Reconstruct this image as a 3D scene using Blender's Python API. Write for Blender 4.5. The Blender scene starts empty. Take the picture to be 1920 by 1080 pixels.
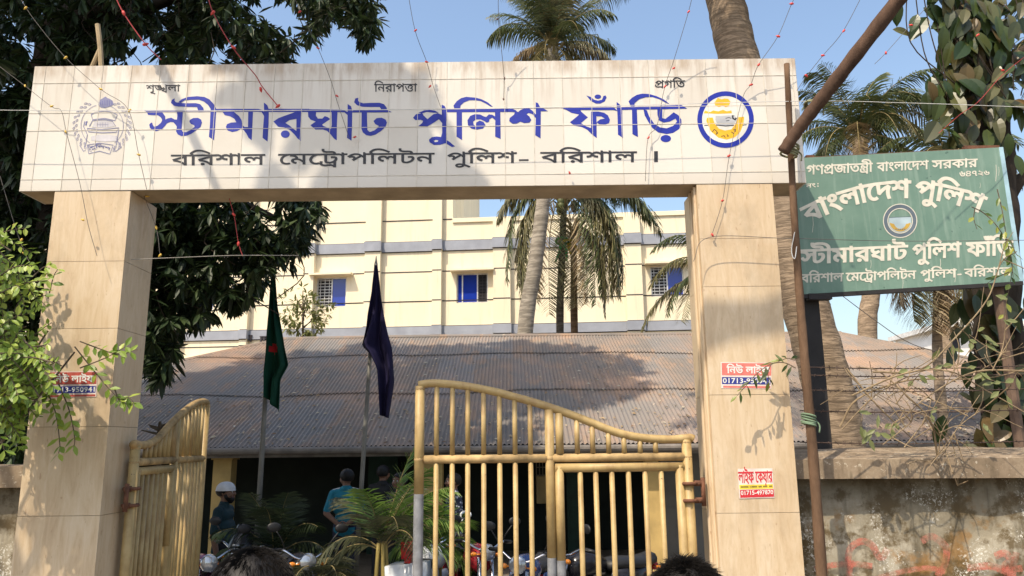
import bpy, bmesh, math, random
from mathutils import Vector, Matrix, Quaternion, noise
from mathutils.geometry import delaunay_2d_cdt
R = math.radians
rng = random.Random(7)
scene = bpy.context.scene
COL = scene.collection

# ------------------------------------------------------------------ camera
FOC, PITCH, ROLL = 1430.0, R(11.62), R(0.62)
EYE = Vector((0, 0, 2.1))
_fw = Vector((0, math.cos(PITCH), math.sin(PITCH)))
_rt = Vector((1, 0, 0)); _up = _rt.cross(_fw)
CR = _rt * math.cos(ROLL) - _up * math.sin(ROLL)
CU = CR.cross(_fw)
camd = bpy.data.cameras.new('camera'); cam = bpy.data.objects.new('camera', camd)
COL.objects.link(cam)
camd.sensor_width = 36; camd.lens = FOC / 1920 * 36
camd.clip_start = 0.05; camd.clip_end = 2000
cam.matrix_world = Matrix(((CR.x, CU.x, -_fw.x, EYE.x), (CR.y, CU.y, -_fw.y, EYE.y), (CR.z, CU.z, -_fw.z, EYE.z), (0, 0, 0, 1)))
scene.camera = cam

# ------------------------------------------------------------------ sky, sun, exposure
SUN = Vector((-0.72, -1.0, 1.85)).normalized()          # towards the sun
elev = math.asin(SUN.z); azim = math.atan2(SUN.x, SUN.y)
world = bpy.data.worlds.new('World'); scene.world = world; world.use_nodes = True
wn = world.node_tree; bg = wn.nodes['Background']
sky = wn.nodes.new('ShaderNodeTexSky'); sky.sky_type = 'NISHITA'; sky.sun_disc = False
sky.sun_elevation = elev; sky.sun_rotation = azim
sky.air_density = 1.3; sky.dust_density = 3.0; sky.ozone_density = 1.2
wn.links.new(sky.outputs[0], bg.inputs[0]); bg.inputs[1].default_value = 0.15
sund = bpy.data.lights.new('sun', 'SUN'); sund.energy = 3.5; sund.angle = R(0.55); sund.color = (1, 0.87, 0.69)
sun = bpy.data.objects.new('sun', sund); COL.objects.link(sun)
sun.rotation_euler = (-SUN).to_track_quat('-Z', 'Y').to_euler(); sun.location = SUN * 60
scene.view_settings.view_transform = 'Standard'; scene.view_settings.look = 'None'
scene.view_settings.exposure = 0.70; scene.view_settings.gamma = 1
scene.render.engine = 'CYCLES'
scene.cycles.max_bounces = 5; scene.cycles.transparent_max_bounces = 8

# ------------------------------------------------------------------ pixel -> world helpers
def ray(px, py):
    return (_fw + CR * ((px - 960) / FOC) + CU * ((540 - py) / FOC))
def at(px, py, Y):
    d = ray(px, py); return EYE + d * (Y / d.y)
def on(px, py, p0, n):
    d = ray(px, py); return EYE + d * ((p0 - EYE).dot(n) / d.dot(n))

# ------------------------------------------------------------------ mesh helpers
class MB:
    def __init__(s): s.v = []; s.f = []; s.m = []
    def add(s, vs, fs, mi=0):
        o = len(s.v); s.v.extend([tuple(v) for v in vs]); s.f.extend([tuple(i + o for i in f) for f in fs]); s.m.extend([mi] * len(fs))
    def box(s, a, b, mi=0, M=None):
        (x0, y0, z0), (x1, y1, z1) = a, b
        vs = [Vector(p) for p in ((x0,y0,z0),(x1,y0,z0),(x1,y1,z0),(x0,y1,z0),(x0,y0,z1),(x1,y0,z1),(x1,y1,z1),(x0,y1,z1))]
        if M is not None: vs = [M @ v for v in vs]
        s.add(vs, [(0,3,2,1),(4,5,6,7),(0,1,5,4),(1,2,6,5),(2,3,7,6),(3,0,4,7)], mi)
    def tube(s, pts, r, n=8, mi=0, cap=True):
        pts = [Vector(p) for p in pts]; k = len(pts)
        rs = r if isinstance(r, (list, tuple)) else [r] * k
        t0 = (pts[1] - pts[0]).normalized()
        u = t0.orthogonal().normalized(); vs = []; 
        for i, p in enumerate(pts):
            t = (pts[min(i + 1, k - 1)] - pts[max(i - 1, 0)])
            if t.length < 1e-9: t = t0
            t.normalize(); u = (u - t * u.dot(t)); u = u.normalized() if u.length > 1e-6 else t.orthogonal().normalized()
            w = t.cross(u)
            for j in range(n):
                a = 2 * math.pi * j / n
                vs.append(p + (u * math.cos(a) + w * math.sin(a)) * rs[i])
        fs = [(i*n + j, i*n + (j+1) % n, (i+1)*n + (j+1) % n, (i+1)*n + j) for i in range(k-1) for j in range(n)]
        if cap: fs += [tuple(range(n-1, -1, -1)), tuple(range((k-1)*n, k*n))]
        s.add(vs, fs, mi)
    def ball(s, c, r, nu=12, nv=8, mi=0, M=None):
        c = Vector(c); r = Vector(r) if not isinstance(r, (int, float)) else Vector((r, r, r))
        vs = []; fs = []
        for i in range(nv + 1):
            th = math.pi * i / nv
            for j in range(nu):
                ph = 2 * math.pi * j / nu
                d = Vector((r.x*math.sin(th)*math.cos(ph), r.y*math.sin(th)*math.sin(ph), r.z*math.cos(th)))
                if M is not None: d = M @ d
                vs.append(c + d)
        for i in range(nv):
            for j in range(nu):
                a, b, c2, d = i*nu+j, (i+1)*nu+j, (i+1)*nu+(j+1) % nu, i*nu+(j+1) % nu
                fs.append((a, b, c2, d))
        s.add(vs, fs, mi)
    def lathe(s, prof, c, axis=Vector((0,0,1)), n=16, mi=0):
        axis = Vector(axis).normalized(); u = axis.orthogonal().normalized(); w = axis.cross(u); c = Vector(c)
        vs = [c + axis*h + (u*math.cos(2*math.pi*j/n) + w*math.sin(2*math.pi*j/n))*r for r, h in prof for j in range(n)]
        k = len(prof)
        s.add(vs, [(i*n+j, i*n+(j+1) % n, (i+1)*n+(j+1) % n, (i+1)*n+j) for i in range(k-1) for j in range(n)], mi)
    def torus(s, c, axis, R0, r, n=24, m=8, mi=0):
        axis = Vector(axis).normalized(); u = axis.orthogonal().normalized(); w = axis.cross(u); c = Vector(c)
        vs = []
        for i in range(n):
            a = 2*math.pi*i/n; d = u*math.cos(a) + w*math.sin(a)
            for j in range(m):
                b = 2*math.pi*j/m
                vs.append(c + d*(R0 + r*math.cos(b)) + axis*(r*math.sin(b)))
        s.add(vs, [(i*m+j, ((i+1) % n)*m+j, ((i+1) % n)*m+(j+1) % m, i*m+(j+1) % m) for i in range(n) for j in range(m)], mi)
    def prism(s, outer, holes, frame, h, mi=0):
        """flat polygon (2-D points) raised by h on a plane; frame(u,v,w)->world"""
        loops = [outer] + list(holes)
        def area(l): return sum(l[i-1][0]*l[i][1] - l[i][0]*l[i-1][1] for i in range(len(l)))
        loops = [loops[0] if area(loops[0]) > 0 else loops[0][::-1]] + [l if area(l) < 0 else l[::-1] for l in loops[1:]]
        s.fill_loops(loops, frame, h, mi)
    def fill_loops(s, loops, frame, h, mi=0):
        """fills loops (outer ones counter-clockwise) where the winding number is positive, and raises them by h"""
        pts = []; ed = []
        for l in loops:
            o = len(pts); k = len(l); pts += [Vector((p[0], p[1])) for p in l]; ed += [(o+i, o+(i+1) % k) for i in range(k)]
        vs, es, fs = delaunay_2d_cdt(pts, ed, [], 0, 1e-5)[:3]
        segs = [(l[i-1], l[i]) for l in loops for i in range(len(l))]
        keep = []
        for f in fs:
            cx = sum(vs[i].x for i in f)/len(f); cy = sum(vs[i].y for i in f)/len(f); w = 0
            for (x1, y1), (x2, y2) in segs:
                if (y1 > cy) != (y2 > cy):
                    if cx < (x2-x1)*(cy-y1)/(y2-y1)+x1: w += 1 if y2 > y1 else -1
            if w > 0:
                ar = sum(vs[f[i-1]].x*vs[f[i]].y - vs[f[i]].x*vs[f[i-1]].y for i in range(len(f)))
                keep.append(tuple(f) if ar > 0 else tuple(reversed(f)))
        n = len(vs); out = list(keep); es = set(); 
        for f in keep:
            for i in range(len(f)): es.add((f[i-1], f[i]))
        for a, b in es:
            if (b, a) not in es: out.append((b, a, a+n, b+n))
        s.add([frame(v.x, v.y, h) for v in vs] + [frame(v.x, v.y, 0) for v in vs], out, mi)
    def build(s, name, mats, parent=None, smooth=False, loc=None):
        me = bpy.data.meshes.new(name)
        if loc is not None: me.from_pydata([(v[0]-loc[0], v[1]-loc[1], v[2]-loc[2]) for v in s.v], [], s.f)
        else: me.from_pydata(s.v, [], s.f)
        for m in (mats if isinstance(mats, (list, tuple)) else [mats]): me.materials.append(m)
        me.polygons.foreach_set('material_index', s.m)
        if smooth: me.polygons.foreach_set('use_smooth', [True] * len(s.f))
        me.update()
        o = bpy.data.objects.new(name, me); COL.objects.link(o)
        if loc is not None: o.location = loc
        if parent is not None:
            o.parent = parent
            o.matrix_parent_inverse = parent_world(parent).inverted()
        return o
def parent_world(o):
    M = Matrix.LocRotScale(o.location, o.rotation_euler, o.scale)
    return parent_world(o.parent) @ o.matrix_parent_inverse @ M if o.parent else M
def tag(o, label, cat, group=None):
    o['label'] = label; o['category'] = cat
    if group: o['group'] = group
    return o
def thing(name, label, cat, loc=(0,0,0), rz=0, group=None):
    o = bpy.data.objects.new(name, None); COL.objects.link(o); o.empty_display_size = .1
    o.location = loc; o.rotation_euler = (0, 0, rz)
    return tag(o, label, cat, group)
def struct(o, kind='structure'):
    o['kind'] = kind; return o
def dup(root, loc=None, rz=None, label=None):
    r = root.copy(); COL.objects.link(r)
    if loc is not None: r.location = loc
    if rz is not None: r.rotation_euler = (0, 0, rz)
    if label: r['label'] = label
    for ch in list(root.children):
        c = ch.copy(); COL.objects.link(c); c.parent = r
        for g in ch.children:
            d = g.copy(); COL.objects.link(d); d.parent = c
    return r
def smoothpath(pts, k=6):
    pts = [Vector(p) for p in pts]; out = []
    P = [pts[0]*2 - pts[1]] + pts + [pts[-1]*2 - pts[-2]]
    for i in range(1, len(P)-2):
        a, b, c, d = P[i-1], P[i], P[i+1], P[i+2]
        for j in range(k):
            t = j/k
            out.append(0.5*((2*b) + (c-a)*t + (2*a-5*b+4*c-d)*t*t + (3*b-a-3*c+d)*t**3))
    out.append(pts[-1]); return out
def inside(p, poly):
    x, y = p; c = False
    for i in range(len(poly)):
        (x1, y1), (x2, y2) = poly[i-1], poly[i]
        if (y1 > y) != (y2 > y) and x < (x2-x1)*(y-y1)/(y2-y1)+x1: c = not c
    return c

# ------------------------------------------------------------------ materials
def hexs(c):
    return tuple(((int(c[i:i+2], 16)/255 + .055)/1.055)**2.4 if int(c[i:i+2], 16) > 10 else int(c[i:i+2], 16)/255/12.92 for i in (0, 2, 4)) + (1,)
class Mat:
    def __init__(s, name, rough=.7, metal=0, spec=.4):
        s.m = bpy.data.materials.new(name); s.m.use_nodes = True
        s.t = s.m.node_tree; s.b = s.t.nodes['Principled BSDF']
        s.b.inputs['Roughness'].default_value = rough; s.b.inputs['Metallic'].default_value = metal
        s.b.inputs['Specular IOR Level'].default_value = spec
        s._co = None
    def n(s, ty, **kw):
        nd = s.t.nodes.new(ty)
        for k, v in kw.items(): setattr(nd, k, v)
        return nd
    def L(s, a, b): s.t.links.new(a, b)
    def co(s, scale=(1,1,1), rot=(0,0,0), loc=(0,0,0)):
        if s._co is None: s._co = s.n('ShaderNodeTexCoord')
        mp = s.n('ShaderNodeMapping'); mp.inputs['Scale'].default_value = scale; mp.inputs['Rotation'].default_value = rot; mp.inputs['Location'].default_value = loc
        s.L(s._co.outputs['Object'], mp.inputs[0]); return mp.outputs[0]
    def noise(s, scale=5, detail=4, rough=.55, vec=None, dist=0):
        nd = s.n('ShaderNodeTexNoise'); nd.inputs['Scale'].default_value = scale; nd.inputs['Detail'].default_value = detail
        nd.inputs['Roughness'].default_value = rough; nd.inputs['Distortion'].default_value = dist
        s.L(vec if vec is not None else s.co(), nd.inputs['Vector']); return nd.outputs['Fac']
    def ramp(s, fac, stops):
        r = s.n('ShaderNodeValToRGB'); e = r.color_ramp.elements
        while len(e) < len(stops): e.new(.5)
        for i, (p, c) in enumerate(stops):
            e[i].position = p; e[i].color = c if len(c) == 4 else (*c, 1)
        s.L(fac, r.inputs[0]); return r.outputs[0]
    def mask(s, fac, lo, hi):
        mr = s.n('ShaderNodeMapRange'); mr.interpolation_type = 'SMOOTHSTEP'
        mr.inputs['From Min'].default_value = lo; mr.inputs['From Max'].default_value = hi
        s.L(fac, mr.inputs['Value']); return mr.outputs[0]
    def math(s, op, a, b=None):
        nd = s.n('ShaderNodeMath', operation=op)
        for i, x in enumerate((a, b)):
            if x is None: continue
            if isinstance(x, (int, float)): nd.inputs[i].default_value = x
            else: s.L(x, nd.inputs[i])
        return nd.outputs[0]
    def mix(s, fac, a, b, mode='MIX'):
        nd = s.n('ShaderNodeMix', data_type='RGBA', blend_type=mode)
        for k, x in (('Factor', fac), ('A', a), ('B', b)):
            i = {'Factor': nd.inputs[0], 'A': nd.inputs[6], 'B': nd.inputs[7]}[k]
            if isinstance(x, (int, float)): i.default_value = x
            elif isinstance(x, tuple): i.default_value = x if len(x) == 4 else (*x, 1)
            else: s.L(x, i)
        return nd.outputs[2]
    def color(s, c):
        if isinstance(c, tuple): s.b.inputs['Base Color'].default_value = c if len(c) == 4 else (*c, 1)
        else: s.L(c, s.b.inputs['Base Color'])
        return s
    def bump(s, h, strength=.3, dist=.01):
        nd = s.n('ShaderNodeBump'); nd.inputs['Strength'].default_value = strength; nd.inputs['Distance'].default_value = dist
        s.L(h, nd.inputs['Height']); s.L(nd.outputs[0], s.b.inputs['Normal']); return s
    def sep(s, axis):
        if s._co is None: s._co = s.n('ShaderNodeTexCoord')
        sp = s.n('ShaderNodeSeparateXYZ'); s.L(s._co.outputs['Object'], sp.inputs[0]); return sp.outputs[axis]
def plain(name, c, rough=.6, metal=0, var=.25, scale=6, bump=.0, spec=.4):
    m = Mat(name, rough, metal, spec); c = c if len(c) == 4 else (*c, 1)
    f = m.noise(scale, 5)
    d = tuple(x*(1-var) for x in c[:3]); e = tuple(min(1, x*(1+var)) for x in c[:3])
    m.color(m.ramp(f, [(.3, d), (.7, e)]))
    if bump: m.bump(m.noise(scale*6, 4), bump, .01)
    return m.m
def leafmat(name, cols, trans=.25, rough=.45, var=True):
    m = Mat(name, rough)
    g = m.n('ShaderNodeNewGeometry')
    stops = [(i/(max(1, len(cols)-1)), c) for i, c in enumerate(cols)]
    c = m.ramp(g.outputs['Random Per Island'], stops)
    f = m.noise(1.3, 2)
    c = m.mix(m.mask(f, .35, .7), c, m.mix(.5, c, (1.0, 1.0, .8), 'MULTIPLY'))
    m.color(c)
    if trans:
        tr = m.n('ShaderNodeBsdfTranslucent'); m.L(c, tr.inputs[0])
        mx = m.n('ShaderNodeMixShader'); mx.inputs[0].default_value = trans
        out = m.t.nodes['Material Output']
        m.L(m.b.outputs[0], mx.inputs[1]); m.L(tr.outputs[0], mx.inputs[2]); m.L(mx.outputs[0], out.inputs[0])
    return m.m

# ------------------------------------------------------------------ ground, road, yard
def make_ground():
    m = Mat('packed_earth', .95); f = m.noise(.8, 8, .65); g = m.noise(9, 5)
    c = m.ramp(f, [(.25, (.16, .12, .085)), (.6, (.27, .215, .155)), (.8, (.33, .28, .21))])
    m.color(m.mix(m.mask(g, .5, .75), c, m.mix(.5, c, (.5, .45, .4), 'MULTIPLY'))); m.bump(g, .5, .02)
    b = MB(); n = 24; S = 400
    vs = [(-S + 2*S*i/n, -S + 2*S*j/n, 0) for j in range(n+1) for i in range(n+1)]
    b.add(vs, [(j*(n+1)+i, j*(n+1)+i+1, (j+1)*(n+1)+i+1, (j+1)*(n+1)+i) for j in range(n) for i in range(n)])
    struct(b.build('ground', m.m))
    a = plain('asphalt', (.055, .053, .05), .9, 0, .3, 12, .4)
    b = MB(); b.box((-40, -6, -.05), (40, 3.6, .004)); struct(b.build('road', a))
    cm = plain('yard_concrete', (.26, .245, .22), .9, 0, .25, 3, .3)
    b = MB(); b.box((-12, 5.3, -.05), (12, 13.2, .006)); struct(b.build('yard_paving', cm))
make_ground()

# ------------------------------------------------------------------ shared materials
def m_tile():
    m = Mat('glazed_tile', .32, 0, .45)
    g = m.n('ShaderNodeNewGeometry')
    c = m.ramp(g.outputs['Random Per Island'], [(0, (.585, .545, .475)), (.5, (.63, .59, .52)), (1, (.66, .625, .56))])
    st = m.noise(3.0, 6, .6, m.co((5, 1, .35)))
    top = m.mask(m.sep(2), .52, 1.02)
    dirt = m.math('MULTIPLY', m.mask(st, .46, .72), top)
    c = m.mix(m.math('MULTIPLY', dirt, .75), c, (.34, .25, .17))
    f2 = m.noise(1.2, 7, .7)
    c = m.mix(m.math('MULTIPLY', m.mask(f2, .45, .75), .3), c, (.48, .43, .36))
    edge = m.math('MULTIPLY', m.mask(m.sep(2), .90, 1.0), m.mask(m.noise(2.2, 6, .7, m.co((2, 1, .5))), .40, .62))
    c = m.mix(m.math('MULTIPLY', edge, .65), c, (.33, .23, .14))
    low = m.mask(m.sep(2), .14, -.05)
    c = m.mix(m.math('MULTIPLY', low, .22), c, (.42, .33, .22))
    m.color(c); m.L(m.mask(f2, .3, .8), m.b.inputs['Roughness'])
    mr = m.n('ShaderNodeMapRange'); mr.inputs[3].default_value = .28; mr.inputs[4].default_value = .5
    m.L(f2, mr.inputs[0]); m.L(mr.outputs[0], m.b.inputs['Roughness']); return m.m
def m_marble():
    m = Mat('veined_beige_tile', .35, 0, .45)
    v = m.noise(2.6, 8, .68, m.co((4.5, 4.5, .9)), .8); v2 = m.noise(9, 5, .6, m.co((5, 5, .5)), .5)
    c = m.ramp(v, [(.28, (.45, .325, .20)), (.45, (.55, .425, .275)), (.58, (.595, .475, .325)), (.78, (.64, .54, .40))])
    c = m.mix(m.math('MULTIPLY', m.mask(v2, .52, .7), .30), c, (.40, .26, .14))
    g = m.n('ShaderNodeNewGeometry')
    c = m.mix(m.math('MULTIPLY', g.outputs['Random Per Island'], .20), c, (.52, .36, .2))
    d = m.noise(1.9, 7, .72, m.co((1, 1, .7))); c = m.mix(m.math('MULTIPLY', m.mask(d, .5, .72), .45), c, (.33, .25, .16))
    sp = m.noise(16, 3, .5, m.co((2.5, 2.5, .8))); c = m.mix(m.math('MULTIPLY', m.mask(sp, .66, .72), .5), c, (.30, .17, .09))
    m.color(c)
    mr = m.n('ShaderNodeMapRange'); mr.inputs[3].default_value = .25; mr.inputs[4].default_value = .55
    m.L(d, mr.inputs[0]); m.L(mr.outputs[0], m.b.inputs['Roughness']); m.bump(m.noise(6, 4), .06, .01); return m.m
M_TILE, M_MARBLE = m_tile(), m_marble()
M_GROUT = plain('grout', (.55, .505, .425), .9, 0, .2, 20)
M_GROUT2 = plain('pillar_grout', (.36, .27, .17), .9, 0, .2, 20)
M_SOFFIT = plain('beam_soffit', (.40, .31, .20), .9, 0, .25, 4)
def m_paint(name, c, rough=.35):
    m = Mat(name, rough); f = m.noise(14, 4); cc = m.mix(m.mask(f, .3, .75), c, tuple(x*.82 for x in c[:3])); m.color(cc); return m.m
M_BLUE = m_paint('blue_enamel', (.006, .020, .31), .5)
M_BLACK = m_paint('black_enamel', (.022, .022, .026), .45)
M_YELL = m_paint('yellow_enamel', (.80, .45, .02))
M_GREYL = m_paint('pale_blue_grey_enamel', (.22, .22, .36))
M_WHITE = m_paint('white_enamel', (.74, .73, .68))
M_CREAM = m_paint('cream_lettering', (.66, .63, .53), .6)
M_RED = m_paint('red_print', (.55, .03, .04), .5)
M_NAVY = m_paint('navy_print', (.03, .04, .24), .5)

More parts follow.
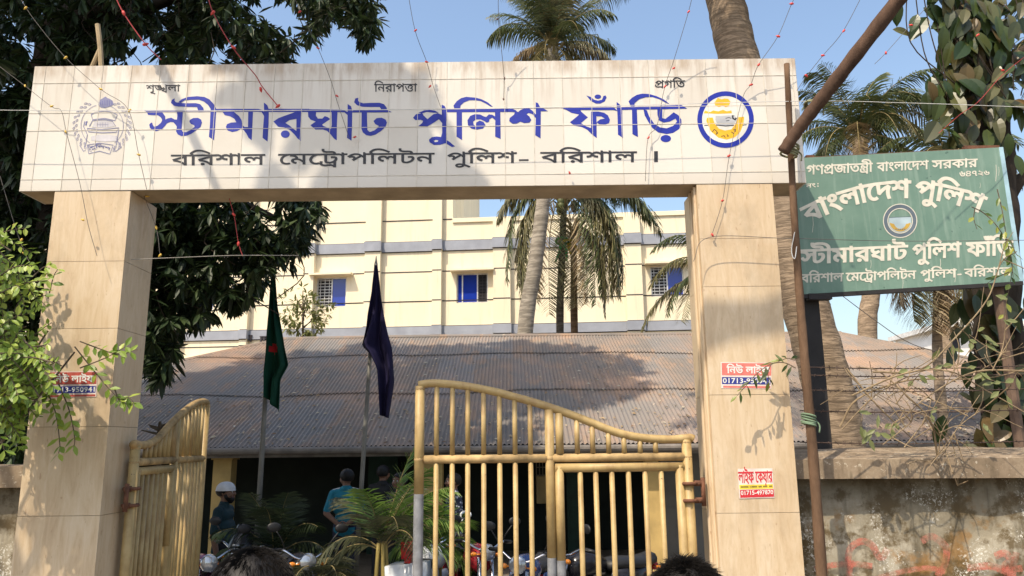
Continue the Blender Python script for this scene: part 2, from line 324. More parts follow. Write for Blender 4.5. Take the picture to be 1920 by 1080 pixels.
# ------------------------------------------------------------------ Bengali lettering (outlines in 1/1000 em)
GLYPHS = {'{ngkh}': (1052, ['364,125 315,129 271,140 230,157 187,184 149,219 116,261 82,317 54,381 29,453 103,473 124,408 145,355 168,313 196,275 225,247 255,226 291,210 328,202 366,199 397,200 424,204 448,210 470,220 487,231 500,244 511,262 517,280 519,301 519,310 518,318 517,326 515,335 513,343 510,351 556,384 527,355 501,333 478,316 454,302 433,292 414,286 393,281 374,279 355,278 316,283 286,296 263,317 245,347 234,379 231,414 233,452 240,484 250,512 264,539 280,560 299,578 321,593 344,604 367,611 386,622 405,622 424,621 440,619 454,616 467,611 479,605 489,598 499,589 507,579 514,568 518,554 521,539 522,523 518,492 506,467 486,447 458,430 423,421 383,418 363,419 345,421 326,424 308,428 294,433 283,437 295,496 306,491 319,487 334,484 352,480 368,479 384,478 408,480 426,485 438,492 447,503 452,515 454,527 452,540 448,550 440,556 430,561 419,564 407,565 386,562 368,555 352,542 337,525 325,505 316,483 308,456 304,430 303,404 304,386 309,372 315,362 325,353 339,348 356,347 372,348 387,351 402,355 418,362 434,370 450,380 469,393 488,408 507,424 562,421 571,402 578,383 584,363 589,340 592,319 593,297 586,246 565,205 534,172 486,145 429,130', '401,585 303,554 288,553 274,553 261,552 246,551 232,551 218,551 -10,551 -10,622 405,622', '727,406 729,356 715,327 699,302 682,280 661,259 640,243 618,230 592,219 566,213 539,211 548,282 564,284 579,288 593,293 608,302 622,313 635,326 649,345 661,367 672,393', '727,406 749,383 768,360 784,336 796,307 804,279 806,251 804,222 799,197 790,175 778,154 763,137 748,122 728,108 709,98 690,90 668,82 647,78 627,75 590,86 558,125 613,132 655,144 688,162 713,186 727,214 731,246 729,267 725,286 717,302 705,320 690,336 672,352', '1062,622 1062,551 957,551 957,-117 880,-117 859,-95 839,-76 818,-58 794,-42 771,-27 748,-14 722,-2 696,8 670,17 640,25 611,32 581,37 558,125 609,95 652,88 690,79 723,68 757,54 786,40 812,24 839,6 862,-12 883,-30 882,-14 882,2 881,16 880,33 880,50 880,66 880,688 933,688 956,622']),
'{ntra}': (693, ['468,308 445,309 426,311 409,314 392,319 375,326 360,335 342,347 324,361 305,377 289,391 276,402 266,408 257,413 247,416 237,417 226,416 216,412 208,406 200,398 195,387 194,375 195,363 199,352 206,342 214,330 225,319 236,308 181,253 161,272 145,291 132,310 120,333 114,356 112,380 114,404 120,424 129,441 142,456 157,468 172,477 191,484 208,488 225,489 252,487 275,482 295,474 316,461 336,446 356,429 379,409 398,395 414,384 430,377 448,372 468,371 489,373 506,379 519,388 530,402 536,420 538,442 535,468 529,492 518,514 502,538 485,557 467,575 547,591 558,580 569,568 578,554 589,538 597,521 604,504 611,483 614,463 615,442 610,400 597,367 576,342 546,322 510,311', '703,622 703,551 -10,551 -10,622', '456,370 479,369 499,367 515,363 531,357 544,351 556,343 569,332 579,319 587,306 593,287 597,264 598,236 598,-117 521,-117 513,-88 502,-67 489,-51 471,-39 452,-32 431,-30 412,-30 393,-32 375,-34 354,-37 334,-40 314,-42 292,-45 269,-47 245,-47 224,-46 203,-44 182,-40 159,-34 137,-24 117,-13 97,3 80,23 66,45 54,75 48,108 46,145 46,160 47,175 49,191 51,208 54,222 56,235 133,223 130,212 128,201 126,190 125,176 124,162 124,146 126,113 133,88 144,68 158,53 174,42 192,35 211,30 229,28 245,27 265,28 284,29 303,32 323,35 342,37 360,40 380,42 398,44 414,44 436,42 456,38 474,32 492,21 508,6 521,-11 521,229 520,246 519,259 516,268 513,277 508,284 502,290 496,294 489,298 482,300 472,303 462,304 451,304 433,303 417,299 402,294 386,286 372,278 360,268 347,257 338,246 330,236 324,223 320,212 319,202 320,193 323,185 328,178 337,172 350,169 368,168 377,168 384,168 390,169 396,170 402,170 408,171 415,102 407,100 399,98 390,96 379,95 366,94 352,94 333,95 315,99 298,104 282,113 268,124 257,136 248,153 243,172 241,192 243,213 249,233 258,254 271,275 287,294 305,312 327,329 350,343 374,354 402,363 429,368']),
'{pra}': (755, ['765,622 765,551 660,551 660,0 583,0 583,396 605,332 577,372 552,406 530,434 507,462 485,485 466,504 444,521 424,534 404,544 382,551 360,555 337,556 310,554 286,549 264,541 242,529 223,516 205,501 187,483 170,465 155,447 147,445 158,451 169,456 178,460 190,463 201,464 213,465 250,461 278,450 298,434 314,410 322,384 325,356 325,348 325,342 324,335 323,329 322,324 321,320 304,326 312,335 320,343 327,351 335,359 343,367 350,375 359,384 368,392 376,400 500,516 549,463 265,195 206,250 288,328 252,285 222,262 232,274 240,286 248,298 254,313 257,328 258,343 256,359 251,372 243,383 231,392 216,396 199,398 188,398 178,396 168,394 157,390 147,386 137,380 61,452 89,487 116,518 143,544 173,570 202,590 231,606 264,619 297,627 330,629 368,626 401,619 430,608 461,591 490,570 518,546 548,514 577,479 606,441 588,446 586,463 585,480 584,498 583,518 583,538 583,558 583,688 636,688 659,622', '660,-43 585,-43 577,-23 569,-7 560,6 548,18 536,27 523,34 508,39 492,42 475,43 439,42 406,39 374,34 340,30 305,27 269,26 243,27 219,29 194,33 167,39 143,48 121,59 99,75 81,93 66,115 54,144 47,176 45,212 45,224 46,236 47,248 49,262 51,275 54,287 131,277 128,268 126,258 125,248 124,235 123,223 123,211 125,184 131,163 140,145 155,129 171,117 191,109 216,103 241,99 269,98 302,99 332,102 362,106 395,111 426,114 458,115 484,113 507,109 528,102 549,92 567,78 583,61 583,151 660,151']),
'{ra}': (712, ['722,622 722,551 356,551 356,372 357,354 360,340 365,330 373,322 382,317 393,316 406,317 420,322 432,328 447,338 462,351 477,366 494,386 511,408 529,433 589,442 610,409 626,377 638,345 649,310 654,277 656,245 653,202 643,165 628,132 606,100 579,74 548,53 507,36 464,27 417,24 372,27 331,35 294,47 255,67 221,91 189,122 156,162 127,207 101,258 74,321 50,390 29,465 105,485 131,394 157,321 184,262 216,208 249,168 284,138 325,116 368,104 413,100 465,105 505,118 536,140 562,171 576,205 580,243 578,273 574,298 568,320 558,341 547,358 535,373 581,392 560,359 540,331 520,308 497,287 477,271 456,258 435,249 414,244 394,242 378,243 364,245 351,248 338,254 327,260 317,268 306,279 298,292 290,308 284,330 280,358 279,393 279,551 -10,551 -10,622', '363,-149 346,-147 332,-142 320,-133 310,-121 305,-107 303,-91 305,-74 311,-60 320,-48 334,-38 348,-33 363,-31 380,-33 394,-39 406,-48 416,-61 421,-75 423,-91 421,-108 415,-122 406,-133 392,-142 378,-147']),
'{st}': (983, ['188,127 169,128 152,132 136,138 119,147 103,160 88,174 70,195 53,218 35,244 96,281 114,251 129,231 141,218 154,209 167,205 180,203 192,204 202,208 212,214 224,223 235,235 246,250 260,271 274,294 289,321 312,354 330,389 347,413 362,430 380,441 397,447 415,449 437,447 457,440 474,430 494,415 514,396 536,374 539,343 532,292 512,317 495,337 480,353 464,366 450,373 436,375 426,374 418,371 410,367 401,360 392,349 383,336 371,318 358,295 343,268 325,236 309,209 294,188 278,168 263,153 248,142 229,133 209,128', '271,271 264,315 257,351 250,379 241,405 229,425 214,441 194,456 172,467 146,476 113,483 77,490 38,495 53,571 107,551 145,544 176,536 202,528 227,517 247,505 264,492 279,474 290,456 299,436 306,411 312,385 315,356', '993,622 993,551 588,551 588,205 589,177 590,157 593,143 597,132 601,123 605,117 620,105 638,98 659,96 686,98 711,105 734,115 757,129 777,145 795,162 814,184 828,206 840,228 848,253 853,276 855,299 853,320 848,335 839,348 825,357 808,362 786,364 777,364 769,363 760,362 750,360 741,359 733,357 722,428 735,431 749,434 762,436 776,438 791,439 805,439 830,437 852,433 871,425 890,413 905,399 916,381 926,358 931,332 933,303 929,262 920,224 904,188 882,152 858,121 831,95 804,74 778,57 750,44 719,32 687,26 655,24 630,25 610,29 592,35 574,43 560,53 548,63 537,77 529,93 522,109 515,131 512,159 511,191 511,337 515,373 514,386 513,399 512,412 511,427 511,442 511,458 511,551 -10,551 -10,622', '811,622 808,648 802,667 792,681 776,691 755,697 731,699 637,699 595,700 562,703 536,708 513,716 493,725 476,736 459,751 446,769 436,788 428,811 423,834 422,859 422,868 423,876 424,884 425,894 426,903 427,912 501,907 500,900 499,893 498,888 497,881 497,875 497,869 498,854 499,841 502,830 505,819 510,810 516,802 527,792 541,784 556,778 578,774 603,772 632,771 710,771 744,770 772,767 794,763 815,756 832,746 847,734 858,721 866,707 873,690 878,670 882,647 883,622']),
'{ttra}': (675, ['685,622 685,551 279,551 279,220 280,192 281,172 284,158 288,147 292,138 296,132 311,120 329,113 351,111 378,113 402,120 425,130 448,144 468,160 486,177 505,199 519,221 530,243 539,268 544,291 546,314 544,335 539,350 530,362 516,372 499,377 477,379 468,379 460,378 450,377 441,375 432,374 424,372 413,443 426,446 440,449 452,451 467,453 482,454 496,454 521,452 543,448 562,440 581,428 596,414 608,396 617,373 622,347 624,318 622,290 618,265 610,240 600,214 588,191 574,169 557,147 539,127 521,110 494,89 468,72 441,58 410,47 378,41 346,39 321,40 301,44 282,50 265,58 251,68 239,78 228,92 220,108 212,124 206,146 203,174 202,206 202,551 -10,551 -10,622', '502,622 499,648 493,667 482,681 467,691 446,697 422,699 328,699 286,700 253,703 228,708 204,716 184,725 167,736 150,751 137,769 126,788 119,811 114,834 113,859 113,868 114,876 114,884 116,894 117,903 118,912 192,907 191,900 190,893 189,888 188,881 188,875 188,869 189,854 190,841 192,830 196,819 201,810 207,802 218,792 232,784 248,778 269,774 294,772 323,771 401,771 435,770 463,767 485,763 506,756 523,746 538,734 549,721 557,707 564,690 569,670 573,647 574,622', '576,-190 501,-190 490,-164 476,-143 460,-126 440,-114 419,-106 398,-104 377,-104 358,-106 339,-108 319,-111 300,-114 282,-116 261,-119 242,-121 223,-121 200,-120 179,-117 158,-112 136,-105 117,-95 100,-84 82,-67 68,-48 57,-27 48,1 43,31 41,64 41,84 43,102 45,119 48,136 50,148 53,158 130,148 127,134 125,121 122,108 120,92 119,78 119,64 121,36 125,14 132,-4 142,-19 153,-30 167,-38 184,-45 202,-48 221,-49 239,-48 257,-47 275,-44 295,-41 313,-39 332,-36 351,-34 370,-32 388,-32 408,-33 426,-37 444,-43 463,-53 481,-68 499,-86 499,35 499,47 499,60 500,76 501,94 502,112 503,130 576,184']),
'{tt}': (723, ['486,528 535,524 573,512 603,493 627,465 640,433 644,396 641,366 633,341 620,318 601,294 579,275 554,257 522,240 490,225 457,212 427,282 469,297 502,312 528,327 549,346 560,368 564,393 562,413 555,428 544,440 527,450 507,455 483,457 460,456 438,452 418,447 398,439 380,431 364,422 349,410 337,400 328,389 320,377 315,367 314,358 315,349 318,342 324,336 333,330 346,326 364,322 344,248 309,257 282,269 262,284 246,303 238,325 235,350 238,373 244,394 256,414 272,436 290,455 311,472 337,489 363,502 392,513 424,522 455,526', '654,170 647,119 626,78 594,46 547,19 493,5 432,0 387,3 345,10 306,22 265,41 228,64 194,92 160,130 129,173 101,221 73,281 49,346 28,417 104,440 130,356 157,287 186,231 219,180 254,142 292,114 336,92 383,80 433,76 473,79 506,87 534,99 556,118 569,143 573,172 570,195 561,214 548,230 529,246 508,258 485,268 565,303 593,286 614,267 631,246 644,221 652,196', '733,622 733,551 -10,551 -10,622']),
'।': (379, ['194,0 194,622 275,622 275,0']),
'ঁ': (0, ['42,861 37,827 29,798 18,771 3,745 -16,724 -38,708 -66,695 -97,687 -131,685 -169,688 -201,696 -227,708 -251,726 -270,747 -285,770 -297,799 -305,829 -310,860 -241,869 -235,833 -225,805 -212,782 -192,764 -166,754 -135,751 -103,755 -78,765 -59,782 -43,806 -33,836 -28,870', '-90,830 -92,817 -96,807 -102,799 -112,793 -123,789 -134,788 -148,790 -159,794 -167,800 -173,810 -177,821 -178,833 -177,844 -173,853 -168,861 -159,868 -148,872 -135,873 -120,872 -109,868 -101,862 -95,853 -91,842']),
'ং': (438, ['123,314 166,286 206,256 242,224 281,186 315,149 346,111 376,69 402,30 424,-8 359,-41 330,2 303,39 278,72 248,107 219,138 188,166 152,196 114,224 73,250', '78,486 80,513 87,537 96,558 111,577 128,593 147,605 170,615 194,620 219,622 246,620 270,614 291,605 312,591 328,576 342,558 352,535 358,511 360,486 358,459 351,435 342,414 327,394 310,378 291,366 268,356 244,351 219,349 192,351 168,357 147,366 126,380 110,395 96,414 86,436 80,460', '147,486 150,464 156,447 168,433 183,422 200,416 219,414 240,416 257,423 271,434 283,449 289,466 291,486 289,508 282,525 271,538 256,549 238,555 219,557 199,555 182,548 168,538 156,522 149,505']),
'ই': (530, ['358,622 355,648 349,667 338,681 323,691 302,697 278,699 206,699 164,700 130,703 104,708 81,716 61,725 44,736 27,751 14,769 4,788 -4,811 -9,834 -10,859 -10,868 -9,877 -8,885 -7,894 -6,903 -5,912 69,907 68,899 67,892 66,886 65,880 65,874 65,869 66,854 67,841 70,830 73,819 78,810 84,802 95,792 109,784 124,778 146,774 171,772 200,771 257,771 291,770 319,767 341,763 362,756 379,746 394,734 405,721 413,707 420,690 425,670 429,647 430,622', '242,500 294,497 335,488 370,474 400,453 424,431 441,406 454,378 462,351 464,325 457,272 437,229 406,195 359,167 303,149 236,141 246,152 278,142 310,129 341,115 376,97 409,79 442,60 477,37 510,14 540,-10 494,-63 452,-32 415,-6 380,16 345,39 311,58 279,75 243,92 208,106 173,119 132,132 90,143 46,154 61,223 85,217 107,212 128,208 153,206 179,204 207,204 253,206 289,212 316,221 341,234 358,249 370,265 379,284 383,302 385,320 380,354 367,381 346,402 316,418 283,427 247,430 224,429 205,427 189,423 175,417 165,410 158,402 152,392 149,382 148,370 148,364 149,359 150,354 151,348 153,343 154,338 81,323 78,334 75,344 73,354 71,366 70,375 70,384 73,409 80,429 92,447 109,464 130,477 152,486 181,494 211,499', '175,465 169,486 159,505 145,522 125,537 101,548 73,556 97,601 143,589 178,573 205,556 224,539 240,518 249,494 254,468', '540,622 540,551 -10,551 -10,622']),
'উ': (712, ['508,622 505,648 499,667 488,681 473,691 452,697 428,699 288,699 246,700 213,703 188,708 164,716 144,725 127,736 110,751 97,769 86,788 79,811 74,834 73,859 73,868 74,877 74,885 76,894 77,903 78,912 152,907 151,899 150,892 149,886 148,880 148,874 148,869 149,854 150,841 152,830 156,819 161,810 167,802 178,792 192,784 207,778 228,774 253,772 283,771 407,771 441,770 469,767 491,763 512,756 529,746 544,734 555,721 563,707 570,690 575,670 579,647 580,622', '722,622 722,551 356,551 356,372 357,354 360,340 365,330 373,322 382,317 393,316 406,317 420,322 432,328 447,338 462,351 477,366 494,386 511,408 529,433 589,442 610,409 626,377 638,345 649,310 654,277 656,245 653,202 643,165 628,132 606,100 579,74 548,53 507,36 464,27 417,24 372,27 331,35 294,47 255,67 221,91 189,122 156,162 127,207 101,258 74,321 50,390 29,465 105,485 131,394 157,321 184,262 216,208 249,168 284,138 325,116 368,104 413,100 465,105 505,118 536,140 562,171 576,205 580,243 578,273 574,298 568,320 558,341 547,358 535,373 581,392 560,359 540,331 520,308 497,287 477,271 456,258 435,249 414,244 394,242 378,243 364,245 351,248 338,254 327,260 317,268 306,279 298,292 290,308 284,330 280,358 279,393 279,551 -10,551 -10,622']),
'ক': (807, ['817,622 817,551 492,551 492,489 492,473 492,0 415,0 392,40 365,77 334,111 296,145 257,174 216,198 168,220 122,235 76,243 37,339 105,377 169,410 231,439 300,469 368,494 437,517 415,475 415,551 -10,551 -10,622', '415,467 436,438 400,427 365,415 330,401 293,385 258,369 224,353 189,336 158,319 130,304 170,294 208,280 246,262 286,239 322,214 354,186 386,154 410,123 428,90 420,88 419,104 418,119 416,134 416,151 415,169 415,189', '761,288 759,265 755,245 748,226 737,206 722,190 705,177 682,166 655,160 625,158 614,158 604,158 594,159 584,160 575,161 566,163 572,235 577,234 581,234 586,234 593,233 599,233 606,233 635,235 656,242 668,252 677,265 682,280 683,296 677,331 659,361 632,386 589,410 539,427 479,438 482,513 534,505 580,492 622,474 663,451 696,425 723,396 745,362 757,326']),
'গ': (656, ['484,0 484,425 505,362 481,395 459,424 440,448 418,473 399,492 381,509 361,524 342,536 324,544 303,551 283,555 263,556 228,553 200,543 178,528 156,508 137,487 120,465 106,457 118,466 132,473 149,478 170,483 193,486 216,487 246,485 270,479 290,469 309,455 322,440 332,424 340,404 345,386 346,369 341,329 328,295 306,264 273,231 231,201 182,172 131,245 168,262 199,279 226,296 249,318 262,341 266,365 264,380 258,392 249,402 235,411 219,415 200,417 182,416 166,414 152,411 135,406 119,400 103,392 22,458 44,493 66,522 88,548 113,573 139,593 164,608 194,620 224,627 255,629 289,627 319,621 346,612 375,597 402,580 428,559 455,532 481,504 507,472 489,483 488,495 487,509 486,526 485,546 484,566 484,585 484,688 537,688 560,622 666,622 666,551 561,551 561,0']),
'ঘ': (631, ['641,622 641,551 536,551 536,0 459,0 435,30 408,57 377,82 339,108 301,129 260,148 213,163 166,174 118,179 83,266 98,278 113,288 127,298 143,309 157,319 172,328 188,339 204,348 219,358 276,350 267,348 260,346 253,344 246,344 240,343 234,343 196,345 164,350 137,358 111,370 92,385 76,402 65,423 58,445 56,469 60,499 69,525 85,547 109,570 137,593 171,616 240,581 205,565 180,548 161,531 147,511 139,492 137,472 140,449 149,432 163,420 182,411 203,406 224,404 240,405 256,407 272,412 292,419 311,428 331,441 374,381 348,366 324,350 299,334 272,316 247,299 223,282 198,265 176,249 157,234 144,251 219,236 281,217 332,192 382,161 424,128 461,92 460,104 460,116 460,128 459,141 459,153 459,165 459,551 -10,551 -10,622']),
'জ': (917, ['401,63 360,66 323,73 288,84 251,102 218,124 186,152 154,188 126,229 100,276 73,334 50,397 29,465 105,485 130,405 155,339 181,286 212,237 244,201 278,174 318,154 360,143 404,139 451,143 488,154 516,171 538,197 550,230 554,268 553,289 550,306 546,321 540,336 535,348 530,358 590,358 570,338 551,321 532,306 510,291 488,279 466,270 442,262 417,258 391,257 365,259 342,264 322,272 303,284 287,299 275,316 265,337 260,360 258,384 262,415 272,445 289,474 316,504 351,530 394,553 379,552 364,552 348,552 331,551 314,551 298,551 -10,551 -10,622 927,622 927,551 614,551 598,551 584,551 571,552 558,553 546,553 535,554 481,528 440,506 408,485 381,464 362,445 350,428 341,411 337,395 335,380 337,362 342,349 351,340 363,333 375,329 387,328 413,330 435,336 455,346 477,360 499,376 523,396 609,365 615,350 620,333 624,316 627,295 629,274 630,254 627,220 620,189 608,160 588,132 564,109 534,90 495,74 451,66', '801,205 802,171 805,140 809,111 816,78 825,45 836,10 761,-7 749,33 740,71 733,106 727,146 724,184 723,222 724,258 727,289 732,317 740,345 747,368 755,388 705,391 662,397 626,408 590,422 561,440 536,460 512,486 492,514 475,543 551,559 563,539 577,523 592,508 610,493 632,481 655,472 685,464 716,460 751,459 761,459 770,459 778,460 787,461 797,461 806,462 845,392 830,361 819,332 811,304 805,272 802,240']),
'ট': (567, ['577,622 577,551 172,551 172,205 173,177 174,157 177,143 181,132 185,123 189,117 204,105 222,98 244,96 271,98 295,105 318,115 341,129 361,145 379,162 398,184 412,206 424,228 432,253 437,276 439,299 437,320 432,335 423,348 409,357 392,362 370,364 361,364 353,363 344,362 334,360 325,359 317,357 306,428 319,431 333,434 346,436 360,438 375,439 389,439 414,437 436,433 455,425 474,413 489,399 500,381 510,358 515,332 517,303 513,262 504,224 488,188 466,152 442,121 415,95 388,74 362,57 334,44 303,32 271,26 239,24 214,25 194,29 176,35 158,43 144,53 132,63 121,77 113,93 106,109 99,131 96,159 95,191 95,551 -10,551 -10,622', '395,622 392,648 386,667 376,681 360,691 339,697 315,699 221,699 179,700 146,703 120,708 97,716 77,725 60,736 43,751 30,769 20,788 12,811 7,834 6,859 6,868 7,876 8,884 9,894 10,903 11,912 85,907 84,900 83,893 82,888 81,881 81,875 81,869 82,854 83,841 86,830 89,819 94,810 100,802 111,792 125,784 140,778 162,774 187,772 216,771 294,771 328,770 356,767 378,763 399,756 416,746 431,734 442,721 450,707 457,690 462,670 466,647 467,622']),
'ড': (712, ['722,622 722,551 356,551 356,372 357,354 360,340 365,330 373,322 382,317 393,316 406,317 420,322 432,328 447,338 462,351 477,366 494,386 511,408 529,433 589,442 610,409 626,377 638,345 649,310 654,277 656,245 653,202 643,165 628,132 606,100 579,74 548,53 507,36 464,27 417,24 372,27 331,35 294,47 255,67 221,91 189,122 156,162 127,207 101,258 74,321 50,390 29,465 105,485 131,394 157,321 184,262 216,208 249,168 284,138 325,116 368,104 413,100 465,105 505,118 536,140 562,171 576,205 580,243 578,273 574,298 568,320 558,341 547,358 535,373 581,392 560,359 540,331 520,308 497,287 477,271 456,258 435,249 414,244 394,242 378,243 364,245 351,248 338,254 327,260 317,268 306,279 298,292 290,308 284,330 280,358 279,393 279,551 -10,551 -10,622']),
'ণ': (620, ['630,622 630,551 525,551 525,0 448,0 448,425 468,363 436,407 408,443 381,472 353,500 326,520 301,536 274,547 247,554 222,556 201,555 184,550 168,544 154,535 143,524 134,512 127,496 123,480 122,463 124,442 129,424 138,409 151,395 167,383 186,374 213,366 242,360 275,355 269,272 225,278 186,288 152,300 118,318 91,339 70,364 53,394 43,427 40,462 43,498 51,528 64,554 83,577 104,596 127,610 155,621 183,627 211,629 246,627 277,621 306,611 335,596 362,579 388,558 416,532 443,504 470,473 454,477 452,490 451,505 450,522 449,542 448,560 448,576 448,688 501,688 524,622']),
'ত': (707, ['407,50 351,55 301,69 254,90 206,125 164,169 126,222 89,293 57,374 29,466 105,486 130,405 156,338 182,282 212,231 244,193 278,164 318,142 360,130 405,126 436,127 462,131 484,138 505,147 522,158 536,170 548,185 557,202 564,218 569,238 572,258 573,278 571,306 566,332 557,354 544,377 529,395 512,409 490,421 468,427 444,429 419,427 400,421 386,412 376,399 371,384 369,367 369,360 370,353 371,346 373,338 375,330 378,321 301,306 297,319 294,331 292,343 289,356 288,368 288,380 290,406 297,427 308,446 323,463 341,476 362,486 387,494 413,499 440,500 482,497 517,487 549,472 579,449 604,422 623,392 639,354 647,315 650,274 647,231 638,194 624,160 602,128 575,101 543,80 502,63 457,53', '717,622 717,551 -10,551 -10,622']),
'দ': (603, ['613,622 613,551 159,551 159,253 145,273 174,304 204,331 236,357 273,384 310,407 347,428 390,450 432,469 475,486 540,422 528,398 518,375 510,354 502,331 497,308 492,285 489,259 488,232 487,205 488,171 491,140 495,111 502,78 511,45 522,10 447,-7 435,33 426,71 419,106 413,146 410,184 409,222 410,250 412,275 415,299 420,323 425,344 432,364 439,382 446,397 453,410 465,405 425,388 389,369 354,349 316,325 281,299 248,273 211,241 176,209 141,175 82,215 82,551 -10,551 -10,622']),
'ন': (604, ['614,622 614,551 509,551 509,0 432,0 432,243 448,187 424,218 400,245 376,270 348,294 322,313 296,329 268,342 241,349 216,351 192,349 171,342 154,332 139,316 131,296 128,274 131,254 138,237 149,222 167,208 188,195 214,184 176,113 137,133 105,155 80,180 61,212 50,244 46,277 49,309 57,336 70,358 88,379 107,395 130,407 155,416 180,421 204,423 239,421 271,415 299,405 328,391 355,375 380,356 405,333 429,309 451,284 437,280 435,296 434,311 433,326 432,341 432,356 432,371 432,551 -10,551 -10,622']),
'প': (716, ['726,622 726,551 621,551 621,0 544,0 544,396 566,332 538,372 513,406 491,434 468,462 446,485 426,504 405,521 385,534 365,544 343,551 321,555 298,556 271,554 247,549 226,541 203,529 184,516 166,501 148,483 131,465 116,447 108,445 119,451 130,456 140,460 151,463 162,464 174,465 211,461 239,450 259,434 275,410 283,384 286,356 286,348 286,342 285,335 284,329 283,324 282,320 265,326 273,335 281,343 288,351 296,359 304,367 312,375 320,384 329,392 337,400 461,516 510,463 226,195 167,250 249,328 213,285 183,262 193,274 201,286 208,298 215,313 218,328 219,343 217,359 212,372 204,383 192,392 177,396 160,398 149,398 139,396 129,394 118,390 108,386 98,380 22,452 50,487 77,518 104,544 134,570 163,590 192,606 225,619 258,627 291,629 329,626 362,619 392,608 423,591 452,570 479,546 509,514 538,479 567,441 549,446 547,463 546,480 545,498 544,518 544,538 544,558 544,688 597,688 620,622']),
'ফ': (838, ['848,622 848,551 130,551 114,560 143,552 171,541 198,528 228,512 254,496 278,480 301,463 320,447 336,432 341,376 315,364 290,353 266,341 238,328 213,315 190,303 165,290 144,277 125,265 114,282 166,270 211,256 251,241 291,222 326,202 357,181 389,155 419,128 447,99 446,111 446,123 446,134 445,147 445,159 445,171 445,510 458,510 496,509 531,506 564,501 600,493 631,483 660,471 690,454 716,436 739,414 755,396 767,377 778,358 786,335 791,312 792,288 790,265 786,245 778,226 767,206 753,190 735,177 712,166 685,160 655,158 645,158 635,158 626,159 615,160 606,161 597,163 602,234 607,233 612,233 617,232 623,232 630,232 636,232 666,234 687,241 700,251 708,265 713,280 714,296 708,330 690,360 662,386 622,410 575,425 522,434 522,0 445,0 415,37 385,70 354,98 318,126 280,149 240,168 191,187 139,201 84,212 48,303 70,317 92,331 113,343 137,356 160,368 182,380 207,392 230,404 252,414 224,434 195,450 164,466 128,480 89,492 48,502 79,570 81,551 -10,551 -10,622']),
'ব': (596, ['606,622 606,551 501,551 501,0 424,0 400,41 373,77 342,110 303,144 263,172 221,196 172,218 124,233 76,243 37,339 105,378 171,413 236,444 308,475 378,501 447,524 424,482 424,551 -10,551 -10,622', '424,474 445,446 391,427 338,407 285,384 228,358 177,331 130,304 169,294 207,280 245,263 287,241 324,217 358,190 391,157 418,124 438,88 429,88 428,104 427,119 426,134 425,151 424,169 424,189']),
'ম': (622, ['632,622 632,551 527,551 527,0 450,0 450,135 468,82 443,118 420,150 398,180 372,209 347,233 322,253 294,269 265,278 236,281 212,279 191,272 174,262 159,246 151,227 148,205 151,183 159,165 172,150 192,135 215,122 243,111 218,34 183,48 154,64 130,80 109,100 93,119 82,140 73,163 68,185 66,208 69,240 77,266 90,288 108,309 127,324 150,336 175,346 199,351 223,353 263,350 298,343 328,331 359,314 385,294 408,272 432,245 452,218 471,189 454,186 453,202 452,218 451,232 450,249 450,265 450,281 450,551 -10,551 -10,622', '299,323 299,319 299,315 298,311 298,307 298,303 297,299 221,322 218,360 211,390 201,415 186,437 167,455 144,468 113,480 78,488 38,494 51,566 97,553 129,549 157,542 182,534 207,521 228,507 246,490 263,469 276,446 286,420 293,390 298,357']),
'য': (626, ['636,622 636,551 531,551 531,0 454,0 423,38 393,70 361,98 323,127 284,150 243,170 193,188 140,202 84,212 48,303 70,317 92,331 113,343 137,356 160,368 182,380 207,392 230,404 252,414 224,434 195,450 164,466 128,480 89,492 48,502 79,570 81,551 -10,551 -10,622', '454,551 135,551 114,560 143,552 171,541 198,528 228,512 254,496 278,480 301,463 320,447 336,432 341,376 315,364 290,353 266,341 238,328 213,315 190,303 165,290 144,277 125,265 113,280 171,270 220,256 264,240 307,219 345,196 378,172 412,143 442,113 470,83 457,79 456,94 456,109 455,124 454,141 454,157 454,171']),
'র': (596, ['606,622 606,551 501,551 501,0 424,0 400,41 373,77 342,110 303,144 263,172 221,196 172,218 124,233 76,243 37,339 105,378 171,413 236,444 308,475 378,501 447,524 424,482 424,551 -10,551 -10,622', '424,474 445,446 391,427 338,407 285,384 228,358 177,331 130,304 169,294 207,280 245,263 287,241 324,217 358,190 391,157 418,124 438,88 429,88 428,104 427,119 426,134 425,151 424,169 424,189', '185,-6 168,-4 154,1 142,10 132,22 127,36 125,52 127,69 133,83 142,95 156,105 170,110 185,112 202,110 216,104 228,95 238,82 243,68 245,52 243,35 237,21 228,10 214,1 200,-4']),
'ল': (731, ['741,622 741,551 636,551 636,0 559,0 559,335 565,309 549,330 534,347 518,360 501,371 483,377 465,379 454,378 444,376 434,374 424,368 416,362 408,353 402,341 399,325 398,307 398,300 398,293 398,288 399,282 399,276 400,271 335,266 330,293 323,316 313,336 299,354 285,368 269,379 250,388 232,392 213,394 195,393 180,389 167,384 155,375 145,366 138,356 132,343 129,330 128,316 132,289 142,267 158,248 181,230 209,214 241,201 214,127 182,139 153,152 128,168 103,188 84,209 68,232 55,260 48,289 46,320 49,350 56,375 68,398 85,418 105,435 127,448 154,458 181,464 208,466 243,464 273,457 299,446 325,430 348,409 369,384 354,383 363,404 376,421 392,434 413,444 432,449 452,451 476,449 496,445 514,437 533,426 552,412 571,397 562,382 561,397 561,411 560,424 559,439 559,453 559,467 559,551 -10,551 -10,622']),
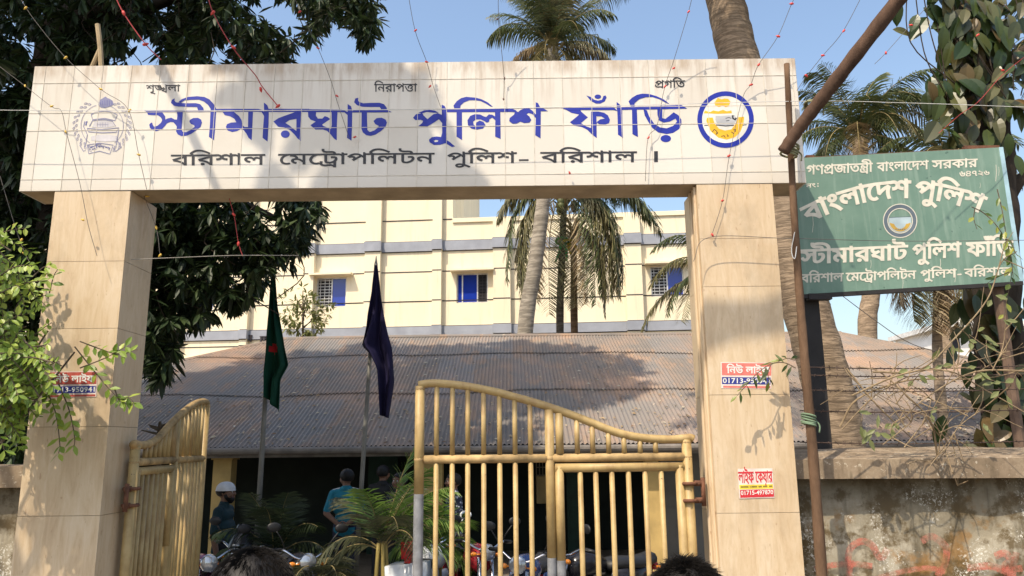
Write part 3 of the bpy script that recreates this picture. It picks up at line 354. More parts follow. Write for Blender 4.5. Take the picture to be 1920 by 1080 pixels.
'শ': (677, ['687,622 687,551 582,551 582,0 505,0 505,512 510,532 508,544 507,556 506,567 505,580 505,593 505,607 505,688 558,688 582,622', '361,629 388,627 411,622 433,614 455,602 475,588 492,572 509,552 523,531 534,509 530,404 507,450 483,487 457,516 426,539 395,552 363,556 338,553 317,546 300,534 286,517 278,496 276,471 280,445 291,423 308,406 336,390 371,381 413,377 406,300 363,305 327,314 298,327 271,345 250,365 235,388 223,415 217,444 215,474 218,509 225,538 236,562 252,583 270,600 290,612 314,622 338,627', '77,629 106,627 132,621 156,612 181,598 201,580 218,558 232,529 240,497 242,461 240,433 233,407 222,383 205,359 185,339 160,323 129,310 93,302 54,300 48,377 81,379 107,384 128,392 146,402 160,413 169,426 176,441 180,455 181,468 178,495 169,516 155,532 133,546 107,554 76,556 63,556 52,555 40,554 27,551 14,548 -1,545 -9,620 8,623 22,625 36,627 49,628 63,629']),
'স': (682, ['692,622 692,551 587,551 587,0 510,0 510,353 533,290 512,316 495,337 480,353 464,366 450,373 436,375 426,374 418,371 410,367 401,360 392,349 383,336 371,318 358,295 343,268 325,236 309,209 294,188 278,168 263,153 248,142 229,133 209,128 188,127 169,128 152,132 136,138 119,147 103,160 88,174 70,195 53,218 35,244 96,281 114,251 129,231 141,218 154,209 167,205 180,203 192,204 202,208 212,214 224,223 235,235 246,250 260,271 274,294 289,321 312,354 330,388 346,412 362,428 379,440 397,447 415,449 437,447 457,440 474,430 494,415 514,396 536,374 516,373 514,389 512,403 511,416 510,431 510,445 510,458 510,551 -10,551 -10,622', '271,271 264,315 257,351 250,379 241,405 229,425 214,441 194,456 172,467 146,476 113,483 77,490 38,495 53,571 107,551 145,544 176,536 202,528 227,517 247,505 264,492 279,474 290,456 299,436 306,411 312,385 315,356']),
'়': (0, ['-255,-183 -272,-181 -286,-176 -298,-167 -308,-155 -313,-141 -315,-125 -313,-108 -307,-94 -298,-82 -284,-72 -270,-67 -255,-65 -238,-67 -224,-73 -212,-82 -202,-95 -197,-109 -195,-125 -197,-142 -203,-156 -212,-167 -226,-176 -240,-181']),
'া': (266, ['276,622 276,551 171,551 171,0 94,0 94,469 84,492 72,511 58,527 40,541 20,549 -2,551 -10,551 -10,622 5,622 22,620 39,615 55,606 72,594 86,578 97,559 96,564 96,572 95,582 94,594 94,604 94,613 94,688 148,688 170,622']),
'ি': (266, ['276,622 276,551 171,551 171,0 94,0 94,551 -10,551 -10,622 82,622 71,636 60,649 50,662 38,677 29,691 20,704 44,744 69,779 93,812 122,843 153,868 185,888 225,905 267,914 313,917 350,915 383,911 414,904 448,893 480,881 510,866 543,848 574,829 605,808 639,782 672,757 705,731 663,677 616,714 575,744 538,770 500,794 465,812 432,826 396,836 361,842 325,844 288,842 257,835 230,825 202,810 180,792 160,772 140,747 122,721 106,693 112,682 120,671 128,660 138,647 149,635 160,622']),
'ী': (266, ['276,551 171,551 171,0 94,0 94,551 -10,551 -10,622 94,622 88,665 77,701 60,731 38,760 12,782 -16,800 -51,817 -87,828 -124,837 -168,843 -210,847 -252,848 -291,847 -325,845 -354,842 -381,836 -402,830 -419,823 -432,814 -440,803 -442,792 -439,780 -431,773 -418,768 -401,765 -383,764 -365,763 -269,763 -235,762 -207,759 -185,754 -165,746 -148,737 -135,725 -123,711 -114,696 -108,680 -103,660 -101,639 -100,615 -167,615 -168,631 -170,644 -173,654 -177,664 -183,672 -189,678 -197,683 -205,687 -214,689 -225,691 -239,692 -254,692 -353,692 -380,693 -404,695 -425,698 -445,702 -462,707 -476,713 -492,724 -503,735 -511,747 -517,761 -520,775 -521,789 -513,827 -491,857 -456,882 -402,902 -336,913 -258,917 -127,908 -25,884 54,846 119,786 157,711 174,622 276,622']),
'ু': (0, ['-286,-266 -306,-265 -325,-261 -345,-254 -366,-245 -384,-233 -400,-218 -412,-198 -420,-176 -422,-151 -417,-118 -404,-91 -383,-70 -352,-52 -316,-42 -274,-39 -231,-42 -192,-49 -154,-62 -114,-79 -75,-100 -38,-124 5,-154 47,-184 89,-217 44,-271 -1,-234 -42,-204 -78,-178 -116,-154 -150,-136 -182,-122 -216,-111 -248,-105 -279,-103 -302,-105 -320,-109 -333,-117 -343,-128 -349,-140 -351,-153 -349,-171 -342,-183 -332,-192 -317,-199 -302,-203 -286,-204 -262,-202 -242,-197 -226,-188 -212,-177 -201,-164 -192,-150 -185,-134 -179,-118 -176,-102 -174,-86 -172,-72 -172,-59 -172,8 -95,8 -95,-45 -96,-66 -98,-87 -102,-110 -108,-137 -116,-161 -128,-184 -143,-207 -163,-226 -185,-242 -215,-256 -248,-264']),
'ৃ': (0, ['-355,-80 -327,-67 -301,-55 -275,-43 -246,-30 -218,-19 -191,-8 -161,4 -133,15 -105,25 -79,-41 -104,-49 -127,-56 -150,-64 -175,-72 -197,-81 -218,-88 -240,-97 -260,-106 -277,-114 -290,-102 -238,-108 -194,-116 -154,-126 -114,-139 -80,-152 -49,-166 -18,-182 10,-198 35,-214 -1,-271 -37,-249 -71,-231 -103,-216 -138,-201 -173,-189 -206,-180 -245,-171 -283,-165 -321,-160']),
'ে': (346, ['356,622 356,551 336,551 314,544 292,534 269,520 244,502 222,482 201,460 180,432 163,403 148,372 137,336 130,299 128,262 131,215 138,178 150,148 166,121 184,101 203,87 225,77 247,71 267,69 284,70 297,71 309,74 322,78 334,84 348,92 383,31 364,18 345,9 326,3 304,-2 284,-4 264,-5 222,-1 185,10 152,28 121,54 96,85 76,120 61,165 52,211 49,260 53,316 63,364 80,408 104,453 132,489 164,521 202,550 240,572 280,588 216,555 203,554 190,553 177,552 162,551 146,551 130,551 -10,551 -10,622']),
'ো': (953, ['356,622 356,551 336,551 314,544 292,534 269,520 244,502 222,482 201,460 180,432 163,403 148,372 137,336 130,299 128,262 131,215 138,178 150,148 166,121 184,101 203,87 225,77 247,71 267,69 284,70 297,71 309,74 322,78 334,84 348,92 383,31 364,18 345,9 326,3 304,-2 284,-4 264,-5 222,-1 185,10 152,28 121,54 96,85 76,120 61,165 52,211 49,260 53,316 63,364 80,408 104,453 132,489 164,521 202,550 240,572 280,588 216,555 203,554 190,553 177,552 162,551 146,551 130,551 -10,551 -10,622', '963,622 963,551 858,551 858,0 781,0 781,469 771,492 759,511 746,527 727,541 707,549 685,551 677,551 677,622 692,622 709,620 726,615 742,606 759,594 773,578 784,559 783,564 783,572 782,582 781,594 781,604 781,613 781,688 835,688 857,622', '516,266 499,268 485,273 474,282 463,294 458,308 456,324 458,341 464,355 474,367 487,377 501,382 516,384 533,382 547,376 558,367 569,354 574,340 576,324 574,307 568,293 558,282 545,273 531,268']),
'২': (592, ['127,539 128,554 132,569 138,583 146,599 157,615 170,631 233,596 225,587 220,579 216,572 213,564 212,556 211,549 212,540 215,532 219,526 226,520 237,515 250,510 268,506 290,501 316,495 381,479 428,460 460,436 483,406 496,372 500,335 493,291 474,254 444,222 400,194 348,177 289,168 282,168 275,169 269,170 262,172 255,173 249,175 289,184 320,172 349,160 378,146 409,128 439,111 467,92 498,71 526,50 553,28 507,-26 467,6 431,33 398,56 362,79 329,97 298,112 262,128 227,141 192,152 151,164 109,175 65,185 80,256 105,249 128,244 151,240 178,236 208,234 241,233 304,236 350,245 382,260 404,281 417,305 421,332 420,349 416,363 410,374 399,386 386,396 370,404 347,413 321,420 290,427 252,436 221,445 196,454 173,465 156,477 144,490 134,506 129,522']),
'৪': (592, ['296,0 222,6 165,22 122,47 87,83 68,124 62,170 67,207 80,239 102,266 136,294 178,317 229,337 229,312 194,328 165,343 142,358 120,373 103,389 90,406 81,426 76,448 74,471 77,498 86,523 100,546 120,568 145,586 173,601 209,613 248,620 290,622 345,619 389,612 425,600 457,584 480,566 497,546 510,522 517,499 519,476 517,448 510,425 499,406 483,387 465,371 445,357 420,343 395,332 368,321 365,341 415,321 455,299 486,276 512,247 526,211 530,171 523,117 502,75 470,43 421,18 363,4', '296,71 347,74 385,84 413,99 434,121 446,145 450,173 447,194 440,213 428,228 410,244 391,257 370,268 344,278 320,286 296,292 247,277 210,261 182,243 159,220 147,196 143,169 148,142 161,119 182,100 213,83 251,74', '297,363 321,370 343,378 364,387 385,398 402,410 417,424 429,439 436,455 438,471 433,494 421,513 401,529 371,542 334,549 291,551 267,550 245,547 224,542 204,535 187,526 174,516 162,502 156,487 154,471 158,447 169,426 188,408 216,391 253,376']),
'৬': (592, ['347,39 311,41 279,48 248,58 216,75 187,98 160,124 132,161 107,203 84,251 60,312 40,379 21,452 96,475 111,409 126,354 142,308 160,263 178,226 196,196 218,170 240,149 262,134 289,123 315,117 342,115 384,120 418,133 445,154 467,186 479,225 483,271 481,300 477,324 470,345 462,364 455,379 449,391 489,392 476,363 464,338 450,318 434,298 418,283 400,272 381,263 361,259 340,257 326,258 313,260 302,263 290,268 279,274 270,282 260,293 252,306 245,321 239,342 236,368 235,400 235,451 234,467 233,480 230,490 225,499 219,505 210,510 198,514 184,516 166,517 175,593 202,591 224,588 243,584 261,577 275,569 286,560 295,549 301,536 306,523 309,507 311,489 312,471 312,379 313,363 316,351 320,341 327,333 336,329 348,328 359,329 370,332 380,337 390,345 401,356 411,370 422,389 433,411 443,438 499,452 512,434 522,415 531,396 539,373 546,352 552,331 556,308 558,288 559,268 556,224 549,186 536,151 518,117 495,90 467,69 431,52 391,42']),
'৭': (592, ['382,301 432,286 404,274 376,265 350,258 320,252 293,249 268,248 205,253 157,268 120,292 91,326 75,366 70,411 72,442 79,469 89,494 104,519 121,542 140,561 164,580 188,594 214,606 242,615 270,620 297,622 321,621 343,618 363,613 383,605 400,596 415,584 428,570 439,554 447,538 454,516 458,488 459,455 459,143 460,127 461,114 464,104 469,95 475,89 484,84 496,80 511,78 528,77 520,0 486,3 458,8 436,15 417,26 404,39 394,54 387,75 383,97 382,122', '266,322 294,323 318,326 339,330 361,338 383,346 404,357 382,338 382,439 382,463 380,482 378,496 375,510 369,521 361,530 353,537 345,542 336,546 324,549 311,550 297,551 279,550 262,546 245,540 227,531 212,521 198,510 184,495 173,480 164,464 156,444 152,425 151,406 155,376 166,355 182,340 207,330 235,324'])}

def glyph_list(s):
    out = []; i = 0
    while i < len(s):
        if s[i] == '{': j = s.index('}', i) + 1
        else: j = i + 1
        out.append(s[i:j]); i = j
    res = []                                  # signs written before their consonant stand before it
    for t in out:
        if t == 'ি' or t == 'ে': res.insert(len(res)-1, t)
        elif t == 'ো': res.insert(len(res)-1, 'ে'); res.append('া')
        else: res.append(t)
    return res
def sarea(l): return sum(l[i-1][0]*l[i][1] - l[i][0]*l[i-1][1] for i in range(len(l)))/2
def embolden(l, ex, ey):
    out = []; n = len(l)
    for i in range(n):
        a, b, c = l[i-1], l[i], l[(i+1) % n]
        d1 = Vector((b[0]-a[0], b[1]-a[1])); d2 = Vector((c[0]-b[0], c[1]-b[1]))
        if d1.length < 1e-6 or d2.length < 1e-6: out.append(b); continue
        d1.normalize(); d2.normalize()
        nn = Vector((-d1.y-d2.y, d1.x+d2.x))
        if nn.length < .2: nn = Vector((-d1.y, d1.x))
        nn.normalize(); k = min(1.6, 1/max(.4, nn.dot(Vector((-d1.y, d1.x)))))
        out.append((b[0]+nn.x*ex*k, b[1]+nn.y*ey*k))
    return out
def text_layout(s, ex=0, ey=0):
    x = 0; res = []
    for t in glyph_list(s):
        if t == ' ': x += 300; continue
        a, cs = GLYPHS[t]
        loops = [[(float(p.split(',')[0])+x, float(p.split(',')[1])) for p in c.split()] for c in cs]
        loops = [[l[i] for i in range(len(l)) if l[i] != l[i-1]] for l in loops]
        res.append([embolden(l, ex, ey)[::-1] for l in loops]); x += a
    return res, x
def put_text(mb, s, fmap, h=.0012, ex=0, ey=0, mi=0):
    """fmap(fraction along the headline, height: 0 baseline .. 1 headline, lift) -> world"""
    lay, w = text_layout(s, ex, ey)
    for k, ls in enumerate(lay):
        mb.fill_loops(ls, lambda u, v, t: fmap(u/w, v/622, t), h + .00035*(k % 4), mi)
def latin(body, size=1):
    cu = bpy.data.curves.new('print', 'FONT'); cu.body = body; cu.size = size; cu.resolution_u = 2; cu.offset = .018
    o = bpy.data.objects.new('print', cu); COL.objects.link(o)
    dg = bpy.context.evaluated_depsgraph_get(); me = o.evaluated_get(dg).to_mesh()
    vs = [tuple(v.co) for v in me.vertices]; fs = [tuple(p.vertices) for p in me.polygons]
    o.evaluated_get(dg).to_mesh_clear(); bpy.data.objects.remove(o); bpy.data.curves.remove(cu)
    return vs, fs
def put_latin(mb, body, fmap, h=.0015, mi=0):
    vs, fs = latin(body)
    x0 = min(v[0] for v in vs); x1 = max(v[0] for v in vs); y0 = min(v[1] for v in vs); y1 = max(v[1] for v in vs)
    mb.add([fmap((v[0]-x0)/(x1-x0), (v[1]-y0)/(y1-y0), h) for v in vs], fs, mi)

# ------------------------------------------------------------------ gateway
YG = 5.6
def gp(px, py, off=0.0):
    p = at(px, py, YG); p.y -= off; return p
def avg(*a): return sum(a)/len(a)
BX0 = avg(gp(65,123).x, gp(38,357).x); BX1 = avg(gp(1493,111).x, gp(1508,345).x)
BZ0 = avg(gp(38,357).z, gp(1508,345).z); BZ1 = avg(gp(65,123).z, gp(1493,111).z)
BT = .33
PIL = [(gp(103,357).x, gp(245,357).x), (gp(1306,346).x, gp(1448,346).x)]
gate = thing('gateway', 'tall tiled gateway with white name beam lettered in blue on two beige pillars', 'gateway', ((BX0+BX1)/2, YG, 0))
def zpx(py, px=900): return gp(px, py).z
b = MB(); b.box((BX0+.006, YG+.006, BZ0+.004), (BX1-.006, YG+BT, BZ1-.006)); b.build('beam', M_SOFFIT, gate)
rows = [BZ0, zpx(328), zpx(237), zpx(204), zpx(148), BZ1]
cw = .2285; ncol = int(math.ceil((BX1-BX0)/cw)); xs = [min(BX1, BX0 + .09 + cw*i) for i in range(ncol+1)]; xs = [BX0] + [x for x in xs if x > BX0+.02 and x < BX1-.02] + [BX1]
b = MB(); G2 = .0014
tileorg = Vector((BX0, YG, BZ0))
for i in range(len(xs)-1):
    for j in range(len(rows)-1):
        t = rng.uniform(-.0006, .0006); dx = rng.uniform(-.001, .001)
        x0, x1, z0, z1 = xs[i]+G2+dx, xs[i+1]-G2+dx, rows[j]+G2, rows[j+1]-G2
        f = YG - .004
        vs = [(x0, f+t, z0), (x1, f-t, z0), (x1, f-t, z1), (x0, f+t, z1), (x0, YG+.01, z0), (x1, YG+.01, z0), (x1, YG+.01, z1), (x0, YG+.01, z1)]
        b.add(vs, [(0,1,2,3), (0,4,5,1), (1,5,6,2), (2,6,7,3), (3,7,4,0)])
for j in range(len(rows)-1):   # right and left end tiles
    for X, s in ((BX1, 1), (BX0, -1)):
        z0, z1 = rows[j]+G2, rows[j+1]-G2; xx = X + .004*s
        vs = [(xx, YG+.002, z0), (xx, YG+BT-.002, z0), (xx, YG+BT-.002, z1), (xx, YG+.002, z1), (X-.01*s, YG+.002, z0), (X-.01*s, YG+BT-.002, z0), (X-.01*s, YG+BT-.002, z1), (X-.01*s, YG+.002, z1)]
        b.add(vs, [(0,1,2,3), (0,4,5,1), (1,5,6,2), (2,6,7,3), (3,7,4,0)])
b.build('tile_facing', M_TILE, gate, loc=tileorg)
b = MB()
for k in range(len(xs)-2):
    for j in range(len(rows)-1): b.box((xs[k+1]-.0019, YG-.0067, rows[j]+.0021), (xs[k+1]+.0019, YG, rows[j+1]-.0021))
for z in rows[1:-1]: b.box((BX0, YG-.0066, z-.0020), (BX1, YG, z+.0020))
b.build('grout_lines', M_GROUT, gate)
for pi, (px0, px1) in enumerate(PIL):
    b = MB(); ptop = BZ0 - .001
    PD = .44
    b.box((px0+.012, YG+.012, -.02), (px1-.012, YG+PD-.012, ptop))
    if pi == 0: brk = [zpx(y, 150) for y in (1420, 1180, 967, 800, 616, 490)]
    else: brk = [zpx(y, 1390) for y in (1400, 1180, 962, 740, 537, 447)]
    zs = [0] + [z for z in brk if z > .05] + [ptop]
    for j in range(len(zs)-1):
        z0, z1 = zs[j]+.0015, zs[j+1]-.0015; q = rng.uniform(-.0012, .0012)
        b.box((px0, YG+q, z0), (px1, YG+.011, z1), 1)
        b.box((px0, YG+.0115, z0), (px0+.011, YG+PD, z1), 1); b.box((px1-.011, YG+.0115, z0), (px1, YG+PD, z1), 1)
        b.box((px0+.0115, YG+PD-.011, z0), (px1-.0115, YG+PD, z1), 1)
    b.build('pillar', [M_GROUT2, M_MARBLE], gate)
# moulded inner corner strips of the right pillar
b = MB()
for k, (dx, dy) in enumerate(((-.018, .05), (-.012, .12), (-.018, .2))):
    b.tube([(PIL[1][0]+dx+.012, YG+dy, .3), (PIL[1][0]+dx+.012, YG+dy, BZ0-.01)], .014, 8)
b.build('corner_moulding', M_MARBLE, gate)

# main title, outlines measured from the lettering
TITLE = []
def T(x0, y0, s, outer, *holes):
    cv = lambda l: [(x0 + x/s, -(y0 + y/s)) for x, y in l]
    TITLE.append((cv(outer), [cv(h) for h in holes]))
def ell(cx, cy, rx, ry, n=20): return [(cx + rx*math.cos(2*math.pi*i/n), cy + ry*math.sin(2*math.pi*i/n)) for i in range(n)]
A = (270, 170, 10.8)
T(*A, [(10,400),(680,402),(1340,404),(1480,374),(1728,372),(1728,434),(1480,436),(700,438),(60,440)])
T(*A, [(60,436),(90,495),(290,505),(350,550),(375,600),(350,655),(280,715),(210,735),(185,700),(170,650),(140,660),(112,695),(125,755),(170,800),(260,825),(370,785),(430,720),(470,665),(540,638),(600,645),(650,700),(672,740),(655,830),(690,890),(760,925),(870,915),(960,880),(1060,810),(1150,740),(1180,650),(1160,590),(1100,556),(1000,560),(930,600),(925,640),(960,682),(1020,702),(1030,740),(950,800),(860,847),(790,840),(765,790),(780,600),(792,436),(670,436),(682,500),(672,592),(620,588),(560,552),(480,568),(440,592),(432,520),(385,455),(380,436)])
T(*A, [(700,240),(770,178),(900,132),(1080,118),(1230,133),(1330,183),(1420,280),(1475,385),(1460,470),(1440,800),(1420,1005),(1320,940),(1340,700),(1350,460),(1355,375),(1300,292),(1220,227),(1120,187),(960,190),(830,200),(750,250)])
T(*A, [(625,162),(570,190),(552,250),(610,308),(700,327),(900,332),(1080,337),(1110,440),(1225,436),(1205,350),(1140,278),(1050,258),(850,262),(700,248),(650,240),(622,205)])
B = (420, 170, 10.8)
T(*B, [(0,374),(700,374),(790,400),(815,440),(770,440),(690,434),(0,436)]); T(*B, [(905,374),(1728,374),(1728,436),(905,436)])
T(*B, [(-30,430),(20,500),(130,525),(210,570),(255,645),(150,650),(70,680),(42,740),(78,810),(170,842),(270,822),(340,782),(400,800),(460,880),(500,960),(565,1010),(575,800),(592,430),(495,430),(490,742),(420,740),(380,700),(360,600),(310,520),(230,455),(200,430)])
T(*B, [(812,245),(880,300),(912,380),(905,700),(885,1035),(785,960),(800,700),(815,520),(765,440),(815,430)])
T(*B, [(1005,630),(1110,560),(1300,490),(1440,440),(1570,430),(1560,800),(1560,1025),(1490,970),(1420,880),(1330,795),(1220,750),(1100,735)], [(1245,658),(1330,602),(1470,575),(1470,820),(1400,770),(1330,710)])
T(*B, ell(1245, 885, 90, 75))
C = (575, 170, 10.8)
T(*C, [(0,380),(720,388),(810,425),(830,450),(760,445),(700,440),(0,440)]); T(*C, [(915,440),(950,400),(1630,398),(1725,440),(1500,446),(915,448)])
T(*C, [(30,430),(35,530),(80,590),(185,632),(78,705),(180,792),(330,792),(420,822),(490,892),(550,970),(612,1012),(615,700),(627,430),(508,430),(510,700),(495,780),(430,755),(330,715),(318,690),(482,580),(430,540),(370,520),(320,570),(230,570),(190,510),(195,430)])
T(*C, [(832,275),(900,320),(925,400),(922,700),(910,1018),(820,960),(830,700),(830,500),(765,440),(832,430)])
T(*C, [(1050,150),(990,162),(962,240),(1020,300),(1130,332),(1300,337),(1480,337),(1510,380),(1520,442),(1640,436),(1622,350),(1570,280),(1480,250),(1300,253),(1150,260),(1065,235),(1042,200)])
T(*C, [(1115,440),(1113,780),(1140,850),(1210,907),(1300,922),(1400,892),(1520,812),(1600,732),(1628,650),(1600,590),(1520,552),(1420,562),(1355,620),(1390,682),(1460,717),(1450,750),(1370,812),(1280,842),(1232,800),(1225,600),(1225,440)])
D = (770, 170, 9.82)
T(*D, [(145,412),(250,368),(350,358),(450,374),(515,412),(420,410),(300,396),(215,420)])
T(*D, [(45,505),(100,440),(215,418),(240,462),(310,530),(420,440),(500,420),(575,450),(572,265),(625,285),(655,340),(672,440),(662,915),(720,948),(815,1030),(760,1042),(640,972),(540,1002),(430,1004),(350,955),(336,910),(390,862),(480,848),(560,860),(582,780),(580,600),(520,530),(430,592),(310,662),(145,657),(215,600),(230,560),(180,540),(90,547)], [(420,930),(460,908),(512,920),(500,946),(450,952)])
T(*D, [(640,340),(1571,335),(1571,400),(640,402)])
T(*D, [(788,280),(850,198),(930,143),(1020,118),(1190,133),(1300,160),(1420,220),(1515,302),(1470,295),(1400,250),(1290,196),(1190,182),(1080,182),(980,222),(920,278),(912,340),(945,400),(947,915),(845,850),(845,400),(800,320)])
T(*D, [(1350,480),(1280,443),(1180,438),(1100,468),(1045,550),(1055,640),(1120,702),(1220,722),(1330,702),(1380,640),(1340,578),(1270,556),(1210,590),(1200,660),(1160,630),(1150,575),(1200,535),(1290,535),(1350,562),(1400,592),(1440,582),(1450,530),(1500,500),(1558,545),(1556,850),(1656,892),(1650,398),(1553,398),(1553,480),(1500,447),(1440,443),(1390,490)])
E = (900, 170, 10.8)
T(*E, [(0,370),(650,368),(730,405),(760,445),(690,440),(640,434),(0,436)])
T(*E, [(735,420),(770,440),(820,398),(900,362),(990,362),(1060,410),(1130,490),(1128,240),(1175,260),(1215,340),(1290,368),(1375,420),(1230,422),(1227,700),(1225,972),(1118,905),(1130,560),(1060,480),(985,455),(940,480),(1000,530),(1038,600),(1000,652),(900,662),(815,632),(740,672),(660,674),(592,622),(600,560),(690,490),(705,445)])
F = (1050, 165, 9.82)
T(*F, [(25,375),(140,358),(950,350),(1010,378),(1055,430),(985,410),(400,410),(150,418)])
T(*F, [(110,405),(210,462),(350,492),(300,540),(182,635),(260,695),(400,722),(500,772),(580,852),(675,925),(672,690),(680,640),(720,672),(830,677),(902,652),(918,590),(882,510),(810,460),(700,438),(568,440),(572,742),(480,710),(385,650),(512,545),(400,450),(370,408)], [(668,525),(760,528),(825,568),(740,582),(690,620),(672,640)])
T(*F, [(485,143),(560,168),(630,222),(700,237),(770,222),(800,150),(840,143),(857,180),(820,252),(740,292),(660,292),(570,247)]); T(*F, ell(695, 165, 60, 40))
T(*F, [(1042,262),(1100,310),(1130,360),(1142,400),(1147,700),(1157,925),(1065,862),(1060,600),(1053,430),(1042,380)])
H = (1160, 165, 9.82)
T(*H, [(0,352),(700,336),(1150,318),(1255,382),(700,398),(0,407)])
T(*H, [(180,250),(240,188),(330,133),(430,110),(560,116),(700,158),(830,218),(935,302),(870,277),(740,207),(620,172),(500,172),(380,207),(292,282),(288,340),(332,400),(352,905),(252,852),(243,400),(215,330)])
T(*H, [(455,398),(520,418),(560,530),(650,660),(760,730),(880,747),(1000,702),(1072,620),(1045,568),(940,622),(830,642),(740,602),(713,500),(708,398),(800,398),(800,560),(860,572),(940,510),(1010,452),(1100,508),(1152,590),(1152,670),(1112,760),(1000,832),(880,852),(730,822),(620,742),(540,622),(478,510)])
T(*H, ell(865, 935, 97, 66))
def bf(off): return lambda u, v, w: gp(u, -v, off + w)
b = MB()
for k, (o, hs) in enumerate(TITLE): b.prism(o, hs, bf(.0047), .0007 + .0002*(k % 6))
b.build('title_lettering', M_BLUE, gate)
def wordline(x0, x1, yh0, yh1, yb0, yb1, off=.0052):
    return lambda u, v, w: gp(x0+(x1-x0)*u, (yb0+(yb1-yb0)*u)*(1-v) + (yh0+(yh1-yh0)*u)*v, off + w)
for s, x0, x1 in (('বরিশাল', 322, 497), ('মে{ttra}োপলিটন', 523, 814), ('পুলিশ', 838, 968), ('বরিশাল', 1014, 1193), ('।', 1213, 1240)):
    f = lambda x: 291.5 - 6.3*(x-322)/871
    b = MB(); put_text(b, s, wordline(x0, x1, f(x0)-.5, f(x1)-.5, f(x0)+18.5, f(x1)+18.5), ex=9, ey=16); b.build('district_lettering', M_BLACK, gate)
b = MB(); b.box(tuple(gp(973, 302, .0065)), tuple(gp(991, 299, .0052)))
b.build('lettering_dash', M_BLACK, gate)
for s, x0, x1, yh, yb in (('শৃ{ngkh}লা', 275, 338, 160.5, 172), ('নিরাপ{tt}া', 702, 782, 158.5, 172.5), ('{pra}গতি', 1227, 1284, 152, 165)):
    b = MB(); put_text(b, s, wordline(x0, x1, yh, yh-.5, yb, yb-.5), ex=8, ey=8); b.build('motto_lettering', M_BLACK, gate)

# emblems painted on the beam
def ring(mb, c, r0, r1, frame, h, mi=0, n=44, a0=0, a1=2*math.pi):
    full = abs(a1-a0-2*math.pi) < 1e-6; k = n if full else n+1
    vs = []; 
    for i in range(k):
        a = a0 + (a1-a0)*i/n
        for r in (r0, r1): vs.append(frame(c[0]+r*math.cos(a), c[1]+r*math.sin(a), h))
    mb.add(vs, [(2*i, 2*i+1, 2*((i+1) % k)+1, 2*((i+1) % k)) for i in range(n)], mi)
def stroke(mb, pts, wd, frame, h, mi=0):
    vs = []; n = len(pts)
    for i, p in enumerate(pts):
        a, c = pts[max(0, i-1)], pts[min(n-1, i+1)]; d = Vector((c[0]-a[0], c[1]-a[1]))
        d = d.normalized() if d.length else Vector((1, 0)); nx, ny = -d.y*wd/2, d.x*wd/2
        vs += [frame(p[0]-nx, p[1]-ny, h), frame(p[0]+nx, p[1]+ny, h)]
    mb.add(vs, [(2*i, 2*i+2, 2*i+3, 2*i+1) for i in range(n-1)], mi)
def fill(mb, pts, frame, h, mi=0): mb.prism(pts, [], frame, h, mi)
b = MB(); fr = bf(.0052); Z = lambda l: [(1295 + x/8.308, -(160 + y/8.308)) for x, y in l]
cc = (1295 + 540/8.308, -(160 + 537/8.308))
ring(b, cc, 0, 440/8.308, fr, .0004, 4); ring(b, cc, 366/8.308, 440/8.308, fr, .0012, 0)
fill(b, Z([(390,240),(420,200),(480,225),(520,210),(580,215),(615,260),(590,330),(540,345),(500,320),(440,345),(385,325),(365,280)]), fr, .0010, 1)
fill(b, Z([(200,440),(220,400),(300,420),(350,395),(430,410),(500,385),(560,410),(630,395),(640,440),(420,450)]), fr, .0009, 1)
fill(b, Z([(240,560),(250,510),(340,505),(370,600),(440,680),(530,710),(630,690),(700,600),(730,500),(830,495),(820,600),(770,730),(690,810),(560,850),(430,820),(310,720)]), fr, .0011, 1)
fill(b, Z([(385,480),(690,470),(710,540),(670,630),(420,625),(380,540)]), fr, .0008, 2)
stroke(b, Z([(390,622),(540,638),(670,628)]), 1.6, fr, .0014, 3); stroke(b, Z([(650,470),(655,520),(690,540),(705,510)]), 3.2, fr, .0015, 3)
stroke(b, Z([(210,632),(270,625)]), 1.4, fr, .0013, 3); stroke(b, Z([(800,625),(870,618)]), 1.4, fr, .0013, 3)
stroke(b, Z([(540,520),(590,505),(630,520)]), 1.2, fr, .0013, 3); stroke(b, Z([(550,560),(600,550)]), 1.2, fr, .0013, 3)
for l in ([(335,730),(365,690),(400,720),(420,750),(390,775),(400,740)], [(470,800),(520,790),(535,820)], [(560,770),(590,800),(565,800)], [(630,730),(670,760)], [(660,700),(700,690),(690,730)]):
    stroke(b, Z(l), 1.5, fr, .0016, 3)
b.build('round_boat_emblem', [M_BLUE, M_YELL, plain('emblem_grey', (.42, .43, .45), .6), M_BLACK, plain('emblem_white', (.68, .66, .6), .5)], gate)
b = MB(); Z = lambda l: [(120 + x/8.307, -(170 + y/8.307)) for x, y in l]
cx, cy = 600, 550
for i in range(22):                     # wreath of leaves round the badge
    for s in (-1, 1):
        a = math.pi/2 + s*(.45 + i*.105); r = 385 + 40*(i % 2)
        p = (cx + r*math.cos(a)*1.02, cy - r*math.sin(a)*.97); t = (-math.sin(a)*s, -math.cos(a)*s)
        e = (p[0]+t[0]*52+math.cos(a)*18, p[1]+t[1]*52-math.sin(a)*18); q = ((p[0]+e[0])/2+math.cos(a)*16, (p[1]+e[1])/2-math.sin(a)*16); q2 = ((p[0]+e[0])/2-math.cos(a)*16, (p[1]+e[1])/2+math.sin(a)*16)
        stroke(b, Z([p, q, e, q2, p]), .95, fr, .0009 + .0002*(i % 2), 0)
for s in (1, -1): stroke(b, Z([(cx+s*(330*math.sin(t*.14)), cy-330*math.cos(t*.14)) for t in range(2, 19)]), .8, fr, .0013, 0)
fill(b, Z([(540,230),(560,150),(600,130),(630,110),(655,95),(680,120),(715,130),(760,160),(780,215),(740,245),(640,275),(580,265)]), fr, .0008, 0)
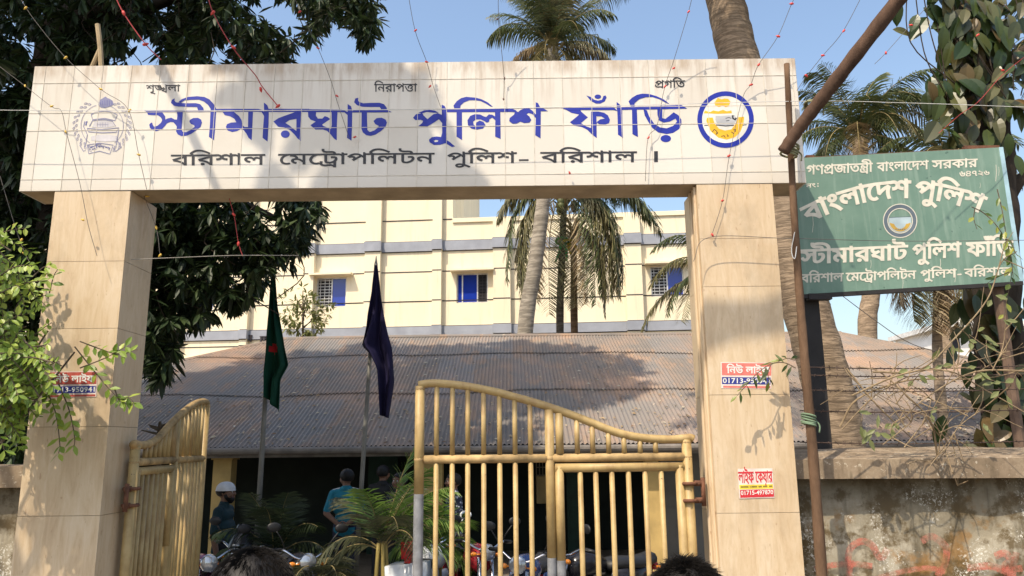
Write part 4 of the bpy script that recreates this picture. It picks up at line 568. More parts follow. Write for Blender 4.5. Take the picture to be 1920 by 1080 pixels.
for k in range(6): stroke(b, Z([(575+35*k, 240-6*abs(k-3)), (568+37*k, 150+8*abs(k-3))]), .8, fr, .0015, 1)
for l in ([(430,375),(480,345),(640,320),(760,340),(835,380),(800,470),(640,435),(450,455),(430,375)], [(400,560),(450,470),(640,455),(760,480),(810,560)], [(370,590),(600,610),(860,580),(820,650),(600,660),(390,645),(370,590)],
          [(330,480),(310,560),(370,690),(340,860)], [(860,600),(820,850)], [(370,850),(560,820),(770,850),(720,990),(560,945),(390,985),(370,850)], [(250,850),(310,950),(340,930)], [(760,880),(810,950),(900,880),(840,790)]):
    stroke(b, Z(l), 1.35, fr, .0012, 0)
fill(b, Z([(480,490),(640,470),(760,500),(790,560),(640,585),(440,575)]), fr, .0006, 2)
fill(b, Z([(420,720),(520,695),(700,690),(830,710),(820,790),(640,800),(430,780)]), fr, .0006, 2)
for k in range(5): stroke(b, Z([(530+40*k, 500), (530+40*k, 570)]), .6, fr, .0014, 0)
stroke(b, Z([(520,535),(700,535)]), .6, fr, .0014, 0)
stroke(b, Z([(345,545),(355,490),(372,485)]), 2, fr, .0014, 1)
zz = Z([(400,905),(735,905)]); 
put_text(b, 'পুলিশ', lambda u, v, w: gp(120+(400+325*u)/8.307, 170+(905-35*math.sin(u*math.pi)+18*u-v*42+15)/8.307, .0062+w), .0004, 6, 6, 1)
b.build('police_badge_emblem', [M_GREYL, plain('badge_blue', (.09, .10, .30), .5), plain('badge_shade', (.50, .48, .50), .5)], gate)

# printed phone stickers on the pillars
def sticker(name, label, quad, bands, loc):
    """quad: px corners tl,tr,br,bl; bands: (v0,v1,mat)"""
    tl, tr, br, bl = quad
    def f(u, v, w):
        x = (tl[0]*(1-u)+tr[0]*u)*v + (bl[0]*(1-u)+br[0]*u)*(1-v); y = (tl[1]*(1-u)+tr[1]*u)*v + (bl[1]*(1-u)+br[1]*u)*(1-v)
        return gp(x, y, .0025 + w)
    o = thing(name, label, 'sticker', gp((tl[0]+br[0])/2, br[1]), 0, 'phone number stickers on the pillars')
    p = MB(); p.prism([(0,0),(1,0),(1,1),(0,1)], [], f, .0005); p.build('paper', plain('sticker_paper', (.66, .56, .5), .6), o)
    for v0, v1, u0, u1, m in bands:
        q = MB(); q.prism([(u0,v0),(u1,v0),(u1,v1),(u0,v1)], [], lambda u, v, w: f(u, v, w+.0006), .0005); q.build('colour_band', m, o)
    return o, f
M_PINK = plain('faded_red_print', (.62, .17, .14), .6, 0, .2, 20)
M_YB = plain('yellow_print', (.68, .52, .05), .6)
for quad, label, fade, word in ((((90,697),(183,696),(181,744),(87,746)), 'faded red and navy sticker behind green leaves on the left pillar', plain('dull_red_print', (.40,.07,.05), .6, 0, .25, 20), 'নিউ লাইফ'),
                          (((1351,679),(1447,680),(1446,729),(1352,728)), 'pink and blue phone sticker half hidden by a leafy twig on the right pillar', M_PINK, 'নিউ লাইফ')):
    o, f = sticker('phone_sticker', label, quad, [(.5, .97, .02, .99, fade), (.16, .43, .02, .98, M_NAVY), (.02, .1, .04, .98, fade)], None)
    t = MB(); put_text(t, word, lambda u, v, w: f(.12+.84*u, .585+.24*v, w+.0014), .0006, 26, 20); t.build('name_lettering', M_WHITE, o)
    t = MB(); put_latin(t, '01713-950941', lambda u, v, w: f(.035+.93*u, .195+.2*v, w+.0012), .0008); t.build('number_lettering', M_WHITE, o)
o, f = sticker('phone_sticker', 'small white, yellow and red sticker low on the right pillar', ((1383,879),(1448,878),(1452,933),(1386,935)), [(.31, .46, .02, .98, M_YB), (.03, .29, .03, .99, M_RED)], None)
t = MB(); put_text(t, 'লাইফ কেয়ার', lambda u, v, w: f(.01+.97*u, .53+.36*v, w+.0010), .0006, 26, 14); t.build('name_lettering', M_RED, o)
t = MB(); put_latin(t, '01715-497870', lambda u, v, w: f(.05+.92*u, .115+.15*v, w+.0012), .0008); t.build('number_lettering', M_WHITE, o)
t = MB()
for u0, u1 in ((.05, .28), (.31, .34), (.36, .53), (.56, .66), (.69, .82), (.86, .96)):
    t.prism([(u0,.36),(u1,.36),(u1,.42),(u0,.42)], [], lambda u, v, w: f(u, v, w+.0012), .0004)
t.build('small_print', plain('olive_print', (.22,.17,.03), .6), o)

# ------------------------------------------------------------------ yellow gate leaves
def m_gate():
    m = Mat('chipped_yellow_paint', .5, 0, .4)
    f = m.noise(7, 6, .65); g = m.noise(30, 4, .6); st = m.noise(5, 5, .6, m.co((2, 2, .6)))
    c = m.ramp(f, [(.3, (.30, .205, .082)), (.55, (.40, .285, .12)), (.75, (.46, .34, .16))])
    c = m.mix(m.math('MULTIPLY', m.mask(st, .52, .72), .6), c, (.20, .12, .045))
    c = m.mix(m.mask(g, .68, .74), c, (.11, .065, .035)); c = m.mix(m.math('MULTIPLY', m.mask(m.noise(11, 5, .7, m.co((1, 1, .4))), .5, .66), .45), c, (.27, .16, .07))
    m.color(c); m.bump(g, .12, .002); return m.m
M_GATE = m_gate(); M_RAIL = plain('grimy_yellow_paint', (.36, .245, .11), .7, 0, .45, 9, .2); M_PRIMER = plain('grey_primer', (.20, .205, .215), .6, 0, .3, 12); M_RUST = plain('rusty_iron', (.13, .055, .03), .85, 0, .4, 20, .4)
YL = 5.76
hx = at(1296, 860, YL).x
sx = lambda px: hx - at(px, 858, YL).x           # distance from the hinge along the leaf
top_px = [(1300,823),(1292,821),(1262,824),(1230,823),(1205,821),(1180,817),(1150,809),(1115,795),(1080,781),(1035,765),(1000,754),(960,743),(925,734),(880,725),(840,720),(805,719),(785,722)]
TOPC = sorted([(hx - at(x, y, YL).x, at(x, y, YL).z) for x, y in top_px])
def topz(s):
    for (a, za), (c, zc) in zip(TOPC, TOPC[1:]):
        if a <= s <= c: return za + (zc-za)*(s-a)/(c-a)
    return TOPC[0][1] if s < TOPC[0][0] else TOPC[-1][1]
LW = sx(786); ZM = at(1035, 859, YL).z; ZW = at(1160, 876, YL).z; ZB = .12
def gate_leaf(label, org, ux, wicket=True):
    """org: hinge foot; ux: unit direction from the hinge to the free end"""
    o = thing('gate_leaf', label, 'gate', org, 0, 'yellow iron gate leaves of the gateway')
    w = lambda s, z, d=0: Vector(org) + ux*s + Vector((0, 0, 1))*(z - org[2]) + Vector((-ux.y, ux.x, 0))*d
    f = MB()
    def bar2(s, z0, z1, r, zs=None, mb=f):
        if zs and z0 < zs < z1:
            mb.tube([w(s, z0), w(s, zs)], r, 10, 1, False); mb.tube([w(s, zs), w(s, z1)], r, 10, 0)
        else: mb.tube([w(s, z0), w(s, z1)], r, 10)
    zpr = lambda py: at(900, py, YL).z
    bar2(LW, ZB, topz(LW)-.01, .036, zpr(925) if wicket else None)
    bar2(.03, ZB, topz(.03)-.01, .037)
    bar2(sx(1031), ZB, topz(sx(1031))-.02, .034, zpr(1047) if wicket else None)
    bar2(sx(1050), ZM+.03, topz(sx(1050))-.02, .03)
    for a, c in ((.03, sx(1031)-.02), (sx(1031)+.02, LW-.036)):
        if a < c: f.tube([w(a, ZM), w(c, ZM)], .031, 10, 2)
    f.tube([w(.06, ZB), w(LW-.03, ZB)], .031, 10)
    crv = [w(s, z) for s, z in TOPC if s <= LW+.02]
    f.tube(smoothpath(crv, 3), .031, 10, 0 if wicket else 2)
    for s_, z_ in ((.03, ZM), (LW, ZM), (sx(1031), ZM), (.03, topz(.03)-.03), (LW, topz(LW)-.03)): f.ball(w(s_, z_), (.039, .039, .03), 10, 6, 2)
    f.build('frame', [M_GATE, M_PRIMER, M_RAIL], o, True)
    xs_l = [818, 848, 877, 907, 937, 966, 995]; xs_r = [1083, 1112, 1142, 1171, 1201, 1230, 1262]
    for px in xs_l:
        q = MB(); s = sx(px); bar2(s, ZM+.03, topz(s)-.02, .0185, None, q); bar2(s, ZB+.03, ZM-.029, .0185, None, q); q.build('bar', [M_GATE, M_PRIMER], o, True)
    for px in xs_r[:-1]:
        q = MB(); s = sx(px); bar2(s, ZM+.03, topz(s)-.02, .0195, None, q); q.build('short_bar', [M_GATE, M_PRIMER], o, True)
    q = MB(); a, c = sx(1273), sx(1048)
    q.tube([w(a, ZB+.06), w(a, ZW+.012)], .034, 10); 
    zz = zpr(1052); q.tube([w(c, ZB+.06), w(c, zz)], .034, 10, 1 if wicket else 0, False); q.tube([w(c, zz), w(c, ZW+.012)], .034, 10)
    q.tube([w(a-.03, ZW), w(c+.03, ZW)], .033, 10); q.tube([w(a, ZB+.08), w(c, ZB+.08)], .03, 10)
    wd = q.build('wicket_door', [M_GATE, M_PRIMER], o, True)
    for px in (1087, 1116, 1146, 1177, 1208, 1238):
        q = MB(); s = sx(px); q.tube([w(s, ZB+.1), w(s, ZW-.03)], .0195, 10); q.build('bar', M_GATE, wd, True)
    for z in (1.75, .5):
        q = MB()
        for dz in (-.06, .06):
            q.torus(w(.03, z+dz), (0,0,1), .052, .014, 16, 6); q.box(w(-.09, z+dz) - Vector((.012,.012,.02)), w(.0, z+dz)+Vector((.012,.012,.02)))
        q.tube([w(-.075, z-.1), w(-.075, z+.1)], .017, 8)
        q.build('hinge', M_RUST, o, True)
    return o
gate_leaf('yellow barred gate leaf with wicket door, closed, curving down to the right pillar', (hx, YL, 0), Vector((-1, 0, 0)), True)
lhx = at(246, 900, 5.85).x
gate_leaf('yellow barred gate leaf swung open edge-on beside the left pillar', (lhx, 5.85, 0), Vector((-.135, 1, 0)).normalized(), False)

# ------------------------------------------------------------------ long low house with the corrugated roof
YE = 13.0
ze = at(900, 834, YE).z
YR = 19.0
zr = at(900, 634, YR).z
rxl, rxr = at(530, 641, YR).x, at(1570, 634, YR).x     # ridge ends
p = at(285, 712, 15.2); exl = -12.5; exr = 14.0
house = thing('low_house', 'long low police house under a rusty corrugated roof with a dark open veranda', 'house', (0, YE, 0))
def m_iron():
    m = Mat('rusty_corrugated_iron', .8, 0, .25)
    f = m.noise(.55, 7, .62, m.co((1, 1, .6))); g = m.noise(2.2, 6, .65, m.co((1.5, .5, .5))); sp = m.noise(9, 3, .6)
    c = m.ramp(f, [(.30, (.135, .125, .115)), (.44, (.185, .163, .142)), (.56, (.245, .188, .148)), (.66, (.35, .235, .165))])
    # sheet to sheet change of tone
    ch = m.n('ShaderNodeTexWhiteNoise', noise_dimensions='2D')
    vec = m.n('ShaderNodeCombineXYZ')
    m.L(m.math('FLOOR', m.math('DIVIDE', m.sep(0), .82)), vec.inputs[0]); m.L(m.math('FLOOR', m.math('DIVIDE', m.math('ADD', m.sep(1), .4), 2.2)), vec.inputs[1])
    m.L(vec.outputs[0], ch.inputs['Vector'])
    c = m.mix(m.math('MULTIPLY', m.mask(ch.outputs['Value'], .35, .9), .5), c, (.21, .205, .20))
    c = m.mix(m.math('MULTIPLY', m.mask(g, .5, .68), .6), c, (.34, .22, .14))
    c = m.mix(m.mask(sp, .70, .74), c, (.48, .40, .30))
    m.color(c); return m.m
M_IRON = m_iron()
def hipx(t):      # t 0 at eave, 1 at ridge
    return exl + (rxl-exl)*t, exr + (rxr-exr)*t
b = MB(); wv = .076
bands = [(0, .40), (.385, .78), (.765, 1.0)]
for bi, (t0, t1) in enumerate(bands):
    lift = .024*(bi); k = 0
    x = exl
    nx = int((exr-exl)/wv*6)
    cols = []
    for i in range(nx+1):
        X = exl + (exr-exl)*i/nx
        tm = 1.0
        if X < rxl: tm = (X-exl)/(rxl-exl)
        if X > rxr: tm = (exr-X)/(exr-rxr)
        a, c = t0, min(t1, tm)
        if c <= a: cols.append(None); continue
        jag = .006*math.sin(math.floor(X/.82)*7.3)
        h = .0135*math.cos(2*math.pi*X/wv)
        row = []
        for t in (a+jag*(bi > 0), (a+c)/2, c):
            sag = .03*math.sin(X*.6+t*2) + .02*math.sin(X*1.9+3*t)
            row.append((X, YE-.12 + (YR-YE+.12)*t, ze + (zr-ze)*t + h + lift + sag*math.sin(math.pi*min(1, t))))
        cols.append(row)
    for i in range(nx):
        if cols[i] and cols[i+1]:
            o = len(b.v); b.v += cols[i] + cols[i+1]
            b.f += [(o, o+3, o+4, o+1), (o+1, o+4, o+5, o+2)]; b.m += [0, 0]
b.v = [tuple(v) for v in b.v]
# plain hip ends and back slope
YB = YR + 6.2
b.add([(exl, YE, ze-.01), (rxl, YR, zr-.01), (rxr, YR, zr-.01), (exr, YE, ze-.01), (exl, YB, ze-.01), (exr, YB, ze-.01)], [(0, 1, 4), (2, 3, 5), (1, 2, 5, 4)])
roof = b.build('roof', M_IRON, house)
b = MB()
b.tube(smoothpath([(rxl-.1, YR, zr+.02), (rxl*.4, YR, zr+.045), (rxr*.5, YR, zr+.03), (rxr+.1, YR, zr+.02)], 8), .06, 8)
b.tube([(exl, YE, ze+.02), (rxl, YR, zr+.02)], .06, 8); b.tube([(exr, YE, ze+.02), (rxr, YR, zr+.02)], .06, 8)
b.build('ridge_cap', M_IRON, roof)
M_FASC = plain('weathered_gutter', (.17, .15, .13), .8, 0, .3, 5)
b = MB()
b.tube(smoothpath([(exl, YE-.17, ze-.07), (-4, YE-.17, ze-.06), (2, YE-.17, ze-.075), (exr, YE-.17, ze-.05)], 10), .058, 10)
b.box((exl, YE-.1, ze-.17), (exr, YE-.06, ze-.02)); b.build('gutter', M_FASC, house)
M_DARKW = plain('shade_toned_wall', (.014, .02, .017), .9, 0, .3, 2)  # veranda shade is put into this near-black grey-green colour
M_CREAMW = plain('aged_cream_wall', (.38, .29, .15), .9, 0, .2, 3)
b = MB()
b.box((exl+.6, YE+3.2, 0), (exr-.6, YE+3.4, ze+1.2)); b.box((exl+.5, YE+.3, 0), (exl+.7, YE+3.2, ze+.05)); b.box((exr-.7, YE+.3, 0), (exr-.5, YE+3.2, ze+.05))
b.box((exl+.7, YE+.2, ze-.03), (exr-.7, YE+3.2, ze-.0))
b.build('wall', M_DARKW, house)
colpx = [(398, 432), (793, 829), (1212, 1236), (1330, 1360)]
M_COLUMN = plain('yellow_column_paint', (.46, .32, .12), .85, 0, .2, 3)
for k, (a, c) in enumerate(colpx):
    b = MB(); x0, x1 = at(a, 900, YE+.15).x, at(c, 900, YE+.15).x
    b.box((x0, YE+.15, 0), (x1, YE+.42, ze-.03)); b.box((x0-.03, YE+.12, ze-.2), (x1+.03, YE+.45, ze-.09)); b.build('column', M_COLUMN, house)
# white-washed end bay on the right, behind the wicket
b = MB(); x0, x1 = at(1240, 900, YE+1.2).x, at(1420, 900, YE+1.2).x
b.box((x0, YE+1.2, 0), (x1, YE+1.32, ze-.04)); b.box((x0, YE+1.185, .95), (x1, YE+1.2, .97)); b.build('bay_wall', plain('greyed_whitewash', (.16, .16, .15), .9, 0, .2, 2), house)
M_DGREEN = plain('dark_green_door', (.012, .045, .03), .6)
for a, c in ((1062, 1092), (690, 745)):
    b = MB(); x0, x1 = at(a, 900, YE+2.9).x, at(c, 900, YE+2.9).x
    b.box((x0, YE+2.9, 0), (x1, YE+2.96, 2.0)); b.box((x0+.05, YE+2.885, .2), (x1-.05, YE+2.9, .9)); b.box((x0+.05, YE+2.885, 1.05), (x1-.05, YE+2.9, 1.9)); b.build('door', M_DGREEN, house)
# small cream window with grille between the bars
b = MB(); x0, x1 = at(1006, 900, YE+2.6).x, at(1030, 900, YE+2.6).x; z0, z1 = at(1010, 905, YE+2.6).z, at(1010, 868, YE+2.6).z
b.box((x0, YE+2.6, z0-.4), (x1, YE+3.2, z0+.12)); wi = b.build('window', M_CREAMW, house)
b = MB()
for i in range(5): b.box((x0+(x1-x0)*i/4-.008, YE+2.6, z0+.12), (x0+(x1-x0)*i/4+.008, YE+2.616, z1+.1))
for i in range(3): b.box((x0, YE+2.58, z0+.14+i*.15), (x1, YE+2.596, z0+.155+i*.15))
b.build('grille', plain('pale_iron', (.2,.18,.14), .6), wi)

# fallen leaves lying on the roof
b = MB(); rr = random.Random(11)
def roofpt(X, t): return Vector((X, YE-.12+(YR-YE+.12)*t, ze+(zr-ze)*t + .022 + .03*math.sin(X*.6+t*2)*math.sin(math.pi*t)))
for i in range(2600):
    X = rr.uniform(-9, 13); t = rr.random()**1.3*.97 + .01
    l, r = hipx(t)
    if not l+.1 < X < r-.1: continue
    if X > 4.5: t *= .55
    c = roofpt(X, t); a = rr.uniform(0, 6.28); s = rr.uniform(.02, .055)
    d = Vector((math.cos(a), math.sin(a), .4*math.sin(a))); e = Vector((-d.y, d.x, .4*d.x+.3))*.4
    b.add([c-d*s, c+e*s+Vector((0,0,.012)), c+d*s, c-e*s+Vector((0,0,.012))], [(0, 1, 2, 3)])
lf = b.build('fallen_leaves', leafmat('dry_leaves', [(.17,.10,.06), (.36,.26,.15), (.46,.42,.34), (.10,.07,.05)], 0, .9), None)
struct(lf, 'stuff')

# ------------------------------------------------------------------ cream three-storey building behind
BA = R(4.6); BP = Vector((0, 30, 0)); BN = Vector((-math.sin(BA), -math.cos(BA), 0)); BU = Vector((math.cos(BA), -math.sin(BA), 0))
def bl(px, py): 
    q = on(px, py, BP, BN) - BP; return q.dot(BU), q.z
def bw(u, d, z): return BP + BU*u + BN*d + Vector((0, 0, z))     # d: towards the camera
BM = Matrix(((BU.x, -BN.x, 0, BP.x), (BU.y, -BN.y, 0, BP.y), (0, 0, 1, 0), (0, 0, 0, 1)))   # local x=u, y=away, z
def m_wallpaint():
    m = Mat('cream_wall_paint', .85); f = m.noise(.5, 6, .6, m.co((1, 1, .4))); g = m.noise(4, 5)
    c = m.ramp(f, [(.3, (.72, .635, .46)), (.7, (.79, .71, .53))]); c = m.mix(m.math('MULTIPLY', m.mask(g, .6, .8), .25), c, (.6, .48, .32)); q = m.noise(1.5, 6, .65, m.co((2.5, 2.5, .22))); c = m.mix(m.math('MULTIPLY', m.mask(q, .52, .72), .30), c, (.46, .38, .27)); m.color(c); return m.m
M_CW = m_wallpaint(); M_BAND = plain('slate_blue_band', (.28, .30, .345), .85, 0, .12, 2); M_GROOVE = plain('dark_groove', (.05, .045, .05), .9)
bld = thing('apartment_building', 'cream three-storey building with slate blue bands and blue sliding windows', 'building', tuple(BP), 0)
uT = bl(849, 400)[0]                    # right end of the taller wing
zP = avg(bl(1000, 405)[1], bl(1250, 398)[1]) ; zTall = bl(700, 190)[1]
uL, uR = -30, bl(1392, 500)[0]
grow = [(416, 513), (513, 565)]
yb_ref = 700
def zl(py, px=960): return bl(px, py)[1]
zb = {k: bl(px, py)[1] for k, (px, py) in dict(b1t=(1000, 447), b1b=(1000, 465), b0t=(1000, 608), b0b=(1000, 625), g3=(640, 418), g2=(640, 514), g1=(640, 569), g0=(640, 633)).items()}
wins = [((594, 521), (648, 575)), ((856, 513), (915, 567)), ((1219, 500), (1284, 555))]
W_ = []
for (a, c), (d, e) in wins:
    u0, z1 = bl(a, c); u1, z0 = bl(d, e); W_.append((u0, u1, z0, z1))
W_ += [(W_[0][0]-5.6, W_[0][1]-5.6, W_[0][2], W_[0][3])]
W_ += [(a, c, z0-3.4, z1-3.4) for a, c, z0, z1 in W_]
# wall as a grid of quads that leaves the window openings free
def wall_with_holes(mb, u0, u1, z0, z1, d, holes, depth=.16):
    us = sorted({u0, u1, *[h[i] for h in holes for i in (0, 1) if u0 < h[i] < u1]}); zs = sorted({z0, z1, *[h[i] for h in holes for i in (2, 3) if z0 < h[i] < z1]})
    for i in range(len(us)-1):
        for j in range(len(zs)-1):
            uc, zc = (us[i]+us[i+1])/2, (zs[j]+zs[j+1])/2
            if any(h[0] < uc < h[1] and h[2] < zc < h[3] for h in holes): continue
            mb.add([bw(us[i], d, zs[j]), bw(us[i+1], d, zs[j]), bw(us[i+1], d, zs[j+1]), bw(us[i], d, zs[j+1])], [(0, 1, 2, 3)])
    for a, c, e, f in holes:
        if not (u0 < a and c < u1): continue
        for p, q in (((a, e), (a, f)), ((a, f), (c, f)), ((c, f), (c, e)), ((c, e), (a, e))):
            mb.add([bw(p[0], d, p[1]), bw(q[0], d, q[1]), bw(q[0], d-depth, q[1]), bw(p[0], d-depth, p[1])], [(0, 1, 2, 3)])
def bbox(mb, u0, u1, d0, d1, z0, z1, mi=0): mb.box((u0, -d1, z0), (u1, -d0, z1), mi, BM)
b = MB()
wall_with_holes(b, uL, uT, 0, zTall, 0, [w for w in W_ if w[1] < uT]); wall_with_holes(b, uT, uR, 0, zP, 0, [w for w in W_ if w[0] > uT])
# the middle window straddles neither wing; body volumes behind
bbox(b, uL, uT-.01, -9, -.3, 0, zTall-.02); bbox(b, uT, uR, -9, -.3, 0, zP-.02)
b.add([bw(uT, 0, zP), bw(uT, -.3, zP), bw(uT, -.3, zTall), bw(uT, 0, zTall)], [(0, 1, 2, 3)])
b.add([bw(uL, 0, zTall), bw(uT, 0, zTall), bw(uT, -.3, zTall), bw(uL, -.3, zTall)], [(0, 1, 2, 3)]); b.add([bw(uT, 0, zP), bw(uR, 0, zP), bw(uR, -.3, zP), bw(uT, -.3, zP)], [(0, 1, 2, 3)])
bbox(b, uT, uR, 0, .07, zP-.16, zP+.02); bbox(b, uL, uT+.05, 0, .07, zTall-.16, zTall+.02)
b.build('wall', M_CW, bld)
PILS = [(685, 714), (812, 829), (926, 958), (1174, 1205), (571, 590), (458, 471)]
pus = [(bl(a, 560)[0], bl(c, 560)[0]) for a, c in PILS] + [(u-.3, u+.3) for u in (-14, -18)]
for a, c in pus: b = MB(); bbox(b, a, c, .001, .26, 0, (zTall-.05 if c < uT else zP-.17)); b.build('pilaster', M_CW, bld)
b = MB()
for zt, z0 in (('b1t', 'b1b'), ('b0t', 'b0b')):
    bbox(b, uL, uR, .004, .075, zb[z0], zb[zt]); 
    for a, c in pus: bbox(b, a-.03, c+.03, .08, .335, zb[z0]+.002, zb[zt]-.002)
bbox(b, uL, uT, .004, .075, zb['b1b']+3.6, zb['b1t']+3.6)
b.build('band', M_BAND, bld)
b = MB()
gz = [zb['g3'], zb['g2'], zb['g1'], zb['g0'], zb['b1t']+.012, zb['b1b']-.012, zb['b0t']+.012, zb['b0b']-.012, zb['g2']-2.9, zb['g1']-2.9, zb['g3']+1.2]
for z in gz:
    if z > zP: bbox(b, uL, uT-.02, .002, .02, z-.018, z+.018); continue
    segs = [(uL, uR)]
    for a, c, z0, z1 in W_:
        if z0 < z < z1:
            segs = [s for q in segs for s in ((q[0], a-.02), (c+.02, q[1])) if s[1] > s[0]] if True else segs
    for s in segs: bbox(b, s[0], s[1], .002, .012, z-.02, z+.02)
    for a, c in pus: bbox(b, a-.002, c+.002, .25, .268, z-.02, z+.02)
b.build('groove', M_GROOVE, bld)
M_PANE = Mat('blue_film_glass', .12, 0, .6).color((.012, .035, .30)).m
M_DPANE = plain('dark_opening', (.012, .012, .016), .6); M_ALU = plain('aluminium_frame', (.55, .55, .55), .4, .3)
for k, (a, c, z0, z1) in enumerate(W_):
    wd = MB(); t = .05
    for q in ((a, c, z0, z0+t), (a, c, z1-t, z1), (a, a+t, z0+t, z1-t), (c-t, c, z0+t, z1-t)): bbox(wd, q[0], q[1], -.14, -.08, q[2], q[3])
    fl = .5 if k % 5 != 1 else .18; m_ = a + (c-a)*fl; n_ = a + (c-a)*.66
    bbox(wd, m_-.025, m_+.025, -.13, -.085, z0+t, z1-t)
    if k % 5 == 1: bbox(wd, n_-.025, n_+.025, -.13, -.085, z0+t, z1-t)
    o = wd.build('window', M_ALU, bld)
    g = MB(); d = MB(); gr = MB()
    if k % 5 == 1: gl, gd = (a+t, n_-.025), (n_+.025, c-t)
    else: gl, gd = (m_+.025, c-t), (a+t, m_-.025)
    bbox(g, gl[0], gl[1], -.125, -.11, z0+t, z1-t); g.build('pane', M_PANE, o)
    bbox(d, gd[0], gd[1], -.16, -.15, z0+t, z1-t); d.build('opening', M_DPANE, o)
    for i in range(9):
        z = z0+t+(z1-z0-2*t)*(i+.5)/9; bbox(gr, gd[0], gd[1], -.1, -.085, z-.012, z+.012)
    for i in range(3):
        u = gd[0]+(gd[1]-gd[0])*(i+.5)/3; bbox(gr, u-.01, u+.01, -.112, -.101, z0+t, z1-t)
    gr.build('grille', M_ALU if k % 5 != 1 else M_GROOVE, o)
    h = MB(); bbox(h, a-.22, c+.28, .0, .38, z1+.05, z1+.13); h.build('sunshade', M_CW, o)
for a, c in ((937, 619), (1188, 616), (497, 636), (466, 634)):      # little vents under the lower band
    q = MB(); u, z = bl(a, c)
    for i in range(3): bbox(q, u-.16+i*.13, u-.09+i*.13, .076, .13, z-.16, z+.08)
    bbox(q, u-.18, u+.2, .077, .14, z+.081, z+.11); q.build('vent', M_GROOVE, bld)
# rounded roof-top room at the end of the taller wing
b = MB(); u0, z0 = bl(838, 408); u1, z1 = bl(860, 372)
b.lathe([(1.0, z0), (1.0, z1+.8), (1.12, z1+.8), (1.12, z1+1.0), (0, z1+1.0)], bw(u1-1.0, -1.6, 0), n=20); b.build('stair_turret', M_CW, bld)

# white house far off at the right
wh = thing('white_house', 'small white house far behind the wall, glimpsed beside the vine-clad trunk', 'house', at(1830, 640, 55))
b = MB(); q = at(1830, 660, 55); zt = at(1830, 592, 55).z
b.box((q.x-2.2, 55, 0), (q.x+5, 62, zt-.9)); b.build('wall', plain('whitewash', (.72, .71, .68), .8, 0, .1, 1), wh)
b = MB(); b.box((q.x-2.6, 54.2, zt-.9), (q.x+5.4, 62.4, zt-.55)); b.build('roof_slab', plain('pale_concrete', (.6, .6, .58), .8), wh)
b = MB(); b.box((q.x-1.2, 55.5, zt-.54), (q.x+1.6, 58, zt+.55)); b.build('roof_room', plain('whitewash_worn', (.62, .61, .58), .8), wh)
for i in range(4):
    b = MB(); b.box((q.x-1.9+i*1.5, 54.96, zt-2.6), (q.x-1.1+i*1.5, 54.997, zt-1.4)); b.build('window', M_DPANE, wh)

# ------------------------------------------------------------------ boundary walls
def m_mould():
    m = Mat('mouldy_plaster', .95, 0, .2)
    f = m.noise(1.6, 8, .68); g = m.noise(5, 7, .7); h = m.noise(55, 3, .8); st = m.noise(2.4, 5, .6, m.co((3, 3, .5)))
    c = m.ramp(f, [(.3, (.17, .145, .10)), (.5, (.29, .255, .185)), (.68, (.48, .45, .37))])
    c = m.mix(m.math('MULTIPLY', m.mask(st, .46, .68), .8), c, (.075, .062, .04))
    k = m.mask(g, .46, .60)
    c = m.mix(m.math('MULTIPLY', m.mask(m.noise(2.9, 5, .65), .56, .66), .7), c, (.25, .13, .035))
    c = m.mix(m.math('MULTIPLY', k, .85), c, (.085, .055, .02))
    w = m.math('MULTIPLY', m.mask(h, .53, .60), m.mask(m.noise(3.1, 6, .7), .50, .60))
    c = m.mix(w, c, (.62, .60, .53))
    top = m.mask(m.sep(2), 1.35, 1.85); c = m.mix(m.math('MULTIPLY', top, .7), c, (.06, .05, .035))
    m.color(c); m.bump(g, .5, .015); return m.m
def m_cap():
    m = Mat('lichened_concrete', .95, 0, .2)
    f = m.noise(4, 8, .7); h = m.noise(26, 4, .7); st = m.noise(3, 5, .6, m.co((5, 5, .8)))
    c = m.ramp(f, [(.3, (.13, .10, .068)), (.5, (.23, .175, .12)), (.7, (.32, .26, .185))])
    c = m.mix(m.math('MULTIPLY', m.mask(st, .5, .7), .6), c, (.09, .07, .045)); c = m.mix(m.math('MULTIPLY', m.mask(h, .6, .66), .6), c, (.5, .45, .36))
    m.color(c); m.bump(f, .5, .012); return m.m
M_MOULD, M_CAP = m_mould(), m_cap()
WA, WB = Vector((PIL[1][1]+.03, 5.92, 0)), Vector((7.2, 5.25, 0))
wdv = (WB-WA).normalized(); wnv = Vector((wdv.y, -wdv.x, 0))     # towards the camera
WM = Matrix(((wdv.x, -wnv.x, 0, WA.x), (wdv.y, -wnv.y, 0, WA.y), (0, 0, 1, 0), (0, 0, 0, 1)))
ZC1 = on(1700, 860, WA + wnv*.14, wnv).z; ZC0 = on(1700, 897, WA + wnv*.14, wnv).z
wallr = thing('boundary_wall', 'mouldy plaster boundary wall with a thick weathered coping right of the gateway', 'wall', tuple(WA))
